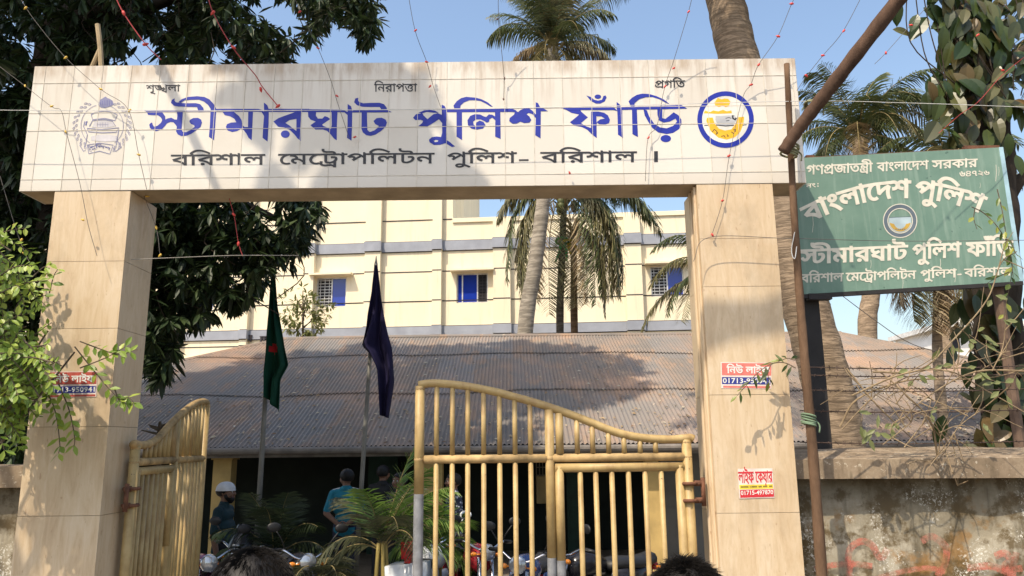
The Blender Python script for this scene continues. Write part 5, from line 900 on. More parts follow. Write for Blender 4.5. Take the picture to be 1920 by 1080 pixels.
def grid_box(mb, x0, x1, y0, y1, z0, z1, nx, nz, amp, M, sd=0, slope=0):
    """box whose front face and top are a wavy grid"""
    def P(i, j):
        x = x0+(x1-x0)*i/nx; z = z0+(z1-z0)*j/nz
        return M @ Vector((x, y0 + amp*noise.noise((x*3, z*3, sd)), z + (amp*noise.noise((x*2, 5, sd)) if j == nz else 0)))
    o = len(mb.v); vs = [P(i, j) for j in range(nz+1) for i in range(nx+1)]
    bk = [M @ Vector((x0+(x1-x0)*i/nx, y1, z1 + slope + amp*noise.noise((x0+(x1-x0)*i/nx*2, 9, sd)))) for i in range(nx+1)]
    fs = [(j*(nx+1)+i, j*(nx+1)+i+1, (j+1)*(nx+1)+i+1, (j+1)*(nx+1)+i) for j in range(nz) for i in range(nx)]
    n0 = len(vs); fs += [(nz*(nx+1)+i, nz*(nx+1)+i+1, n0+i+1, n0+i) for i in range(nx)]
    n1 = n0 + nx+1
    vs += bk + [M @ Vector((x0, y1, z0)), M @ Vector((x1, y1, z0))]
    fs += [tuple([j*(nx+1) for j in range(nz, -1, -1)] + [n1, n0]), tuple([j*(nx+1)+nx for j in range(nz+1)] + [n0+nx, n1+1]), tuple(list(range(nx, -1, -1)) + [n1, n1+1]), tuple(list(range(n0+nx, n0-1, -1)) + [n1, n1+1])]
    mb.add(vs, fs)
Lr = (WB-WA).length
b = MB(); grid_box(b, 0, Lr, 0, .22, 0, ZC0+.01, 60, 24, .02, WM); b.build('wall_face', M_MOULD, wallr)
b = MB(); grid_box(b, -.0, 1.95, -.15, .30, ZC0, ZC1, 26, 3, .018, WM, 3, .075); grid_box(b, 1.956, Lr, -.135, .31, ZC0-.012, ZC1-.012, 50, 3, .02, WM, 7, .075); b.build('coping', M_CAP, wallr)
# faded red painted letters low on the wall
b = MB()
wf = lambda u, v, w: on(u, -v, WA + wnv*(.024 + w), wnv)
def brush(pts, wd, k=0): stroke(b, [(x, -y) for x, y in [(1280+p[0]/2.7, 680+p[1]/2.7) for p in pts]], wd, wf, .002+.0006*k)
sm = lambda pts: [(q.x, q.y) for q in smoothpath([(x, y, 0) for x, y in pts], 5)]
brush(sm([(835,1010),(850,940),(900,905),(955,920),(985,970),(1010,985),(1040,940)]), 13)
brush(sm([(670,1045),(760,1025),(870,1020),(960,1030)]), 11, 1); brush(sm([(720,1035),(715,1120),(740,1180)]), 12, 2)
brush(sm([(850,1000),(845,1100),(880,1180)]), 12, 3); brush(sm([(1210,905),(1260,880),(1330,930),(1330,1010),(1290,1080)]), 13, 1)
brush(sm([(960,1100),(1100,1060),(1240,1040),(1330,1060)]), 10, 2)
brush(sm([(1440,1040),(1560,1030),(1640,1060)]), 14, 1); brush(sm([(1580,980),(1630,965),(1660,1000),(1630,1030),(1650,1080),(1650,1200)]), 14, 2)
brush(sm([(1640,1050),(1720,1040)]), 13, 3); brush(sm([(1690,960),(1670,1060),(1680,1180)]), 13, 4)
def m_graf():
    m = Mat('worn_red_wall_paint', .9, 0, .2); f = m.noise(9, 6, .7)
    m.color(m.ramp(f, [(.35, (.42, .10, .07)), (.7, (.5, .2, .15))]))
    tr = m.n('ShaderNodeBsdfTransparent'); mx = m.n('ShaderNodeMixShader'); g = m.noise(14, 6, .75)
    m.L(m.math('ADD', m.math('MULTIPLY', m.mask(g, .36, .6), .55), .3), mx.inputs[0]); m.L(m.b.outputs[0], mx.inputs[1]); m.L(tr.outputs[0], mx.inputs[2])
    m.L(mx.outputs[0], m.t.nodes['Material Output'].inputs[0]); return m.m
b.build('painted_letters', m_graf(), wallr)
walll = thing('boundary_wall', 'dark shaded boundary wall left of the gateway behind the bush', 'wall', (PIL[0][0]-.05, 5.9, 0))
LM = Matrix.Translation((-12, 5.9, 0))
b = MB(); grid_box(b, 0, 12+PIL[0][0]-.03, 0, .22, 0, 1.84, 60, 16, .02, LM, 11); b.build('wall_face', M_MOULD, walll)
b = MB(); grid_box(b, 0, 12+PIL[0][0]-.03, -.1, .3, 1.83, 1.99, 60, 3, .018, LM, 12); b.build('coping', M_CAP, walll)

# ------------------------------------------------------------------ foliage helpers
def leaf(mb, base, d, up, L, W, fold=.25, droop=.2, mi=0):
    """one folded leaf blade: 2 quads"""
    d = d.normalized(); s = d.cross(up)
    s = s.normalized() if s.length > 1e-4 else d.orthogonal().normalized()
    n = s.cross(d)
    m = base + d*L*.5 + n*(fold*W*.5); t = base + d*L - n*L*droop*.5
    l = base + d*L*.42 + s*W*.5 ; r = base + d*L*.42 - s*W*.5
    l2 = base + d*L*.75 + s*W*.36 - n*L*droop*.25; r2 = base + d*L*.75 - s*W*.36 - n*L*droop*.25
    m = base + d*L*.5 - n*(fold*W*.5)
    mb.add([base, l, l2, t, m, r, r2], [(0, 4, 3, 2, 1), (0, 5, 6, 3, 4)], mi)
def bigleaf(mb, base, d, up, L, W, fold, droop, n=6):
    d = d.normalized(); s = d.cross(up); s = s.normalized() if s.length > 1e-4 else d.orthogonal().normalized(); nn = s.cross(d); vs = []
    for i in range(n+1):
        f = i/n; w = W*.5*(math.sin(math.pi*min(1, f**.85))**.75)*(1 if i < n else 0) + (.002 if i == 0 else 0)
        m = base + d*L*f - nn*L*droop*f*f*.5; k = fold*w
        vs += [m + s*w + nn*k, m, m - s*w + nn*k]
    mb.add(vs, [(i*3+j, i*3+j+1, i*3+j+4, i*3+j+3) for i in range(n) for j in range(2)])
def rdir(rr):
    z = rr.uniform(-1, 1); a = rr.uniform(0, 2*math.pi); q = math.sqrt(1-z*z); return Vector((q*math.cos(a), q*math.sin(a), z))
def rosette(mb, c, out, rr, n, L, W, droop=1.0):
    for i in range(n):
        d = (rdir(rr)*.8 + out*.6 + Vector((0, 0, -.55*droop))).normalized()
        leaf(mb, c + d*.02, d, Vector((0, 0, 1)) + rdir(rr)*.4, L*rr.uniform(.7, 1.15), W*rr.uniform(.8, 1.2))
def m_bark(name, a, b, sc=6, ringy=0):
    m = Mat(name, .95, 0, .15)
    v = m.noise(sc, 7, .65, m.co((1, 1, .35) if not ringy else (.5, .5, 1)))
    c = m.ramp(v, [(.3, a), (.7, b)])
    if ringy:
        w = m.noise(ringy*1.3, 5, .6, m.co((.45, .45, 3.2)), .6)
        c = m.mix(m.math('MULTIPLY', m.mask(w, .44, .56), .5), c, tuple(x*.42 for x in a)); m.bump(w, .45, .03)
    else: m.bump(v, .6, .03)
    m.color(c); return m.m
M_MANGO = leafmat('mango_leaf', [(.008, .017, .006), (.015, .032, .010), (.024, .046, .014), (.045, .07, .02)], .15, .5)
M_BARK = m_bark('dark_bark', (.02, .016, .012), (.06, .047, .036))
M_PALMBARK = m_bark('ringed_palm_bark', (.20, .15, .105), (.42, .32, .225), 9, 8)
M_PALEBARK = m_bark('pale_ringed_bark', (.22, .19, .15), (.38, .34, .28), 7, 3.2)

# ------------------------------------------------------------------ big mango tree behind the left pillar
def mango():
    rr = random.Random(5)
    base = Vector((-7.2, 9.6, 0))
    o = thing('mango_tree', 'huge dark mango tree hanging over the left half of the gateway', 'tree', base)
    t = MB()
    fork = at(200, 60, 9.2)
    t.tube(smoothpath([base, base+Vector((.15,-.05,1.8)), base+Vector((.5,-.2,4)), Vector((-6.2, 9.3, 6.2)), Vector((-5.7, 9.2, 7.4)), Vector((-5.3, 9.4, 9.5)), Vector((-5.2, 9.5, 12.5))], 4), [.5,.47,.45,.43,.42,.41,.4,.4,.4,.39,.39,.38,.38,.37,.36,.35,.33,.3,.27,.25,.22,.2,.17,.14,.12], 12)
    limbs = [[Vector((-6.0, 9.3, 6.4)), at(110, 60, 8.8), at(170, 30, 8.4), at(260, -60, 7.8), at(420, -260, 6.8), Vector((-3.4, 3.6, 9.2)), Vector((-3.3, 2.6, 10.0))],
             [Vector((-5.9, 9.3, 6.7)), at(230, 40, 9.0), at(330, -10, 8.7), at(430, -30, 8.6), at(560, -60, 8.6), at(660, -40, 8.6)],
             [Vector((-6.3, 9.3, 5.6)), at(300, 330, 8.9), at(380, 360, 8.6), at(470, 390, 8.6), at(540, 420, 8.5)],
             [Vector((-6.3, 9.3, 5.4)), at(270, 470, 9.2), at(330, 540, 9.0), at(400, 560, 8.9)],
             [Vector((-6.4, 9.3, 5.2)), at(90, 400, 8.4), at(40, 520, 8.2), at(0, 640, 8.2)],
             [Vector((-3.5, 3.5, 7.3)), Vector((-1.9, 3.2, 7.25)), Vector((-.6, 3.1, 7.45)), Vector((.9, 3.05, 8.1))], [Vector((-3.5, 3.5, 7.6)), Vector((-1.5, 3.0, 7.9)), Vector((0, 2.9, 8.0)), Vector((.9, 2.8, 8.5))], [Vector((-5.2, 8.6, 7.4)), Vector((-4.2, 6, 7.6)), Vector((-3.5, 3.5, 7.4))], [Vector((-6.2, 9.2, 6.0)), Vector((-6, 6.5, 6.2)), Vector((-5.6, 4, 6.4)), Vector((-6, 1.6, 8))], [Vector((-5.6, 6, 6.1)), Vector((-4.7, 5.2, 5.2))],  # includes unseen bare branches added to cast soft shadow bands on the right pillar
             [Vector((-5.5, 9.3, 8.8)), Vector((-7.5, 9, 10.5)), Vector((-10, 9, 11.5))], [Vector((-5.3, 9.4, 10)), Vector((-4.6, 8, 12)), Vector((-4, 7, 13.4))], [Vector((-5.2, 9.5, 11)), Vector((-4.2, 10.5, 13)), Vector((-3.4, 11, 14.2))]]
    for l in limbs:
        pth = smoothpath(l, 5); n = len(pth)
        t.tube(pth, [.26*(1-.85*i/(n-1)) if len(l) > 5 and l is limbs[0] else .15*(1-.85*i/(n-1)) for i in range(n)], 8)
    t.build('trunk', M_BARK, o, True)
    c = MB()
    # what hangs into view: rosettes in a thick shell at 7.4 to 10.6 m
    polyA = [(-60,-40),(715,-40),(712,20),(700,60),(688,86),(672,70),(655,30),(625,25),(600,60),(578,60),(560,100),(520,125),(480,130),(470,300),(560,340),(608,380),(600,410),(575,440),(560,478),(515,505),(480,535),(455,575),(430,560),(395,592),(345,612),(332,650),(318,690),(300,712),(268,690),(250,560),(180,560),(120,860),(-60,860)]
    n = 0
    while n < 4000:
        px, py = rr.uniform(-60, 720), rr.uniform(-40, 870)
        if not inside((px, py), polyA): continue
        if 330 < px and 130 < py < 330 and rr.random() < .7: continue
        g = noise.noise((px/75, py/75, 2.3)); g2 = noise.noise((px/28, py/28, 8.1))
        thin = .10 if py > 360 and px > 240 else -.04
        if py > 360 and px < 120: thin = -.10
        if py < 360: thin = -.02
        if py < 125: thin = -.13
        if g + .6*g2 < -.36 - thin: continue
        Y = rr.uniform(7.6, 10.4) if py < 360 else rr.uniform(7.6, 9.8)
        cpt = at(px, py, Y)
        if cpt.z < .5: continue
        rosette(c, cpt, Vector((rr.uniform(-.6, .6), -.3, -.2)), rr, rr.randint(8, 13), .21, .05); n += 1
    for px, py in ((690, 78), (684, 60), (697, 40), (310, 700), (305, 680), (592, 400), (600, 385), (565, 460), (440, 575), (455, 560)):
        for k in range(3): rosette(c, at(px+rr.uniform(-8, 8), py-12+rr.uniform(-8, 8), 8.2), Vector((0, 0, -1)), rr, 8, .19, .045, 1.4)
    # the canopy above the picture, which throws the shade
    blobs = [((-7.9, 5.4, 12.4), (2.4, 2.2, 2.2), 460), ((-6.6, 8.2, 12.6), (3.0, 2.6, 2.2), 420), ((-10.5, 7.6, 14.0), (3.6, 3, 2.6), 650), ((-8.2, 9.0, 16.6), (3.6, 2.6, 2.2), 700), ((-4.7, 9.6, 16.0), (2.6, 2.4, 2.0), 560), ((-12.5, 7.2, 16.5), (2.8, 2.6, 2.2), 300),
             ((-3.25, 3.0, 9.45), (.62, .6, .34), 34), ((-3.55, 2.6, 10.2), (.55, .5, .30), 20), ((-2.6, 3.0, 9.2), (.30, .35, .22), 9), ((-5.92, 1.6, 9.0), (.5, .5, .8), 17), ((-4.6, 5.2, 5.2), (.5, .75, .95), 60), ((-6.4, 3.4, 6.3), (.8, .7, .7), 60)]
    for (x, y, z), (a, b_, d), k in blobs:
        for i in range(k):
            v = rdir(rr)*(rr.random()**.4); p = Vector((x+v.x*a, y+v.y*b_, z+v.z*d))
            if z < 11 and noise.noise((p.x*.9, p.y*.9, p.z*.9)) < -.18: continue
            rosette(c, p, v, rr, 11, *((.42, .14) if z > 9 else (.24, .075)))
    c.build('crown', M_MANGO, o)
    for i in range(46):
        px, py = rr.uniform(0, 560), rr.uniform(-20, 120) if i % 2 else rr.uniform(360, 560)
        if not inside((px, py), polyA): continue
        tw = MB(); a = at(px, py, rr.uniform(7.6, 8.6)); tw.tube(smoothpath([a, a+Vector((rr.uniform(-.2,.2), 0, -.25)), a+Vector((rr.uniform(-.3,.3), 0, -.5))], 3), .006, 5); tw.build('twig', M_BARK, o)
mango()

# ------------------------------------------------------------------ palms
def frond(mb, base, d, L, droop, rr, nl=44, ll=.6, lw=.032, hang=.5, rib=1, fold=0, r0=.022):
    """feather leaf: rib curve and drooping leaflets on both sides"""
    d = d.normalized(); pts = []; p = base.copy(); v = d.copy(); ns = 14
    for i in range(ns+1):
        pts.append(p.copy()); p = p + v*(L/ns); v = (v + Vector((0, 0, -droop/ns))*(1+1.2*i/ns)).normalized()
    mb.tube(pts, [r0*(1-.85*i/ns) for i in range(ns+1)], 5, rib)
    side = d.cross(Vector((0, 0, 1)))
    side = side.normalized() if side.length > .05 else Vector((math.cos(rr.uniform(0, 6.28)), math.sin(rr.uniform(0, 6.28)), 0))
    for k in range(nl):
        f = .10 + .9*(k+rr.random()*.5)/nl; x = f*ns; i = min(ns-1, int(x)); q = pts[i].lerp(pts[i+1], x-i); tg = (pts[i+1]-pts[i]).normalized()
        s = side - tg*side.dot(tg); s.normalize(); n = s.cross(tg)
        ln = ll*(math.sin(math.pi*min(1, f*.86+.10))**.6)*rr.uniform(.85, 1.1)
        for sg in (-1, 1):
            he = hang*(1-.8*abs(tg.z)**1.5)
            dd = (s*sg*(1-fold) + tg*.55 + n*rr.uniform(-.25, .25) + Vector((0, 0, -he*rr.uniform(.5, 1.3)))).normalized()
            m_ = q + dd*ln*.55; e = m_ + (dd + Vector((0, 0, -he*1.1 - .25*hang))).normalized()*ln*.5
            w = dd.cross(n); w = w.normalized()*lw if w.length > 1e-4 else s*lw
            w2 = (n*.6 + tg*.8).normalized()*lw
            mb.add([q - w2*.35, q + w2*.35, m_ + w2*.5, m_ - w2*.5, e], [(0, 1, 2, 3), (3, 2, 4)], 0)
M_FRONDS = {k: leafmat('palm_leaflet_' + k, v, .2, .5) for k, v in dict(
    green=[(.035, .05, .018), (.065, .085, .028), (.10, .115, .04)], olive=[(.075, .075, .03), (.13, .12, .05), (.19, .165, .075)], dead=[(.17, .11, .055), (.26, .19, .10), (.33, .26, .15)]).items()}
M_RIB = plain('palm_rib', (.22, .17, .07), .7)
def palm(name, label, trunk, r, fronds, bark, seed, nuts=0, group=None, L0=1):
    """trunk: points from the ground to the crown; fronds: (azimuth deg, pitch deg, length, droop, kind, hang)"""
    rr = random.Random(seed); o = thing(name, label, 'palm tree', trunk[0], 0, group)
    t = MB(); pth = smoothpath(trunk, 8); n = len(pth)
    t.tube(pth, [r*(1.12-.28*i/(n-1)) * (1+.03*math.sin(i*2.1)) for i in range(n)], 14); t.build('trunk', bark, o, True)
    top = Vector(trunk[-1])
    sb = MB()                                  # fibrous boot of old leaf bases
    for i in range(14):
        a = i*2.4; d = Vector((math.cos(a), math.sin(a), .9)).normalized(); q = top + Vector((0, 0, -.35+.04*i)) + Vector((math.cos(a), math.sin(a), 0))*r*.5
        sb.tube([q, q+d*.25, q+d*.5], [.05, .035, .02], 6)
    sb.build('leaf_base', M_RIB, o)
    for az, pt, L, dr, kind, hang in fronds:
        m = MB(); a, p = R(az + rr.uniform(-6, 6)), R(pt + rr.uniform(-5, 5))
        d = Vector((math.sin(a)*math.cos(p), -math.cos(a)*math.cos(p), math.sin(p)))    # az 0 faces the camera, 90 right
        frond(m, top + Vector((0, 0, .1)) + d*.1, d, L*rr.uniform(.92, 1.08)*L0, dr, rr, 60, .66*L0, .030*L0, hang)
        m.build('frond', [M_FRONDS[kind], M_RIB], o)
    if nuts:
        for i in range(nuts):
            q = MB(); a = i*2.1; c = top + Vector((math.cos(a)*.28, math.sin(a)*.28-.1, -.22-.13*(i % 2)))
            q.lathe([(0, -.14), (.07, -.11), (.11, 0), (.09, .08), (.03, .13), (0, .135)], c, n=10); q.build('coconut', plain('green_coconut', (.09, .10, .03), .5) if i == 0 else bpy.data.materials['green_coconut'], o, True)
    return o
def fan(n, pt0, pt1, L, dr, kind, hang, a0=0):
    return [(a0 + i*360/n, pt0 + (pt1-pt0)*((i*.618) % 1), L, dr, kind, hang) for i in range(n)]
# tall palm whose crown stands over the beam
YA = 20.5
palm('coconut_palm', 'tall coconut palm whose crown rises above the middle of the beam', [at(978, 650, YA)*1 - Vector((.2, 0, at(978, 650, YA).z)), at(985, 620, YA), at(1003, 500, YA), at(1019, 370, YA), at(1030, 220, YA), at(1036, 92, YA)], .205,
     fan(20, 52, 88, 3.0, .75, 'green', .8) + fan(9, 25, 60, 2.2, 1.3, 'green', 1.0, 20) + fan(7, -30, 10, 1.7, 1.6, 'olive', 1.0, 40) + [(80, 18, 2.3, 1.5, 'olive', 1.1), (95, 6, 2.2, 1.3, 'dead', 1.1), (-85, 4, 1.6, 1.2, 'dead', 1.0), (15, 60, 2.4, 1.2, 'olive', .7), (40, 66, 2.6, 1.1, 'olive', .7)], M_PALEBARK, 21)
# shorter palm under the beam with skirts of old fronds
YB2 = 22
palm('coconut_palm', 'shorter coconut palm seen through the gateway with skirts of hanging old fronds', [at(1050, 650, YB2) - Vector((0, 0, at(1050, 650, YB2).z)), at(1050, 625, YB2), at(1053, 500, YB2), at(1058, 372, YB2)], .11,
     [(-88, 40, 2.3, 2.1, 'olive', 1.0), (-95, 30, 2.1, 1.7, 'olive', 1.0), (88, 38, 2.6, 1.8, 'green', 1.0), (98, 30, 2.9, 1.6, 'green', 1.0), (75, 26, 2.5, 1.5, 'green', 1.1), (-40, 60, 2.3, 1.4, 'green', .7), (40, 62, 2.3, 1.4, 'green', .7), (130, 55, 2.5, 1.5, 'green', .7), (-130, 55, 2.4, 1.5, 'green', .7), (175, 60, 2.3, 1.4, 'green', .7)] +
     [(-85, 12, 2.75, 4.6, 'olive', 1.0), (-75, -8, 2.8, 4.6, 'olive', .9), (-55, -28, 2.9, 4.8, 'dead', .9), (-95, 0, 2.6, 4.8, 'green', .9), (84, 14, 2.9, 4.4, 'green', .9), (72, -6, 3.0, 4.5, 'olive', .9), (60, -22, 2.9, 4.8, 'green', .9), (40, -40, 2.9, 4.8, 'dead', .9), (15, -55, 2.8, 5, 'olive', .9), (95, 4, 2.7, 4.6, 'olive', .9), (-80, 4, 3.1, 4.8, 'olive', .9), (-65, -16, 3.1, 4.8, 'olive', .9), (-88, 20, 3.1, 4.4, 'green', .9), (78, 5, 3.2, 4.6, 'olive', .9), (66, -14, 3.2, 4.8, 'olive', .9), (90, 20, 3.1, 4.4, 'green', .9), (50, -32, 3.1, 4.8, 'green', .9), (-35, -42, 3.0, 5, 'olive', .9), (100, 12, 3.1, 4.5, 'dead', .9)], m_bark('grey_palm_bark', (.07, .06, .05), (.14, .12, .1), 7, 3), 22, 6, None, 1.25)
palm('coconut_palm', 'thin brown palm trunk half hidden by dead fronds behind the shorter coconut palm', [at(1078, 650, 23) - Vector((0, 0, at(1078, 650, 23).z)), at(1077, 620, 23), at(1076, 500, 23), at(1074, 430, 23)], .11,
     [(15, -40, 2.6, 4.5, 'dead', 1.0), (60, -20, 2.8, 4.2, 'dead', 1.0), (110, -10, 2.8, 4.0, 'dead', 1.0), (-40, -30, 2.4, 4.5, 'dead', 1.0), (85, -35, 3.0, 4.2, 'olive', 1.0), (150, 30, 2.4, 2.5, 'olive', .9)], m_bark('brown_palm_bark', (.12, .075, .045), (.2, .14, .09), 7, 3), 23)
# bright ribbons tied round the shorter palm
for nm, col, pts, lb in (('ribbon', (.02, .30, .09), [(1054, 452), (1056, 470), (1052, 484)], 'green ribbon tied round the shorter coconut palm'), ('ribbon', (.55, .42, .03), [(1066, 456), (1072, 462), (1080, 470)], 'yellow ribbon tied beside the green one on the coconut palm')):
    b = MB(); P = [at(x, y, YB2-.25) for x, y in pts]
    b.torus(P[0], (0, .3, 1), .19, .035, 14, 6)
    for k in (-1, 1): b.tube([P[0], P[1]+Vector((k*.1, 0, 0)), P[2]+Vector((k*.16, 0, -.1))], [.05, .045, .03], 6)
    tag(b.build(nm, plain(lb.split()[0]+'_cloth', col, .8), None), lb, 'ribbon')
# palm whose fronds reach in from behind the right pillar
palm('coconut_palm', 'coconut palm behind the right pillar, only its feathery frond tips showing', [at(1385, 700, 21) - Vector((0, 0, at(1385, 700, 21).z)), at(1385, 640, 21), at(1375, 560, 21), at(1370, 520, 21)], .2,
     [(-88, 35, 2.9, 1.6, 'olive', .5), (-95, 5, 3.1, 1.3, 'olive', .6), (-80, 20, 2.7, 1.8, 'green', .6), (-60, -5, 2.7, 1.3, 'olive', .5), (-90, 60, 2.8, 1.7, 'green', .5), (90, 40, 2.6, 1.5, 'green', .5), (100, 0, 3.2, 1.2, 'olive', .5), (80, 15, 3.0, 1.2, 'olive', .6), (0, 60, 2.5, 1.5, 'green', .6), (180, 50, 2.5, 1.5, 'green', .6)], M_PALMBARK, 24)
# palms over the green sign
YD = 19
palm('coconut_palm', 'leafy coconut palm standing behind the green signboard', [at(1625, 700, YD) - Vector((0, 0, at(1625, 700, YD).z)), at(1627, 640, YD), at(1633, 540, YD), at(1622, 400, YD), at(1612, 262, YD)], .22,
     fan(11, 32, 82, 2.3, 1.1, 'green', .6, 10) + fan(12, -10, 35, 2.2, 1.5, 'green', .9, 33) + [(85, 55, 2.5, 1.7, 'olive', .5), (78, 62, 2.5, 2.0, 'olive', .5), (-30, 28, 2.0, 2.6, 'dead', .9), (30, 40, 2.3, 2.4, 'olive', .8), (95, 70, 2.5, 1.6, 'green', .4), (-85, 60, 2.2, 1.1, 'green', .4)], M_PALMBARK, 25)
palm('coconut_palm', 'palm with brown hanging fronds right of the leafy one, crown cut by the signboard', [at(1775, 700, 17) - Vector((0, 0, at(1775, 700, 17).z)), at(1770, 640, 17), at(1775, 500, 17), at(1785, 300, 17)], .16,
     [(-85, 40, 2.0, 1.1, 'green', .5), (-60, 20, 1.7, 1.4, 'olive', .6), (80, 45, 1.8, 1.2, 'green', .5), (-30, 60, 1.7, 1.0, 'green', .5), (30, 20, 1.6, 1.6, 'olive', .7), (-95, 10, 1.8, 1.3, 'dead', .8), (150, 50, 1.8, 1.0, 'green', .5), (70, 10, 1.6, 1.5, 'olive', .8)], M_PALMBARK, 26)
palm('coconut_palm', 'low palm behind the wall with straw-coloured fronds drooping under the signboard', [at(1760, 760, 13) - Vector((0, 0, at(1760, 760, 13).z)), at(1760, 700, 13), at(1758, 560, 13), at(1752, 470, 13)], .08,
     [(-50, -35, 1.55, 4.2, 'dead', 1.0), (-75, -20, 1.5, 3.8, 'olive', 1.0), (35, -40, 1.6, 4.2, 'olive', 1.0), (70, -20, 1.7, 3.6, 'dead', 1.0), (10, -55, 1.5, 4.5, 'dead', 1.0), (90, 0, 1.6, 3.0, 'olive', 1.0), (-95, -5, 1.3, 3.6, 'dead', 1.0), (160, 40, 1.4, 2.0, 'green', .8)], M_PALMBARK, 27)
palm('coconut_palm', 'palm at the right edge of the picture, a yellow-green frond leaning in', [at(2080, 700, 10) - Vector((0, 0, at(2080, 700, 10).z)), at(2075, 500, 10), at(2070, 250, 10), at(2060, 60, 10)], .17,
     [(-85, 20, 1.9, 1.9, 'green', .6), (-90, -5, 1.7, 2.4, 'olive', .8), (-75, 45, 1.7, 1.4, 'green', .5), (90, 40, 1.8, 1.4, 'green', .5), (0, 50, 1.7, 1.4, 'green', .5), (180, 40, 1.7, 1.4, 'green', .5)], M_PALMBARK, 28)
# thick leaning palm trunk just behind the wall
YT = 8.8
palm('coconut_palm', 'thick leaning coconut palm trunk rising past the right pillar out of the picture', [at(1585, 900, YT) - Vector((-.1, 0, at(1585, 900, YT).z)), at(1572, 830, YT), at(1545, 700, YT), at(1500, 540, YT), at(1455, 370, YT), at(1385, 110, YT), at(1360, 0, YT), at(1325, -160, YT), at(1290, -420, YT)], .262,
     fan(14, 0, 70, 3.2, 1.3, 'green', .5), M_PALMBARK, 29)

# ------------------------------------------------------------------ roadside tree with climbing leaves at the right
def climber_tree():
    rr = random.Random(31); Yt = 7.2
    o = thing('roadside_tree', 'dark roadside tree at the right edge wrapped in big climbing leaves', 'tree', Vector((at(1880, 800, Yt).x, Yt, 0)))
    base = at(1890, 800, Yt); path = [Vector((base.x, Yt, 0)), at(1890, 800, Yt), at(1872, 640, Yt), at(1868, 450, Yt), at(1860, 280, Yt), at(1838, 130, Yt), at(1815, 0, Yt), at(1795, -200, Yt)]
    t = MB(); pth = smoothpath(path, 6); n = len(pth)
    t.tube(pth, [.23-.07*i/n + .015*math.sin(i*1.7) for i in range(n)], 12)
    for l in ([(1845, 180), (1890, 120), (1960, 60)], [(1868, 420), (1910, 340), (1990, 280)], [(1815, 10), (1780, -60), (1700, -160)]):
        t.tube(smoothpath([at(x, y, Yt) for x, y in l], 5), [.09, .085, .08, .075, .07, .06, .05, .045, .04, .035, .03], 8)
    t.build('trunk', M_BARK, o, True)
    c = MB()
    def big(px, py, L, ang, Y=None):
        b_ = at(px, py, Y or Yt-.25+rr.uniform(-.12, .1)); d = Vector((math.cos(ang), rr.uniform(-.5, .2), math.sin(ang)))
        bigleaf(c, b_, d, Vector((rr.uniform(-.3, .3), -1, rr.uniform(0, .8))), L, L*rr.uniform(.40, .52), rr.uniform(.1, .4), rr.uniform(.1, .6))
    for i in range(300):
        k = rr.random(); q = pth[int(k*(n-1))]; 
        py = rr.choice([rr.uniform(-40, 270), rr.uniform(540, 840), rr.uniform(-40, 200)])
        xc = 1815 + (py/270)*45 if py < 280 else 1885
        big(xc + rr.gauss(0, 50), py, rr.uniform(.17, .32), -math.pi/2 + rr.gauss(0, .6))
    for px, py in ((1775, 40), (1770, 80), (1766, 120), (1772, 150), (1762, 180), (1780, 200), (1772, 230), (1790, 60), (1785, 250), (1775, 270), (1800, 240)):
        for k in range(2): big(px+rr.uniform(-8, 14), py+rr.uniform(-6, 10), rr.uniform(.2, .3), -math.pi/2 + rr.gauss(0, .4))
    for px, py in ((1868, 30), (1890, 28), (1908, 40), (1880, 130), (1900, 120), (1850, 160), (1890, 250), (1905, 290)): big(px, py, rr.uniform(.15, .24), -math.pi/2 + rr.gauss(0, .5), 6.7)
    c.build('climbing_leaves', leafmat('broad_leaf', [(.022, .042, .012), (.04, .065, .018), (.06, .085, .025), (.11, .10, .04), (.035, .05, .018), (.17, .11, .05)], .2, .35), o)
    s = MB()
    for i in range(16):
        a = at(1700+i*14, -30, 6.9+.04*i); s.tube(smoothpath([a, at(1720+i*13+rr.uniform(-30, 30), 60+rr.uniform(0, 40), 6.9), at(1770+i*9+rr.uniform(-20, 30), 130+rr.uniform(0, 60), 6.9)], 5), .006, 5)
    s.build('aerial_root', M_BARK, o)
    up = MB()
    for i in range(420):
        v = rdir(rr); p = Vector((3.9, Yt+.6, 9.2)) + Vector((v.x*2.4, v.y*1.6, v.z*1.5))*(rr.random()**.4); rosette(up, p, v, rr, 7, .26, .10)
    up.build('crown', bpy.data.materials['broad_leaf'], o)
climber_tree()

# ------------------------------------------------------------------ leafy bush climbing the left pillar
def sprig(mb, pts, rr, L=.07, W=.03, step=.05, r=.005, pair=True, dn=.3, mi_stem=1):
    P = smoothpath(pts, 6); mb.tube(P, [r*(1-.6*i/len(P)) for i in range(len(P))], 5, mi_stem)
    acc = 0
    for i in range(1, len(P)):
        acc += (P[i]-P[i-1]).length
        if acc > step:
            acc = 0; t = (P[i]-P[i-1]).normalized()
            for sg in ((-1, 1) if pair else (rr.choice((-1, 1)),)):
                s = t.cross(Vector((0, -1, .3))).normalized()
                d = (s*sg*.8 + t*.5 + Vector((rr.uniform(-.3, .3), rr.uniform(-.5, .1), -dn+rr.uniform(-.25, .25)))).normalized()
                leaf(mb, P[i], d, Vector((0, -.7, .8)) + rdir(rr)*.5, L*rr.uniform(.7, 1.2), W*rr.uniform(.8, 1.2), .3, .3)
M_FRESH = leafmat('fresh_leaf', [(.09, .15, .018), (.16, .25, .03), (.25, .34, .05), (.36, .42, .075)], .35, .4)
M_TWIG = plain('brown_twig', (.10, .075, .05), .9, 0, .3, 20)
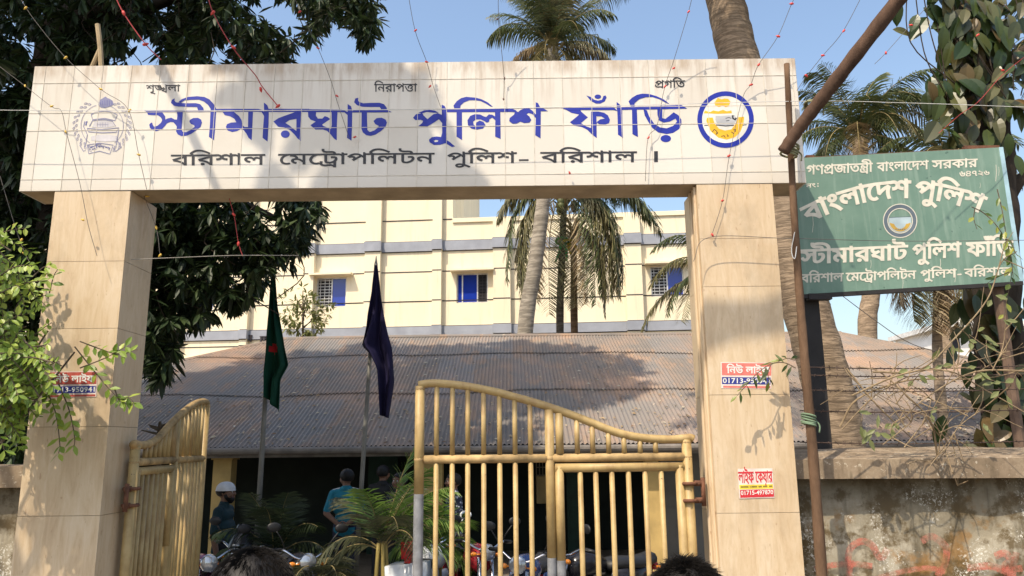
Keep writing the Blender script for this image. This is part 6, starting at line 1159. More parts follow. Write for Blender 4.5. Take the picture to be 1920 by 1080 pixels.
def bush():
    rr = random.Random(41)
    o = thing('climbing_bush', 'bright green leafy bush climbing in front of the left pillar', 'bush', Vector((at(-150, 900, 5.05).x, 5.05, 0)))
    b = MB()
    Pb = [(-60,440),(0,440),(5,500),(30,490),(45,545),(60,600),(60,650),(80,665),(85,690),(60,710),(70,745),(40,765),(45,800),(20,810),(0,780),(-60,800)]
    k = 0
    while k < 150:
        px, py = rr.uniform(-60, 170), rr.uniform(440, 860)
        if not inside((px, py), Pb): continue
        if noise.noise((px/40, py/40, 4.4)) < -.12: continue
        Y = rr.uniform(4.7, 5.35); a = at(px, py, Y); d = Vector((rr.uniform(-.5, .8), rr.uniform(-.4, .2), rr.uniform(-.5, .7))).normalized()
        sprig(b, [a-d*.14, a, a+d*.13+Vector((0,0,-.03)), a+d*.24+Vector((0, 0, -.07))], rr, .062, .03, .035); k += 1
    for pts in ([(140,650),(180,700),(215,740),(240,760)], [(110,720),(130,770),(140,820),(138,840)], [(150,640),(190,655),(225,665),(255,655)], [(215,730),(225,752),(240,745),(255,760)], [(90,560),(100,520),(108,505)], [(60,520),(85,500),(90,520)], [(60,690),(100,760),(112,830),(110,850)], [(150,690),(200,670),(235,650)], [(20,470),(0,455),(10,445)]):
        sprig(b, [at(x, y, 5.22) for x, y in pts], rr, .075, .035, .045)
    b.build('foliage', [M_FRESH, M_TWIG], o)
    s = MB(); g = Vector((at(-150, 900, 5.05).x, 5.05, 0))
    for tx, ty in ((40, 560), (90, 620), (-20, 500), (140, 660), (60, 760), (10, 640)):
        e = at(tx, ty, 5.1); s.tube(smoothpath([g + Vector((rr.uniform(-.15,.15), 0, 0)), g.lerp(e, .5) + Vector((-.25, .05, .3)), e], 5), [.02-.0014*i for i in range(11)], 6)
    s.build('stem', M_TWIG, o)
bush()
def shrub(label, px, py0, py1, wpx, Y, mat, seed, n, L):
    rr = random.Random(seed); g = at(px, py0, Y); o = thing('shrub', label, 'shrub', Vector((g.x, Y, 0)))
    top = at(px, py1, Y); b = MB(); wd = at(px+wpx/2, py1, Y).x - top.x
    s = MB(); s.tube([Vector((g.x, Y, 0)), Vector((g.x, Y, g.z)), top], [.06, .04, .015], 6)
    for i in range(10): a = Vector((g.x, Y, g.z + (top.z-g.z)*rr.random()*.7)); s.tube([a, a + Vector((rr.uniform(-1, 1)*wd*.6, rr.uniform(-.4, .4), (top.z-g.z)*.3))], [.02, .006], 5)
    s.build('stem', M_TWIG, o)
    for i in range(n):
        v = rdir(rr); p = Vector((g.x, Y, (g.z*.85+top.z*1.0)/1.85)) + Vector((v.x*wd, v.y*wd*.7, v.z*(top.z-g.z)*.56))*(rr.random()**.5)
        if noise.noise((p.x*2, p.y*2, p.z*2)) < -.15: continue
        rosette(b, p, v, rr, 7, L, L*.3, .4)
    b.build('foliage', mat, o)
shrub('pale green bushy sapling in front of the cream building left of the flag', 568, 640, 545, 105, 22, leafmat('pale_leaf', [(.09,.10,.03),(.17,.19,.06),(.26,.27,.11)], .3), 51, 150, .2)
shrub('small dark green shrub above the open gate leaf beside the left pillar', 300, 815, 790, 60, 9.2, leafmat('shrub_leaf', [(.03,.07,.012),(.07,.14,.025)], .3), 52, 60, .12)

# ------------------------------------------------------------------ bare vine and barbed wire over the right wall
def vine():
    rr = random.Random(61)
    o = thing('wall_vine', 'tangle of bare brown vine twigs with a few leaves over the right wall', 'vine', Vector((4.2, 5.7, 1.9)))
    b = MB()
    main = [[(1575,800),(1610,750),(1700,715),(1790,715),(1860,705),(1930,690)], [(1580,810),(1640,740),(1720,700),(1800,685),(1880,660),(1940,640)], [(1700,840),(1740,770),(1790,700),(1830,640),(1850,540)], [(1760,850),(1740,790),(1700,740),(1650,700),(1600,690)], [(1820,780),(1760,760),(1700,730),(1600,725),(1540,760)], [(1790,890),(1770,830),(1750,790),(1700,770),(1640,735)], [(1600,745),(1690,705),(1780,690),(1850,730),(1925,780)], [(1930,660),(1860,680),(1800,730),(1770,800)], [(1900,720),(1840,760),(1800,800),(1770,840),(1750,870)], [(1640,700),(1720,690),(1790,640),(1850,560),(1880,490),(1905,470)], [(1700,870),(1720,860),(1750,862),(1775,830),(1840,740)], [(1860,700),(1880,640),(1890,560)],
            [(1945,700),(1830,700),(1740,745),(1680,800)], [(1660,835),(1700,800),(1730,775),(1830,770),(1920,800)], [(1790,885),(1800,905),(1792,840),(1760,790)], [(1590,690),(1640,760),(1720,830)]]
    for k, l in enumerate(main):
        Y = 5.62 - .03*(k % 7); P = smoothpath([at(x+rr.uniform(-6,6), y+rr.uniform(-5,5), Y + rr.uniform(-.12, .1)) for x, y in l], 6)
        b.tube(P, [(.0075 if k % 3 == 0 else .0045)*(1-.6*i/len(P)) for i in range(len(P))], 6)
        for j in range(4):
            i = rr.randrange(2, len(P)-2); q = P[i]; e = q + Vector((rr.uniform(-.25, .25), rr.uniform(-.15, .1), rr.uniform(-.2, .3)))
            b.tube(smoothpath([q, q.lerp(e, .5)+rdir(rr)*.03, e], 3), [.005,.0045,.004,.0035,.003,.0025,.002], 5)
    b.build('stem', m_bark('vine_bark', (.14, .10, .06), (.33, .25, .155), 12), o)
    VL = leafmat('vine_leaf', [(.04,.06,.02),(.12,.14,.05),(.2,.22,.09),(.09,.06,.03)], .3, .4)
    pts = [(1835,620),(1820,640),(1650,805),(1665,800),(1680,795),(1640,808),(1625,815),(1640,770),(1850,700),(1870,710),(1730,705),(1740,680),(1790,650),(1760,690),(1860,560),(1880,600),(1850,800),(1845,640),(1720,715),(1700,700),(1900,710),(1880,740),(1620,800),(1750,770),(1830,690)]
    for px, py in pts:
        for k in range(2): f = MB(); leaf(f, at(px+rr.uniform(-8,8), py+rr.uniform(-8,8), 5.5), Vector((rr.uniform(-1,1), rr.uniform(-.3,.1), rr.uniform(-1,.2))), Vector((0,-1,.4)), rr.uniform(.06,.11), rr.uniform(.028,.045)); f.build('leaf', VL, o)
vine()
def hanging(name, label, strands, Y, cols, seed, L=.09, W=.036, step=.06):
    rr = random.Random(seed); p0 = at(*strands[0][0], Y); o = thing(name, label, 'creeper', p0); b = MB()
    for s in strands: sprig(b, [at(x, y, Y+rr.uniform(-.03,.03)) for x, y in s], rr, L, W, step, .0045, False, .55)
    b.build('foliage', [leafmat(name+'_leaf', cols, .3, .4), M_TWIG], o)
hanging('hanging_creeper', 'thin creeper with yellow-green leaves hanging over the right side of the green signboard', [[(1822,388),(1845,400),(1870,425),(1890,460),(1898,500),(1892,540),(1880,600)], [(1870,355),(1880,400),(1888,450),(1896,490),(1900,520)], [(1828,392),(1826,410),(1832,430)], [(1895,450),(1902,470),(1908,480)], [(1892,510),(1870,520),(1845,535)]], 5.85, [(.05,.09,.015),(.16,.22,.04),(.33,.33,.06)], 71, .085, .036, .055)
hanging('leafy_twig', 'drooping twig of dark narrow leaves reaching across the right pillar at the pink sticker', [[(1492,690),(1470,680),(1445,683),(1420,700),(1400,722),(1382,742)], [(1490,675),(1475,672),(1455,680)], [(1445,683),(1440,700),(1442,715)]], 5.42, [(.03,.05,.012),(.06,.09,.02),(.20,.24,.05)], 72, .085, .024, .028)
M_BARB = plain('rusty_barbed_wire', (.075, .05, .04), .8, .3, .3, 20)
for k, y in enumerate((688, 703, 731, 770, 829)):
    b = MB(); rr = random.Random(80+k)
    P = smoothpath([on(1500, y, WA - wnv*.12, wnv), on(1640, y+3, WA - wnv*.12, wnv), on(1790, y+2, WA - wnv*.12, wnv), on(1960, y-3, WA - wnv*.12, wnv)], 10)
    b.tube(P, .0042, 5)
    for i in range(1, len(P)-1):
        for m in range(2): d = rdir(rr)*.02; b.tube([P[i]-d, P[i]+d], .002, 4)
    tag(b.build('barbed_wire', M_BARB, None, loc=tuple(P[0])), ['topmost rusty barbed wire strand above the right wall', 'second barbed wire strand from the top above the right wall', 'middle barbed wire strand above the right wall', 'fourth barbed wire strand from the top above the right wall', 'lowest barbed wire strand just over the coping of the right wall'][k], 'barbed wire', 'barbed wire strands over the right wall')

# ------------------------------------------------------------------ green signboard on two posts
SY = 6.35
SP = Vector((0, SY, 0)); SN = Vector((0, -1, 0))
sq = [at(1484, 297, SY), at(1880, 276, SY), at(1919, 527, SY), at(1500, 552, SY)]
sgn = thing('signboard', 'weathered green police signboard with white Bengali lettering on two posts', 'sign', Vector((at(1690, 550, SY).x, SY, 1.9)))
def m_sign():
    m = Mat('weathered_green_paint', .55, 0, .4)
    f = m.noise(2.2, 6, .65); st = m.noise(4, 5, .6, m.co((6, 6, .5))); g = m.noise(18, 4, .6)
    c = m.ramp(f, [(.3, (.105, .19, .148)), (.7, (.165, .262, .208))]); c = m.mix(m.math('MULTIPLY', m.mask(st, .5, .72), .5), c, (.25, .34, .28)); c = m.mix(m.math('MULTIPLY', m.mask(g, .68, .72), .6), c, (.03, .07, .055)); m.color(c); return m.m
M_SIGN = m_sign()
def quad_slab(mb, q, y0, y1, mi=0):
    vs = [Vector((p.x, y0, p.z)) for p in q] + [Vector((p.x, y1, p.z)) for p in q]
    mb.add(vs, [(3, 2, 1, 0), (4, 5, 6, 7), (0, 1, 5, 4), (1, 2, 6, 5), (2, 3, 7, 6), (3, 0, 4, 7)], mi)
b = MB(); quad_slab(b, sq, SY, SY+.02); b.build('panel', M_SIGN, sgn)
b = MB()
for i in range(4):
    p, q = sq[i] + Vector((0, .045, 0)), sq[(i+1) % 4] + Vector((0, .045, 0)); b.tube([p, q], .022, 4)
b.tube([sq[0].lerp(sq[3], .5)+Vector((0, .045, 0)), sq[1].lerp(sq[2], .5)+Vector((0, .045, 0))], .018, 4)
b.build('back_frame', M_RUST, sgn)
b = MB()
dR = (sq[2]-sq[1])
quad_slab(b, [sq[1]-Vector((.035, 0, 0)), sq[1]+Vector((.002, 0, 0)), sq[2]+Vector((.002, 0, 0)), sq[2]-Vector((.035, 0, 0))], SY-.004, SY-.0005); b.build('edge_strip', plain('pale_blue_edge', (.30, .45, .52), .6), sgn)
b = MB(); quad_slab(b, [sq[3]+Vector((.02,0,-.002)), sq[2]+Vector((-.01,0,-.002)), sq[2]+Vector((-.01,0,-.035)), sq[3]+Vector((.02,0,-.035))], SY-.01, SY+.03)
b.box((at(1515, 550, SY).x, SY-.02, at(1515, 562, SY).z), (at(1558, 550, SY).x, SY+.06, at(1515, 551, SY).z)); b.build('lower_rail', plain('black_iron', (.02, .018, .018), .7), sgn)
b = MB(); b.box((at(1513, 286, SY).x, SY+.02, at(1513, 300, SY).z), (at(1528, 286, SY).x, SY+.06, at(1513, 289, SY).z)); b.box((at(1812, 280, SY).x, SY+.02, at(1840, 284, SY).z), (at(1878, 280, SY).x, SY+.06, at(1840, 271, SY).z)); b.build('bracket', M_RUST, sgn)
M_BLKIRON = bpy.data.materials['black_iron']
b = MB(); x0, x1 = at(1519, 700, SY+.07).x, at(1548, 700, SY+.07).x
b.box((x0, SY+.07, 0), (x1, SY+.16, at(1530, 540, SY).z)); b.build('post', M_BLKIRON, sgn)
b = MB(); x0 = at(1889, 640, SY+.07).x; b.tube([(x0, SY+.1, 0), (x0, SY+.1, at(1889, 500, SY).z)], .045, 8); b.build('post', plain('rusty_post', (.13, .085, .06), .9, 0, .3, 8), sgn)
sp = lambda u, v, w: (lambda p: Vector((p.x, SY-.0012-w, p.z)))(at(u, -v, SY))
S2 = 3.858
def szl(x0, x1, yh0, yh1, yb0, yb1):
    return lambda u, v, w: sp(1490+(x0+(x1-x0)*u)/S2, -(270+((yb0+(yb1-yb0)*u)*(1-v)+(yh0+(yh1-yh0)*u)*v)/S2), w)
def wordrow(name, words, H, Bl, ex, ey):
    for s, x0, x1 in words:
        b = MB()
        h0, h1, b0, b1 = (q[0]+(q[1]-q[0])*(x-q[2])/(q[3]-q[2]) for q in (H, Bl) for x in (x0, x1))
        put_text(b, s, szl(x0, x1, h0, h1, b0, b1), .0008, ex, ey); b.build(name, M_CREAM, sgn)
wordrow('government_line', [('গণ{pra}জাত{ntra}ী', 85, 562), ('বাংলাদেশ', 596, 966), ('সরকার', 995, 1320)], (158, 108, 85, 1320), (222, 165, 85, 1320), 22, 18)
wordrow('number_line', [('৬৪৭২৬', 1190, 1410)], (198, 192, 1190, 1410), (238, 224, 1190, 1410), 18, 18)
wordrow('phone_line', [('নং', 82, 152)], (290, 284, 82, 152), (318, 311, 82, 152), 20, 16)
b = MB()
for y in (288, 305): b.prism(ell(168, y, 5, 5, 10), [], lambda u, v, w: sp(1490+u/S2, -(270+v/S2), w), .0008)
b.build('colon', M_CREAM, sgn)
wordrow('station_line', [('{st}ীমারঘাট', 42, 812), ('পুলিশ', 852, 1200), ('ফাঁ{ra}ি', 1245, 1575)], (768, 700, 42, 1575), (868, 800, 42, 1575), 34, 24)
wordrow('district_line', [('বরিশাল', 45, 350), ('মে{ttra}োপলিটন', 372, 876), ('পুলিশ', 908, 1168), ('বরিশাল', 1228, 1565)], (945, 893, 45, 1565), (1003, 950, 45, 1565), 22, 18)
b = MB(); b.prism([(1176, 940), (1206, 938), (1206, 948), (1176, 950)], [], lambda u, v, w: sp(1490+u/S2, -(270+v/S2), w), .0008); b.build('dash', M_CREAM, sgn)
arc = lambda x: 268 + .000345*(x-800)**2
for s, x0, x1 in (('বাংলাদেশ', 42, 834), ('পুলিশ', 878, 1388)):
    def fm(u, v, w, x0=x0, x1=x1):
        x = x0+(x1-x0)*u; sl = .00069*(x-800); n = Vector((-sl, 1)).normalized(); q = (x + n.x*120*(1-v), arc(x) + n.y*120*(1-v))
        return sp(1490+q[0]/S2, -(270+q[1]/S2), w)
    b = MB(); put_text(b, s, fm, .0008, 34, 26); b.build('title_line', M_CREAM, sgn)
b = MB(); cc = (1490+762/S2, -(270+556/S2)); fr = lambda u, v, w: sp(u, v, w)
M_EMB = [M_CREAM, plain('slate_ring', (.10, .13, .16), .6), plain('pale_sky', (.33, .42, .46), .6), plain('wheat_gold', (.42, .27, .05), .6), M_SIGN]
ring(b, cc, 118/S2, 124/S2, fr, .0012, 0); ring(b, cc, 92/S2, 118/S2, fr, .0008, 1); ring(b, cc, 86/S2, 92/S2, fr, .0012, 0)
half = [(cc[0]+84/S2*math.cos(a), cc[1]+84/S2*math.sin(a)) for a in [math.pi*(1.08+.84*i/16)*1.0 for i in range(17)]]
fill(b, [(cc[0]-80/S2, cc[1]+6), ] + [(cc[0]+84/S2*math.cos(R(195+150*i/16)), cc[1]+84/S2*math.sin(R(195+150*i/16))) for i in range(17)] + [(cc[0]+80/S2, cc[1]+7)], fr, .0004, 2)
fill(b, [(cc[0]+78/S2*math.cos(R(190+160*i/16)), cc[1]+78/S2*math.sin(R(190+160*i/16))) for i in range(17)] + [(cc[0]+44/S2*math.cos(R(345-150*i/16)), cc[1]-3+46/S2*math.sin(R(345-150*i/16))) for i in range(17)], fr, .0008, 3)
stroke(b, [(cc[0]-82/S2, cc[1]+6), (cc[0]+82/S2, cc[1]+8)], .8, fr, .0011, 1)
for i in range(5): stroke(b, [(cc[0]-9+4*i, cc[1]-16.2-.5*(2-abs(i-2))), (cc[0]-6.5+4*i, cc[1]-15.4)], 1.6, fr, .0014, 1)
b.build('round_emblem', M_EMB, sgn)
b = MB()
for x, y0, y1, wd in ((130, 520, 640, .7), (1455, 150, 270, .9), (1475, 165, 230, .5), (1340, 280, 320, .5), (1052, 830, 900, .9), (1160, 900, 1000, .8), (780, 960, 1050, .6), (550, 840, 900, .5)):
    stroke(b, [(1490+x/S2, -(270+y0/S2)), (1490+(x+4)/S2, -(270+(y0+y1)/2/S2)), (1490+(x-2)/S2, -(270+y1/S2))], wd, fr, .0005)
struct_ = b.build('paint_drip', M_CREAM, sgn)

# ------------------------------------------------------------------ wooden poles lashed in front of the gateway
M_POLE = m_bark('old_wood_pole', (.075, .045, .028), (.17, .105, .065), 9); M_POLE2 = m_bark('dark_wood_pole', (.045, .028, .02), (.115, .07, .048), 9)
def pole(name, label, pts, r0, r1, mat=M_POLE, group=None):
    b = MB(); P = smoothpath(pts, 10); n = len(P); b.tube(P, [(r0+(r1-r0)*i/(n-1))*(1+.05*math.sin(i*1.9)) for i in range(n)], 12)
    return tag(b.build(name, mat, None, True, loc=tuple(pts[0])), label, 'pole', group)
PY = 5.42
bot = at(1541, 1080, PY); top_ = at(1475, 120, PY); k_ = bot.z/(top_.z-bot.z)
pole('wooden_pole', 'upright weathered wooden pole lashed in front of the right end of the beam', [bot + (bot-top_)*k_, at(1528, 900, PY), at(1506, 640, PY), at(1489, 400, PY), top_], .040, .021)
pole('wooden_pole', 'thick slanting wooden pole tied at its foot to the upright one', [at(1468, 285, 5.32), at(1500, 238, 5.25), at(1560, 160, 5.1), at(1690, -8, 4.85), at(1860, -230, 4.5)], .043, .058, M_POLE2)
M_ROPE = plain('old_green_rope', (.20, .20, .11), .9, 0, .3, 30)
def lash(label, c, ax, r, n, mat=M_ROPE):
    b = MB()
    for i in range(n): b.torus(Vector(c) + Vector(ax).normalized()*(i-(n-1)/2)*.014 + rdir(rng)*.004, Vector(ax) + rdir(rng)*.25, r, .008, 18, 6)
    b.tube(smoothpath([Vector(c)+Vector((r, 0, 0)), Vector(c)+Vector((r+.02, -.02, -.04)), Vector(c)+Vector((r+.01, -.03, -.09))], 4), .006, 5)
    return tag(b.build('rope_tie', mat, None, True, loc=tuple(c)), label, 'rope')
lash('green rope binding the slanting pole to the upright pole at its foot', at(1480, 283, 5.37), (.3, 0, 1), .06, 5)
lash('thin cord round the slanting pole beside the beam end', at(1523, 197, 5.2), (.6, 0, .8), .05, 3)
lash('green string wound round the upright pole and signpost above the wall', at(1516, 787, 5.43), (.1, 0, 1), .046, 5, plain('green_string', (.13, .19, .12), .9))
b = MB(); b.tube(smoothpath([at(1490, 435, 5.4), at(1484, 470, 5.4), at(1490, 485, 5.38), at(1494, 460, 5.4), at(1496, 430, 5.5)], 5), .0035, 5)
tag(b.build('loose_wire', M_WHITE, None, loc=tuple(at(1490, 435, 5.4))), 'loose white wire end looped round the upright pole', 'wire')
# stick standing behind the beam on the left
b = MB(); b.tube(smoothpath([at(190, 130, 6.0), at(188, 90, 6.0), at(183, 46, 6.0)], 3), .022, 8); b.tube([at(172, 128, 6.02), at(188, 92, 6.0)], .02, 8)
tag(b.build('wooden_stick', plain('pale_stick', (.36, .28, .17), .9), None, loc=tuple(at(190, 130, 6))), 'short pale forked stick poking up behind the left end of the beam', 'stick')

# ------------------------------------------------------------------ strings of little lamps and cables
M_WIRE = plain('dark_flex', (.11, .10, .09), .7); M_WRED = plain('red_flex', (.32, .035, .035), .6); M_WWHITE = plain('white_flex', (.6, .6, .58), .6)
M_BULBR = plain('red_lamp_cap', (.55, .05, .04), .4); M_BULBY = plain('yellow_lamp_cap', (.62, .40, .06), .4); M_BULBD = plain('dull_lamp_cap', (.10, .06, .05), .5)
def lights(label, pts, bulbs, wire, mat, r=.003, Y=5.45, Ys=None, bs=.014):
    P = [at(x, y, (Ys[i] if Ys else Y)) for i, (x, y) in enumerate(pts)]
    o = thing('string_lights', label, 'string lights', P[0], 0, 'strings of little lamps over the gateway')
    b = MB(); b.tube(smoothpath(P, 6), r*.75, 5); b.build('wire', wire, o); bs *= .85
    for x, y in bulbs:
        q = MB(); j = min(range(len(pts)), key=lambda i: (pts[i][0]-x)**2 + (pts[i][1]-y)**2); yy = Ys[j] if Ys else Y
        c = at(x, y, yy - .004); ax = Vector((rng.uniform(-1, 1), rng.uniform(-.2, .2), rng.uniform(-1, .6))).normalized()
        q.lathe([(0, -1.5*bs), (.6*bs, -1.2*bs), (bs*.8, 0), (bs*.5, .9*bs), (0, 1.7*bs)], c, ax, 8); q.build('lamp', mat, o, True)
    return o
lights('thick red string crossing the mango trunk down to the beam top', [(210,-20), (232,25), (273,83), (302,112)], [(232,25), (273,83)], M_WRED, M_BULBR, .006, 5.5, None, .02)
lights('red string from the picture top down across the beam right of the motto', [(385,-25), (400,25), (437,90), (478,140), (492,163), (522,200)], [(399,24), (438,89), (489,168), (521,199)], M_WRED, M_BULBR, .0055, None, [5.4,5.42,5.45,5.52,5.55,5.56], .018)
lights('brown string with yellow caps slanting over the badge emblem', [(40,0), (65,38), (123,108), (190,168), (240,205), (260,290), (275,355)], [(48,15), (123,108), (189,167), (243,207), (260,290)], M_WIRE, M_BULBY, .003, 5.5, None, .013)
lights('brown string falling from the left edge past the beam end and down the left pillar', [(-20,110), (48,162), (97,200), (115,208), (125,250), (150,345), (165,420), (182,480)], [(47,161), (97,199), (123,247), (155,412)], M_WIRE, M_BULBY, .003, 5.5, None, .012)
lights('thin string with orange caps in front of the mango leaves left of the left pillar', [(0,330), (27,420), (45,470), (65,510)], [(27,421), (45,475), (40,450)], M_WIRE, M_BULBY, .003, 5.5, None, .012)
lights('thin string from the picture top to the beam above the blue title', [(545,-25), (562,20), (596,90), (620,150), (632,190), (655,260)], [(562,22), (596,90), (632,180), (665,257)], M_WIRE, M_BULBR, .003, None, [5.35,5.4,5.48,5.55,5.56,5.56], .012)
lights('thin grey string against open sky left of the middle', [(762,-30), (778,56), (800,116), (812,160), (826,200)], [(779,57), (800,116), (806,162)], M_WIRE, M_BULBR, .003, None, [5.3,5.4,5.5,5.56,5.56], .012)
lights('thin grey string just left of the tall palm crown', [(934,-30), (935,40), (942,110), (945,150), (944,188)], [(932,36), (946,147), (944,186)], M_WIRE, M_BULBD, .003, None, [5.3,5.4,5.5,5.56,5.56], .011)
lights('thin string from the picture top down over the last blue word', [(1303,-30), (1292,18), (1265,108), (1246,165), (1232,235), (1215,260), (1210,340)], [(1291,22), (1263,128), (1247,162), (1216,258), (1068,324)], M_WIRE, M_BULBR, .003, None, [5.3,5.38,5.5,5.56,5.56,5.56,5.56], .012)
lights('string with red lamps crossing the round boat emblem and the right pillar', [(1500,-25), (1484,8), (1458,69), (1422,122), (1408,158), (1392,185), (1368,290), (1355,375), (1335,440)], [(1484,7), (1459,68), (1423,121), (1408,159), (1367,292), (1355,376), (1336,441)], M_WIRE, M_BULBR, .003, None, [5.3,5.35,5.42,5.5,5.55,5.56,5.56,5.57,5.57], .014)
lights('string with red lamps against the sky left of the slanting pole', [(1625,-25), (1581,58), (1543,104), (1512,143), (1494,170)], [(1582,58), (1543,104), (1512,142)], M_WIRE, M_BULBR, .003, None, [5.2,5.3,5.4,5.5,5.55], .013)
lights('short string with red lamps right of the slanting pole', [(1740,10), (1708,46), (1661,99), (1640,120)], [(1708,47), (1661,99)], M_WIRE, M_BULBR, .003, 5.6, None, .013)
lights('red string slanting across the vine-clad tree at the right edge', [(1930,100), (1880,140), (1835,190), (1800,215), (1760,250)], [(1833,66), (1880,132)], M_WRED, M_BULBR, .0035, 6.0, None, .014)
lights('red string hanging in the gate opening from the beam to the flag cable', [(430,372), (440,410), (447,455), (455,480)], [(438,402), (447,457)], M_WRED, M_BULBR, .004, 5.75, None, .016)
lights('short brown string with yellow caps beside the left pillar inner face', [(270,368), (293,428), (300,478)], [(276,368), (293,427), (300,479)], M_WIRE, M_BULBY, .003, 5.75, None, .014)
def cable(label, pts, Y, mat, r=.004):
    b = MB(); P = [at(x, y, Y) for x, y in pts]; b.tube(smoothpath(P, 8), r, 6)
    return tag(b.build('cable', mat, None, loc=tuple(P[0])), label, 'cable')
cable('white cable running across the whole picture in front of the beam', [(-60,204), (55,207), (500,207), (960,203), (1480,190), (1700,193), (1980,203)], 5.4, M_WWHITE, .0022)
cable('pale cord stretched from the left pillar to the first flagpole', [(235,487), (330,483), (440,479), (560,479)], 5.7, plain('grey_cord', (.3, .28, .25), .8), .0025)
cable('thin cable sagging across the right pillar and signboard', [(1300,490), (1330,445), (1480,447), (1700,452), (1960,450)], 5.5, M_WIRE, .0025)
cable('thin cable sagging below the signboard in front of the palms', [(1560,540), (1640,600), (1700,640), (1760,660), (1900,690)], 8, M_WIRE, .004)

# ------------------------------------------------------------------ flags
M_STEEL = plain('grey_pole_paint', (.17, .165, .15), .6, .2, .25, 5)
def flagpole(label, px0, py0, px1, Y, r):
    t = at(px0, py0, Y); q = at(px1, 1000, Y); d = (q-t); foot = t + d*(t.z/(t.z-q.z))
    b = MB(); b.tube([foot, t], [r, r*.75], 12); o = b.build('flagpole', M_STEEL, None, True, loc=tuple(foot))
    return tag(o, label, 'flagpole', 'flagpoles in the yard'), t, foot
FY = 9.4
fp1, t1, f1 = flagpole('grey flagpole carrying the drooping green flag', 513, 492, 482, FY, .034)
fp2, t2, f2 = flagpole('grey flagpole carrying the drooping purple flag', 705, 494, 672, FY, .030)
b = MB(); b.ball(t1, .035); b.build('finial', M_STEEL, fp1); b = MB(); b.tube([t2, t2+Vector((0,0,.1))], [.02, .004], 8); b.build('finial', M_STEEL, fp2)
def flag(label, outline, Y, mat, depth, seed, folds):
    """a hanging flag: rows between left and right edge, gathered into deep folds"""
    rr = random.Random(seed); rows = 46; cols = 40; b = MB(); vs = []
    L_, R_ = outline
    def edge(E_, f):
        for (a, xa, ya), (c, xc, yc) in zip(E_, E_[1:]):
            if a <= f <= c: k = (f-a)/(c-a); return xa+(xc-xa)*k, ya+(yc-ya)*k
        return E_[-1][1:]
    for i in range(rows+1):
        f = i/rows; (xl, yl), (xr, yr) = edge(L_, f), edge(R_, f); wpx = xr-xl
        for j in range(cols+1):
            g = j/cols; ph = folds*2*math.pi*(g**(.75+.5*math.sin(f*2.2+seed)**2)) + 1.8*math.sin(f*2.6+seed) + 2.2*noise.noise((g*2, f*2.5, seed)); amp = depth*min(1, .12+1.1*f)*(.5+.5*min(1, wpx/40))*(.55+.9*abs(noise.noise((g*2.5, f*1.6, seed+4))))
            x = xl + wpx*(g + .035*math.sin(ph*1.0+.7)*min(1, f*2)); y = yl + (yr-yl)*g
            p = at(x, y, Y); p.y += amp*math.sin(ph) - .03; vs.append(p)
    c1 = cols+1; b.add(vs, [(i*c1+j, (i+1)*c1+j, (i+1)*c1+j+1, i*c1+j+1) for i in range(rows) for j in range(cols)])
    o = b.build('flag', mat, None, True, loc=tuple(vs[0])); m = o.modifiers.new('cloth', 'SOLIDIFY'); m.thickness = .006
    return tag(o, label, 'flag')
def m_cloth(name, c, spot=None):
    m = Mat(name, .85, 0, .2); f = m.noise(5, 4); cc = m.mix(m.mask(f, .3, .7), tuple(x*.8 for x in c), c)
    if spot:
        g = m.n('ShaderNodeVectorMath', operation='DISTANCE'); m.L(m.co(), g.inputs[0]); g.inputs[1].default_value = spot
        cc = m.mix(m.mask(g.outputs['Value'], .055, .05), cc, (.5, .02, .03))
    m.color(cc); return m.m
o = flag('dark green flag with a glimpse of red, drooping from the left flagpole', ([(0, 511, 497), (.25, 508, 565), (.5, 504, 620), (.8, 500, 700), (1, 499, 745)], [(0, 516, 497), (.3, 522, 575), (.6, 533, 650), (.78, 540, 683), (.88, 524, 712), (1, 523, 772)]), FY-.05, m_cloth('green_flag_cloth', (.006, .052, .032)), .085, 3, 1.7)
p = at(520, 657, FY-.05)
me = o.data; me.materials.append(plain('red_flag_cloth', (.40, .015, .02), .85))
cp = at(517, 655, FY)
for f in me.polygons:
    c = sum((me.vertices[i].co for i in f.vertices), Vector())/len(f.vertices) + o.location
    if abs(c.x-cp.x) < .055 and abs(c.z-cp.z) < .06-.5*abs(c.x-cp.x): f.material_index = 1
o2 = flag('dark purple flag with a pale printed crest, drooping from the right flagpole', ([(0, 703, 498), (.2, 698, 550), (.45, 688, 610), (.62, 677, 648), (.66, 690, 660), (.75, 705, 690), (1, 712, 778)], [(0, 708, 498), (.25, 716, 560), (.5, 728, 625), (.62, 735, 655), (.8, 738, 715), (1, 728, 784)]), FY-.05, m_cloth('purple_flag_cloth', (.013, .011, .044)), .10, 5, 1.9)

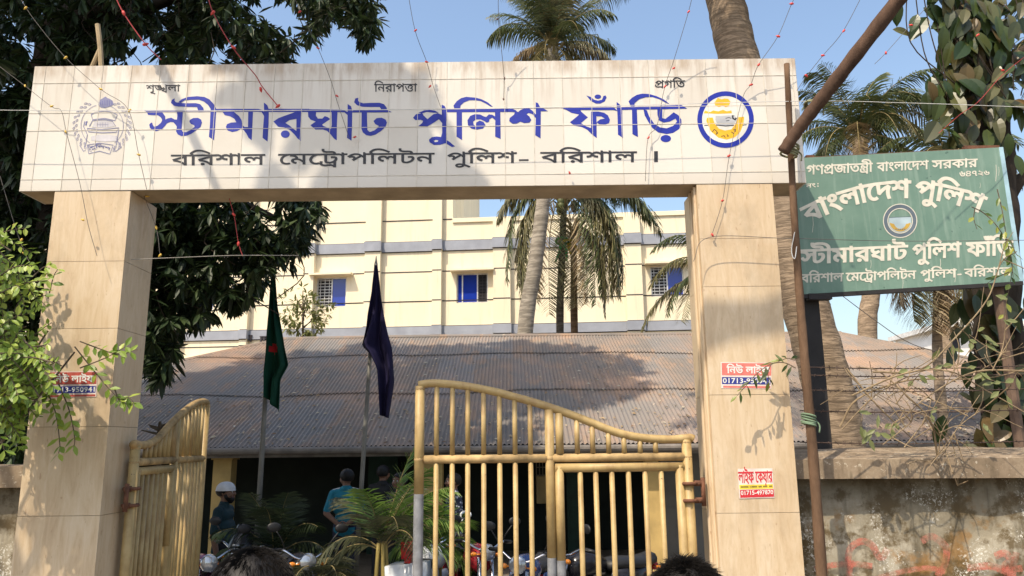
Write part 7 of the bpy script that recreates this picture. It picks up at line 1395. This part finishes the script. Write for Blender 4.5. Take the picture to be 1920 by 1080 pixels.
# ------------------------------------------------------------------ people
import numpy as np
def mat_simple(name, c, rough=.7, **k):
    return bpy.data.materials.get(name) or plain(name, c, rough, **k)
SKIN = mat_simple('brown_skin', (.17, .085, .05), .55, var=.1)
HAIR = mat_simple('black_hair', (.009, .0075, .0065), .55, var=.3, spec=.25)
EYEW = mat_simple('eye_white', (.5, .47, .43), .3); LIP = mat_simple('lip', (.16, .055, .045), .5)
def smooth_body(prims, mats, name, parent, voxel=.0085):
    """prims: (a, b, ra, rb, material index): fused to one continuous skin"""
    m = MB()
    for a, b, ra, rb, mi in prims:
        a, b = Vector(a), Vector(b)
        if (b-a).length < 1e-4: m.ball(a, ra, 14, 10)
        else:
            d = (b-a).normalized(); n = 5
            prof = [(max(1e-4, ra*math.sin(math.pi/2*i/n)), -ra*math.cos(math.pi/2*i/n)) for i in range(n+1)] + [(max(1e-4, rb*math.cos(math.pi/2*i/n)), (b-a).length + rb*math.sin(math.pi/2*i/n)) for i in range(n+1)]
            m.lathe(prof, a, d, 14)
    me = bpy.data.meshes.new('tmp'); me.from_pydata(m.v, [], m.f); me.update()
    o = bpy.data.objects.new('tmp', me); COL.objects.link(o)
    r = o.modifiers.new('r', 'REMESH'); r.mode = 'VOXEL'; r.voxel_size = voxel; r.use_smooth_shade = True
    s = o.modifiers.new('s', 'SMOOTH'); s.iterations = 4; s.factor = .5
    dg = bpy.context.evaluated_depsgraph_get(); dg.update()
    out = bpy.data.meshes.new_from_object(o.evaluated_get(dg)); bpy.data.objects.remove(o); bpy.data.meshes.remove(me)
    out.name = name; out.materials.clear()
    for mt in mats: out.materials.append(mt)
    k = len(out.polygons); c = np.zeros(k*3); out.polygons.foreach_get('center', c); c = c.reshape(-1, 3); best = np.full(k, 1e9); idx = np.zeros(k, int)
    for a, b, ra, rb, mi in prims:
        a, b = np.array(a, float), np.array(b, float); ab = b-a; L2 = ab @ ab
        t = np.clip(((c-a) @ ab)/L2, 0, 1) if L2 > 1e-9 else np.zeros(k)
        ra_ = ra if isinstance(ra, (int, float)) else max(ra)
        if isinstance(ra, (tuple, list, Vector)): dd = np.linalg.norm((c-a)/np.array(tuple(ra)), axis=1)*min(ra) - min(ra)
        else: dd = np.linalg.norm(c-a-np.outer(t, ab), axis=1) - (ra + (rb-ra)*t)
        w = dd < best; best[w] = dd[w]; idx[w] = mi
    out.polygons.foreach_set('material_index', idx.astype(np.int32)); out.polygons.foreach_set('use_smooth', [True]*k)
    ob = bpy.data.objects.new(name, out); COL.objects.link(ob); ob.parent = parent
    return ob
def hand(prims, wrist, d, palmn, s, mi=0, curl=.5):
    d = Vector(d).normalized(); n = Vector(palmn).normalized(); sd = d.cross(n)*s; w = Vector(wrist)
    for k in (-1, 0, 1): prims.append((w + sd*.018*k, w + d*.08 + sd*.022*k, .014, .013, mi))
    for k, (L, off) in enumerate(((.070, -.033), (.080, -.011), (.074, .011), (.058, .032))):
        a = w + d*.082 + sd*off; b = a + (d + n*curl*.4).normalized()*L*.5; c = b + (d*.6 + n*curl).normalized()*L*.5
        prims += [(a, b, .0095, .009, mi), (b, c, .009, .0075, mi)]
    a = w + d*.025 - sd*.03; b = a + (d*.6 - sd*.8 + n*.3).normalized()*.04; prims += [(a, b, .012, .011, mi), (b, b + (d*.9 + n*.3).normalized()*.032, .010, .008, mi)]
def person(label, px, py_top, Y, face, shirt, trouser, arms='down', hair='short', cap=None, beard=False, group=None, hw=1.0, voxel=.0085, turn=0, extra=None, step=0):
    """head top at pixel (px, py_top) and depth Y; face: heading in degrees, 0 looks at the camera, 90 to the right"""
    top = at(px, py_top, Y); H = top.z; s = H/1.72
    o = thing('person', label, 'person', (top.x, Y, 0), R(face), group); V = lambda x, y, z: Vector((x, y, z))
    P = []; a = P.append
    # legs and trousers (2), shoes (3)
    for k in (-1, 1):
        st = step*k
        a((V(.085*k, .0, .90), V(.095*k, -.01+st*.5, .50), .092, .066, 2)); a((V(.095*k, -.01+st*.5, .50), V(.10*k, .02+st, .10), .066, .050, 2))
        a((V(.10*k, .03+st, .045), V(.115*k, -.13+st, .035), .042, .036, 3)); a((V(.10*k, .03+st, .10), V(.10*k, .035+st, .05), .045, .042, 3))
    a((V(-.05, 0, .93), V(.05, 0, .93), .118, .118, 2))
    # torso in the shirt (1)
    a((V(-.05, 0, .90), V(.05, 0, .90), .120, .120, 1)); a((V(-.045, 0, 1.02), V(.045, 0, 1.02), .113, .113, 1)); a((V(-.07, .0, 1.18), V(.07, .0, 1.18), .115, .115, 1)); a((V(-.09, .012, 1.32), V(.09, .012, 1.32), .098, .098, 1)); a((V(-.13, .015, 1.385), V(.13, .015, 1.385), .062, .062, 1)); a((V(-.05, .015, 1.42), V(.05, .015, 1.42), .058, .058, 1))
    a((V(0, .018, 1.44), V(0, .0, 1.54), .056, .052, 0)); a((V(0, .016, 1.435), V(0, .012, 1.462), .068, .060, 1))
    # arms
    for k in (-1, 1):
        sh = V(.185*k, .015, 1.375)
        if arms == 'back': el, wr, hd, pn = V(.255*k, .10, 1.12), V(.07*k, .185, .98), V(-.8*k, .10, -.35), V(0, 1, 0)
        elif arms == 'hold': el, wr, hd, pn = V(.235*k, .03, 1.12), V(.10*k, -.21, 1.14), V(-.6*k, -.6, .2), V(-.3*k, .5, -.5)
        elif arms == 'phone' and k == 1: el, wr, hd, pn = V(.24*k, .0, 1.12), V(.10*k, -.20, 1.24), V(-.4*k, -.5, .6), V(-.3*k, .6, .2)
        else: el, wr, hd, pn = V(.235*k, .035, 1.10), V(.25*k, -.03, .86), V(.02*k, -.12, -1), V(-k, 0, 0)
        mid = sh.lerp(el, .85); a((sh, mid, .062, .054, 1)); a((mid, el, .043, .042, 0)); a((el, wr, .042, .030, 0)); hand(P, wr, hd, pn, k, 0, .5)
    # head, turned on the neck
    T = Matrix.Translation(V(0, 0, 1.55)) @ Matrix.Rotation(R(turn), 4, 'Z') @ Matrix.Translation(V(0, 0, -1.55)); h = lambda x, y, z: T @ V(x, y, z)
    hd_ = []
    for c, r in ((h(0, .012, 1.622), .090), (h(0, -.022, 1.618), .078), (h(0, .03, 1.61), .084)): a((c, c, r, r, 0))
    a((h(0, -.045, 1.56), h(0, -.055, 1.54), .056, .048, 0)); a((h(0, -.078, 1.512), h(0, -.08, 1.515), .024, .024, 0)); a((h(-.035, -.03, 1.545), h(-.02, -.07, 1.52), .040, .026, 0)); a((h(.035, -.03, 1.545), h(.02, -.07, 1.52), .040, .026, 0))
    a((h(0, -.098, 1.61), h(0, -.118, 1.574), .011, .015, 0)); a((h(-.014, -.106, 1.571), h(.014, -.106, 1.571), .010, .010, 0)); a((h(-.045, -.088, 1.632), h(.045, -.088, 1.632), .013, .013, 0)); a((h(-.02, -.098, 1.540), h(.02, -.098, 1.540), .010, .010, 4))
    for k in (-1, 1): a((h(.086*k, .005, 1.605), h(.088*k, .01, 1.575), .015, .010, 0)); a((h(.045*k, -.075, 1.575), h(.05*k, -.06, 1.56), .03, .03, 0))
    if beard: a((h(0, -.075, 1.515), h(0, -.072, 1.485), .040, .026, 5)); a((h(-.06, -.03, 1.545), h(-.02, -.075, 1.51), .030, .034, 5)); a((h(.06, -.03, 1.545), h(.02, -.075, 1.51), .030, .034, 5))
    b = smooth_body([(tuple(q[0]), tuple(q[1]), q[2], q[3], q[4]) for q in P], [SKIN, shirt, trouser, mat_simple('black_shoe', (.012, .011, .011), .4), LIP, HAIR], 'body', o, voxel)
    e = MB()
    for k in (-1, 1): e.ball(h(.033*k, -.088, 1.607), .0135, 10, 8, 0); e.ball(h(.033*k, -.0985, 1.607), .006, 8, 6, 1)
    ey = e.build('eyes', [EYEW, HAIR], None, True); ey.parent = o
    rr = random.Random(int(px)); hm = MB()
    # hair: a cap of short locks over the skull
    nh = 9000 if hair != 'short' else 420
    base = MB()
    for i in range(13):
        for j in range(24):
            pass
    def skull(az, el): # az 0 = back, pi = face
        d = Vector((math.sin(az)*math.cos(el), math.cos(az)*math.cos(el), math.sin(el)))
        return Vector((0, .006, 1.618)) + Vector((d.x*.094*hw, d.y*(.112), d.z*.100)), d
    def low(az): # lowest hair elevation at this azimuth
        f = abs(((az + math.pi) % (2*math.pi)) - math.pi)/math.pi       # 0 back, 1 face
        return -.75 + .25*f if f < .45 else (-.6375+(f-.45)/.25*.85 if f < .7 else .21+(f-.7)*1.25)
    na, ne = 32, 12; vs = []
    for i in range(ne+1):
        for j in range(na):
            az = 2*math.pi*j/na; lo = low(az); el = lo + (math.pi/2-lo)*i/ne; p, d = skull(az, el)
            q = p + d*(.006 + .006*noise.noise((d.x*6+px, d.y*6, d.z*6)))*(0.2 if i == 0 else 1); vs.append(T @ q)
    hm.add(vs, [(i*na+j, i*na+(j+1) % na, (i+1)*na+(j+1) % na, (i+1)*na+j) for i in range(ne) for j in range(na)])
    if not cap:
        for i in range(nh):
            az = rr.uniform(0, 2*math.pi); lo = low(az); el = lo + (math.pi/2-lo)*rr.random()**.8; p, d = skull(az, el)
            L = rr.uniform(.012, .03) if hair == 'short' else (rr.uniform(.02, .04) if hair == 'cropped' else rr.uniform(.014, .034)*(1.6 if noise.noise((d.x*9, d.y*9, d.z*9)) > .18 else 1))
            fl = Vector((.25*math.sin(az*2), .35, -.8)) + rdir(rr)*(.8 if hair == 'short' else (.35 if hair == 'cropped' else .7)); t = fl - d*fl.dot(d); t = t.normalized() if t.length > .05 else d.orthogonal(); g = (t + d*(rr.uniform(.02, .2) if hair == 'cropped' else rr.uniform(.1, .6))).normalized(); t = t.cross(d); w_ = t.cross(d).normalized()*(.0018 if hair == 'short' else .0009)
            hm.add([T @ (p+d*.004-w_), T @ (p+d*.004+w_), T @ (p+g*L*.6+w_*.7), T @ (p+g*L+d*.002)], [(0, 1, 2), (0, 2, 3)])
    hob = hm.build('hair', HAIR, None, True); hob.parent = o
    if cap:
        cm = MB(); na, ne = 28, 8; vs = []
        for i in range(ne+1):
            for j in range(na):
                az = 2*math.pi*j/na; lo = .02; el = lo + (math.pi/2-lo)*i/ne; p, d = skull(az, el); vs.append(T @ (p + d*(.008 + .006*math.sin(el*2))))
        cm.add(vs, [(i*na+j, i*na+(j+1) % na, (i+1)*na+(j+1) % na, (i+1)*na+j) for i in range(ne) for j in range(na)])
        rim = [T @ (skull(2*math.pi*j/na, .02)[0] + skull(2*math.pi*j/na, .02)[1]*.008) for j in range(na+1)]
        cm.tube(rim, .005, 6); c_ = cm.build('cap', cap, None, True); c_.parent = o
    if extra: extra(o)
    o.scale = (s, s, s)
    return o
TEALD = mat_simple('dark_teal_cloth', (.008, .028, .034), .85); NAVYC = mat_simple('navy_cloth', (.010, .012, .035), .85); DARKT = mat_simple('dark_trousers', (.012, .012, .015), .85)
UNIF = mat_simple('police_blue_cloth', (.008, .145, .20), .8, var=.12)
def m_pattern():
    m = Mat('spotted_shirt_cloth', .8); v = m.n('ShaderNodeTexVoronoi'); v.inputs['Scale'].default_value = 26; m.L(m.co(), v.inputs['Vector'])
    m.color(m.ramp(v.outputs['Distance'], [(.28, (.42, .44, .5)), (.42, (.02, .025, .05))])); return m.m
def epaul(o):
    for k in (-1, 1):
        b = MB(); b.box((.10, -.02, -.004), (.18, .025, .008)) if False else b.tube([(.085*k, .015, 1.452), (.19*k, .018, 1.425)], .014, 6); q = b.build('epaulette', mat_simple('white_braid', (.55, .55, .55), .6), None); q.parent = o
    b = MB(); b.torus((0, 0, .985), (0, 0, 1), .155, .014, 24, 6); 
person('man in white skullcap and dark teal shirt, bearded, standing in profile by the column', 425, 904, 9.7, 90, TEALD, DARKT, 'down', 'short', mat_simple('white_cap_cloth', (.62, .62, .64), .8), True, 'people in the yard')
person('man in blue police shirt seen from behind, hands clasped behind his back', 651, 879, 11.6, 180, UNIF, NAVYC, 'back', 'short', None, False, 'people in the yard', 1, .0085, 35, epaul)
person('man in navy shirt facing left, half hidden by the palm fronds', 750, 886, 11.2, -35, NAVYC, DARKT, 'down', 'short', None, False, 'people in the yard')
person('man standing in the dark veranda with only his black hair showing clearly', 719, 872, 12.7, 160, mat_simple('black_cloth', (.01, .01, .011), .85), DARKT, 'down', 'short', None, False, 'people in the yard')
person('man in a spotted navy shirt standing behind the gate bars', 850, 887, 11.3, -70, m_pattern(), DARKT, 'down', 'short', None, False, 'people in the yard')
person('dark-haired person in front of the gate at the bottom left, back of head only', 478, 1031, 2.35, 175, mat_simple('grey_shirt_cloth', (.10, .11, .13), .85), DARKT, 'phone', 'cropped', None, False, 'onlookers before the gate', 1.12, .009)
person('black-haired person at the bottom right before the gate, tousled hair only', 1285, 1054, 2.35, 185, mat_simple('brown_shirt_cloth', (.13, .08, .05), .85), DARKT, 'phone', 'thick', None, False, 'onlookers before the gate', 1.05, .009)

# ------------------------------------------------------------------ parked motorcycles
M_TYRE = mat_simple('tyre_rubber', (.012, .012, .012), .9); M_CHROME = Mat('chrome', .12, 1, .5).color((.6, .6, .62)).m; M_ENG = mat_simple('engine_metal', (.12, .12, .12), .45, metal=.7); M_SEAT = mat_simple('black_seat', (.012, .012, .013), .5); M_MIR = Mat('mirror_glass', .05, 1, .5).color((.75, .8, .85)).m; M_LENS = Mat('lamp_glass', .08, .6, .6).color((.35, .37, .4)).m; M_TAIL = mat_simple('red_tail_lens', (.5, .01, .012), .25); M_AMB = mat_simple('amber_lens', (.6, .2, .02), .25)
def motorcycle(label, px, py, Y, heading, paint, screen=False, box=None, back=False):
    """px: the headlight (or tail) pixel; heading 0 = nose to the camera, 90 = nose to the right"""
    o = thing('motorcycle', label, 'motorcycle', (0, 0, 0), 0, 'motorcycles parked in the yard')
    B_ = lambda mb, n, m, p=o, sm=True: mb.build(n, m, p, sm)
    for y in (-.66, .66):                   # nose towards -y
        w = MB(); w.torus((0, y, .30), (1, 0, 0), .245, .055, 28, 8); wh_ = B_(w, 'wheel', M_TYRE)
        r = MB(); r.torus((0, y, .30), (1, 0, 0), .20, .016, 28, 6); r.tube([(-.06, y, .30), (.06, y, .30)], .05, 12)
        for k in range(10): a = k*math.pi/5; r.tube([(0, y, .30), (0, y+.2*math.cos(a), .30+.2*math.sin(a))], .006, 5)
        B_(r, 'rim', M_CHROME, wh_)
        g = MB(); n = 12; vs = []
        for i in range(n+1):
            a = R(20 + 130*i/n) if y < 0 else R(25 + 120*i/n)
            for x in (-.07, -.035, 0, .035, .07): vs.append((x, y+(.335-x*x*5)*math.cos(a), .30+(.335-x*x*5)*math.sin(a)))
        g.add(vs, [(i*5+j, i*5+j+1, (i+1)*5+j+1, (i+1)*5+j) for i in range(n) for j in range(4)]); B_(g, 'mudguard', paint)
    f = MB()
    for x in (-.075, .075): f.tube([(x, -.66, .30), (x, -.47, .86)], .024, 8)
    B_(f, 'fork', M_CHROME)
    f = MB(); f.tube(smoothpath([(0, -.45, .84), (0, -.25, .78), (0, .15, .70), (0, .45, .72), (0, .75, .80)], 4), .03, 8); f.tube([(0, -.42, .78), (0, -.2, .32), (0, .2, .30), (0, .3, .66)], .024, 8)
    for x in (-.09, .09): f.tube([(x, .66, .30), (x, .12, .36)], .022, 8); f.tube([(x*1.2, .6, .34), (x*1.1, .45, .70)], .026, 8)
    B_(f, 'frame', M_SEAT)
    e = MB(); e.box((-.12, -.20, .25), (.12, .16, .45)); e.lathe([(.06, 0), (.10, .02), (.10, .05), (.085, .06), (.10, .08), (.085, .10), (.10, .12), (.085, .14), (.10, .16), (.07, .2)], (0, -.06, .43), (0, -.25, 1), 14); e.tube([(-.16, .0, .34), (.16, .0, .34)], .085, 14); B_(e, 'engine', M_ENG)
    x_ = MB(); x_.tube(smoothpath([(.08, -.16, .5), (.12, -.28, .36), (.13, -.1, .24), (.15, .2, .25), (.16, .78, .36)], 5), [.022]*11 + [.03, .04, .046, .048, .048, .048, .048, .048, .046, .04], 10); B_(x_, 'exhaust', M_CHROME)
    t = MB(); n = 10; vs = []
    for i in range(n+1):
        q = i/n; y = -.40 + .50*q; wd = .06 + .105*math.sin(math.pi*min(1, q*.95+.12))**.8; z0 = .70; hgt = .10 + .15*math.sin(math.pi*(q*.75+.18))
        for j in range(12): a = 2*math.pi*j/12; vs.append((wd*math.cos(a), y, z0 + hgt*.55 + hgt*.62*math.sin(a)))
    t.add(vs, [(i*12+j, i*12+(j+1) % 12, (i+1)*12+(j+1) % 12, (i+1)*12+j) for i in range(n) for j in range(12)] + [tuple(range(11, -1, -1)), tuple(range(n*12, n*12+12))]); tk = B_(t, 'tank', paint)
    c = MB(); c.lathe([(.035, 0), (.035, .012), (0, .014)], (0, -.2, .935), n=14); B_(c, 'filler_cap', M_CHROME, tk)
    s_ = MB(); n = 8; vs = []
    for i in range(n+1):
        q = i/n; y = .08 + .66*q; wd = .12 + .035*math.sin(math.pi*q); z = .80 + .05*q*q + .02*math.sin(6*q)
        for xx, zz in ((-wd, -.05), (-wd, .0), (-wd*.7, .035), (0, .045), (wd*.7, .035), (wd, 0), (wd, -.05)): vs.append((xx, y, z+zz))
    s_.add(vs, [(i*7+j, (i+1)*7+j, (i+1)*7+(j+1) % 7, i*7+(j+1) % 7) for i in range(n) for j in range(7)] + [tuple(range(7)), tuple(range(n*7+6, n*7-1, -1))]); B_(s_, 'seat', M_SEAT)
    for x in (-1, 1):
        p_ = MB(); p_.prism([(.05, .52), (.42, .50), (.66, .72), (.60, .78), (.10, .76)], [], lambda u, v, w: Vector((x*(.125+w), u, v)), .022); B_(p_, 'side_panel', paint)
    h = MB(); h.tube(smoothpath([(-.36, -.30, 1.02), (-.24, -.38, 1.03), (-.08, -.44, .95), (.08, -.44, .95), (.24, -.38, 1.03), (.36, -.30, 1.02)], 5), .013, 8); hb = B_(h, 'handlebar', M_CHROME)
    g = MB()
    for x in (-1, 1): g.tube([(x*.25, -.372, 1.03), (x*.37, -.293, 1.02)], .021, 8); g.tube([(x*.24, -.42, 1.045), (x*.37, -.36, 1.03)], .007, 6)
    B_(g, 'grip', M_SEAT, hb)
    for x in (-1, 1):
        m = MB(); m.tube(smoothpath([(x*.22, -.39, 1.04), (x*.27, -.42, 1.14), (x*.33, -.42, 1.22)], 4), .007, 6); m.ball((x*.36, -.415, 1.26), (.075, .018, .05), 14, 8); mi_ = B_(m, 'mirror', paint if box else M_SEAT)
        gl = MB(); gl.lathe([(0, 0), (.045, 0), (.05, -.004)], (x*.36, -.394, 1.26), (0, 1, 0), 16); B_(gl, 'mirror_glass', M_MIR, mi_)
    l = MB(); l.lathe([(0, -.12), (.05, -.11), (.085, -.05), (.092, 0), (.085, .012)], (0, -.56, .93), (0, -1, .08), 20); hl = B_(l, 'headlight', M_CHROME if not screen else paint)
    g = MB(); g.lathe([(.084, .008), (.05, .025), (0, .03)], (0, -.56, .93), (0, -1, .08), 20); B_(g, 'lens', M_LENS, hl)
    if screen:
        v = MB(); vs = []
        for i in range(7):
            for j in range(9):
                u = -1+2*j/8; q = i/6; vs.append((u*(.15-.05*q*q), -.60+.14*q+.06*u*u, .86+.40*q-.03*u*u))
        v.add(vs, [(i*9+j, i*9+j+1, (i+1)*9+j+1, (i+1)*9+j) for i in range(6) for j in range(8)]); B_(v, 'cowl', paint)
        v2 = MB(); v2.prism([(-.055, 1.03), (.055, 1.03), (.045, 1.055), (-.045, 1.055)], [], lambda u, z, w: Vector((u, -.575-w, z)), .012); B_(v2, 'position_lamp', M_LENS)
    for x in (-1, 1):
        for y, z in ((-.5, .9), (.74, .74)):
            q = MB(); q.ball((x*.15, y, z), (.04, .028, .026), 10, 6); q.tube([(x*.06, y, z), (x*.12, y, z)], .008, 6); B_(q, 'indicator', M_AMB)
    q = MB(); q.box((-.06, .74, .70), (.06, .80, .77)); q.box((-.09, .78, .50), (.09, .79, .66)); B_(q, 'tail_light', M_TAIL)
    if box == 'red':
        q = MB(); q.box((-.055, .60, .93), (.055, .72, 1.10)); q.box((-.03, .58, .86), (.03, .70, .93)); B_(q, 'luggage_box', mat_simple('red_box_paint', (.5, .012, .015), .4))
        q = MB(); q.box((-.20, .5, .52), (.20, .84, .88)); B_(q, 'rear_cover', paint)
    sd_ = MB(); sd_.tube([(-.1, .1, .3), (-.28, .14, .02)], .014, 6); B_(sd_, 'side_stand', M_SEAT)
    a = R(heading); tgt = at(px, py, Y)
    loc = Vector((0, .8 if back else -.56, 0)); rot = Matrix.Rotation(a, 3, 'Z') @ loc
    o.location = (tgt.x-rot.x, tgt.y-rot.y, 0); o.rotation_euler = (0, R(4), a)
    return o
PA_BLK = mat_simple('black_gloss_paint', (.012, .012, .016), .2); PA_RED = mat_simple('red_gloss_paint', (.22, .012, .018), .22); PA_WHT = mat_simple('white_gloss_paint', (.62, .65, .68), .25); PA_BLU = mat_simple('blue_gloss_paint', (.03, .055, .16), .22); PA_PUR = mat_simple('plum_gloss_paint', (.05, .012, .035), .22)
motorcycle('dark motorcycle with tall cowl facing out beside the man in the cap', 432, 1012, 8.9, -8, PA_BLK, True)
motorcycle('plum motorcycle just past the open gate leaf, mostly below the picture', 380, 1062, 8.3, 35, PA_PUR)
motorcycle('black motorcycle with pale mirrors among the palms left of the blue-shirted man', 566, 1058, 8.3, 28, PA_BLK)
motorcycle('white motorcycle with a red box on its tail beside the gate post', 768, 1035, 8.4, 168, PA_WHT, False, 'red', True)
motorcycle('red motorcycle behind the gate bars', 905, 1040, 8.9, 22, PA_RED)
motorcycle('blue motorcycle with a round chrome headlight behind the gate bars', 958, 1062, 8.0, -15, PA_BLU)
motorcycle('dark motorcycle with chrome handlebar close to the wicket door', 1035, 1030, 8.6, -60, PA_BLK)

# ------------------------------------------------------------------ feathery yard palms
def areca(label, px, py, Y, fronds, seed, L, mat):
    rr = random.Random(seed); b0 = at(px, py, Y); o = thing('yard_palm', label, 'palm plant', (b0.x, Y, 0), 0, 'feathery palms planted in the yard')
    st = MB()
    for k in range(5):
        a = k*1.3; st.tube(smoothpath([(b0.x+.10*math.cos(a), Y+.10*math.sin(a), 0), (b0.x+.07*math.cos(a), Y+.07*math.sin(a), b0.z*.6), (b0.x+.04*math.cos(a), Y+.04*math.sin(a), b0.z)], 4), .022, 8)
    st.build('stem', mat_simple('yellow_palm_stem', (.26, .2, .06), .6), o, True)
    for az, pt, l_, dr, kind in fronds:
        m = MB(); a, p = R(az+rr.uniform(-5, 5)), R(pt); d = Vector((math.sin(a)*math.cos(p), -math.cos(a)*math.cos(p), math.sin(p)))
        frond(m, Vector((b0.x, Y, b0.z-.08)) + d*.05, d, L*l_, dr, rr, 44, .33, .015, .3, 1, .1, .010); m.build('frond', [kind, M_RIB], o)
AR_G = leafmat('yard_palm_leaflet', [(.06, .12, .02), (.11, .19, .035), (.17, .25, .06)], .35, .4); AR_D = leafmat('dark_palm_leaflet', [(.015, .028, .010), (.03, .045, .018)], .25, .5); AR_O = leafmat('dusty_palm_leaflet', [(.06, .07, .035), (.11, .11, .06)], .25, .6)
areca('bright feathery palm in the yard between the flagpole and the gate', 716, 1018, 8.6, [(65, 68, 1.1, .75, AR_G), (85, 48, 1.0, 1.1, AR_G), (80, 62, 1.05, .9, AR_G), (-70, 40, .8, 1.6, AR_O), (-85, 25, .8, 1.8, AR_O), (-30, 74, .8, 1.0, AR_G), (20, 64, .85, 1.6, AR_O), (95, 30, .95, 1.4, AR_G), (40, 52, .85, 1.9, AR_O), (110, 60, 1.1, 1.0, AR_G), (150, 66, .95, .9, AR_O), (-120, 62, .9, 1.0, AR_O), (75, 78, 1.15, .6, AR_G)], 91, .95, AR_G)
areca('dark feathery palm beside the foot of the left flagpole', 515, 1040, 9.1, [(-60, 60, .95, 1.3, AR_D), (60, 62, .95, 1.2, AR_D), (-85, 45, .9, 1.5, AR_D), (85, 48, .9, 1.5, AR_D), (0, 70, .95, 1.0, AR_D), (-30, 75, 1.0, .9, AR_D), (30, 75, 1.0, .9, AR_D), (-80, 15, .8, 1.8, AR_D), (80, 20, .8, 1.8, AR_D), (180, 70, 1, 1, AR_D), (-10, 35, .7, 2.2, AR_D)], 92, .85, AR_D)
areca('low feathery palm behind the free end of the yellow gate leaf', 815, 1020, 9.4, [(-60, 60, .8, 1.3, AR_G), (60, 62, .8, 1.2, AR_G), (-85, 40, .75, 1.5, AR_G), (85, 45, .75, 1.5, AR_G), (0, 75, .8, 1.0, AR_G), (-80, 15, .7, 1.8, AR_G), (80, 20, .7, 1.8, AR_G)], 93, .75, AR_G)
areca('drooping dusty palm low between the motorcycles left of the bright palm', 605, 1075, 8.5, [(-70, 40, .7, 2.4, AR_O), (70, 40, .7, 2.4, AR_O), (-30, 55, .75, 2.2, AR_O), (30, 55, .75, 2.2, AR_O), (0, 35, .6, 2.8, AR_O), (-95, 20, .6, 2.4, AR_O), (95, 20, .6, 2.4, AR_O), (180, 60, .6, 1.8, AR_O)], 94, .8, AR_O)
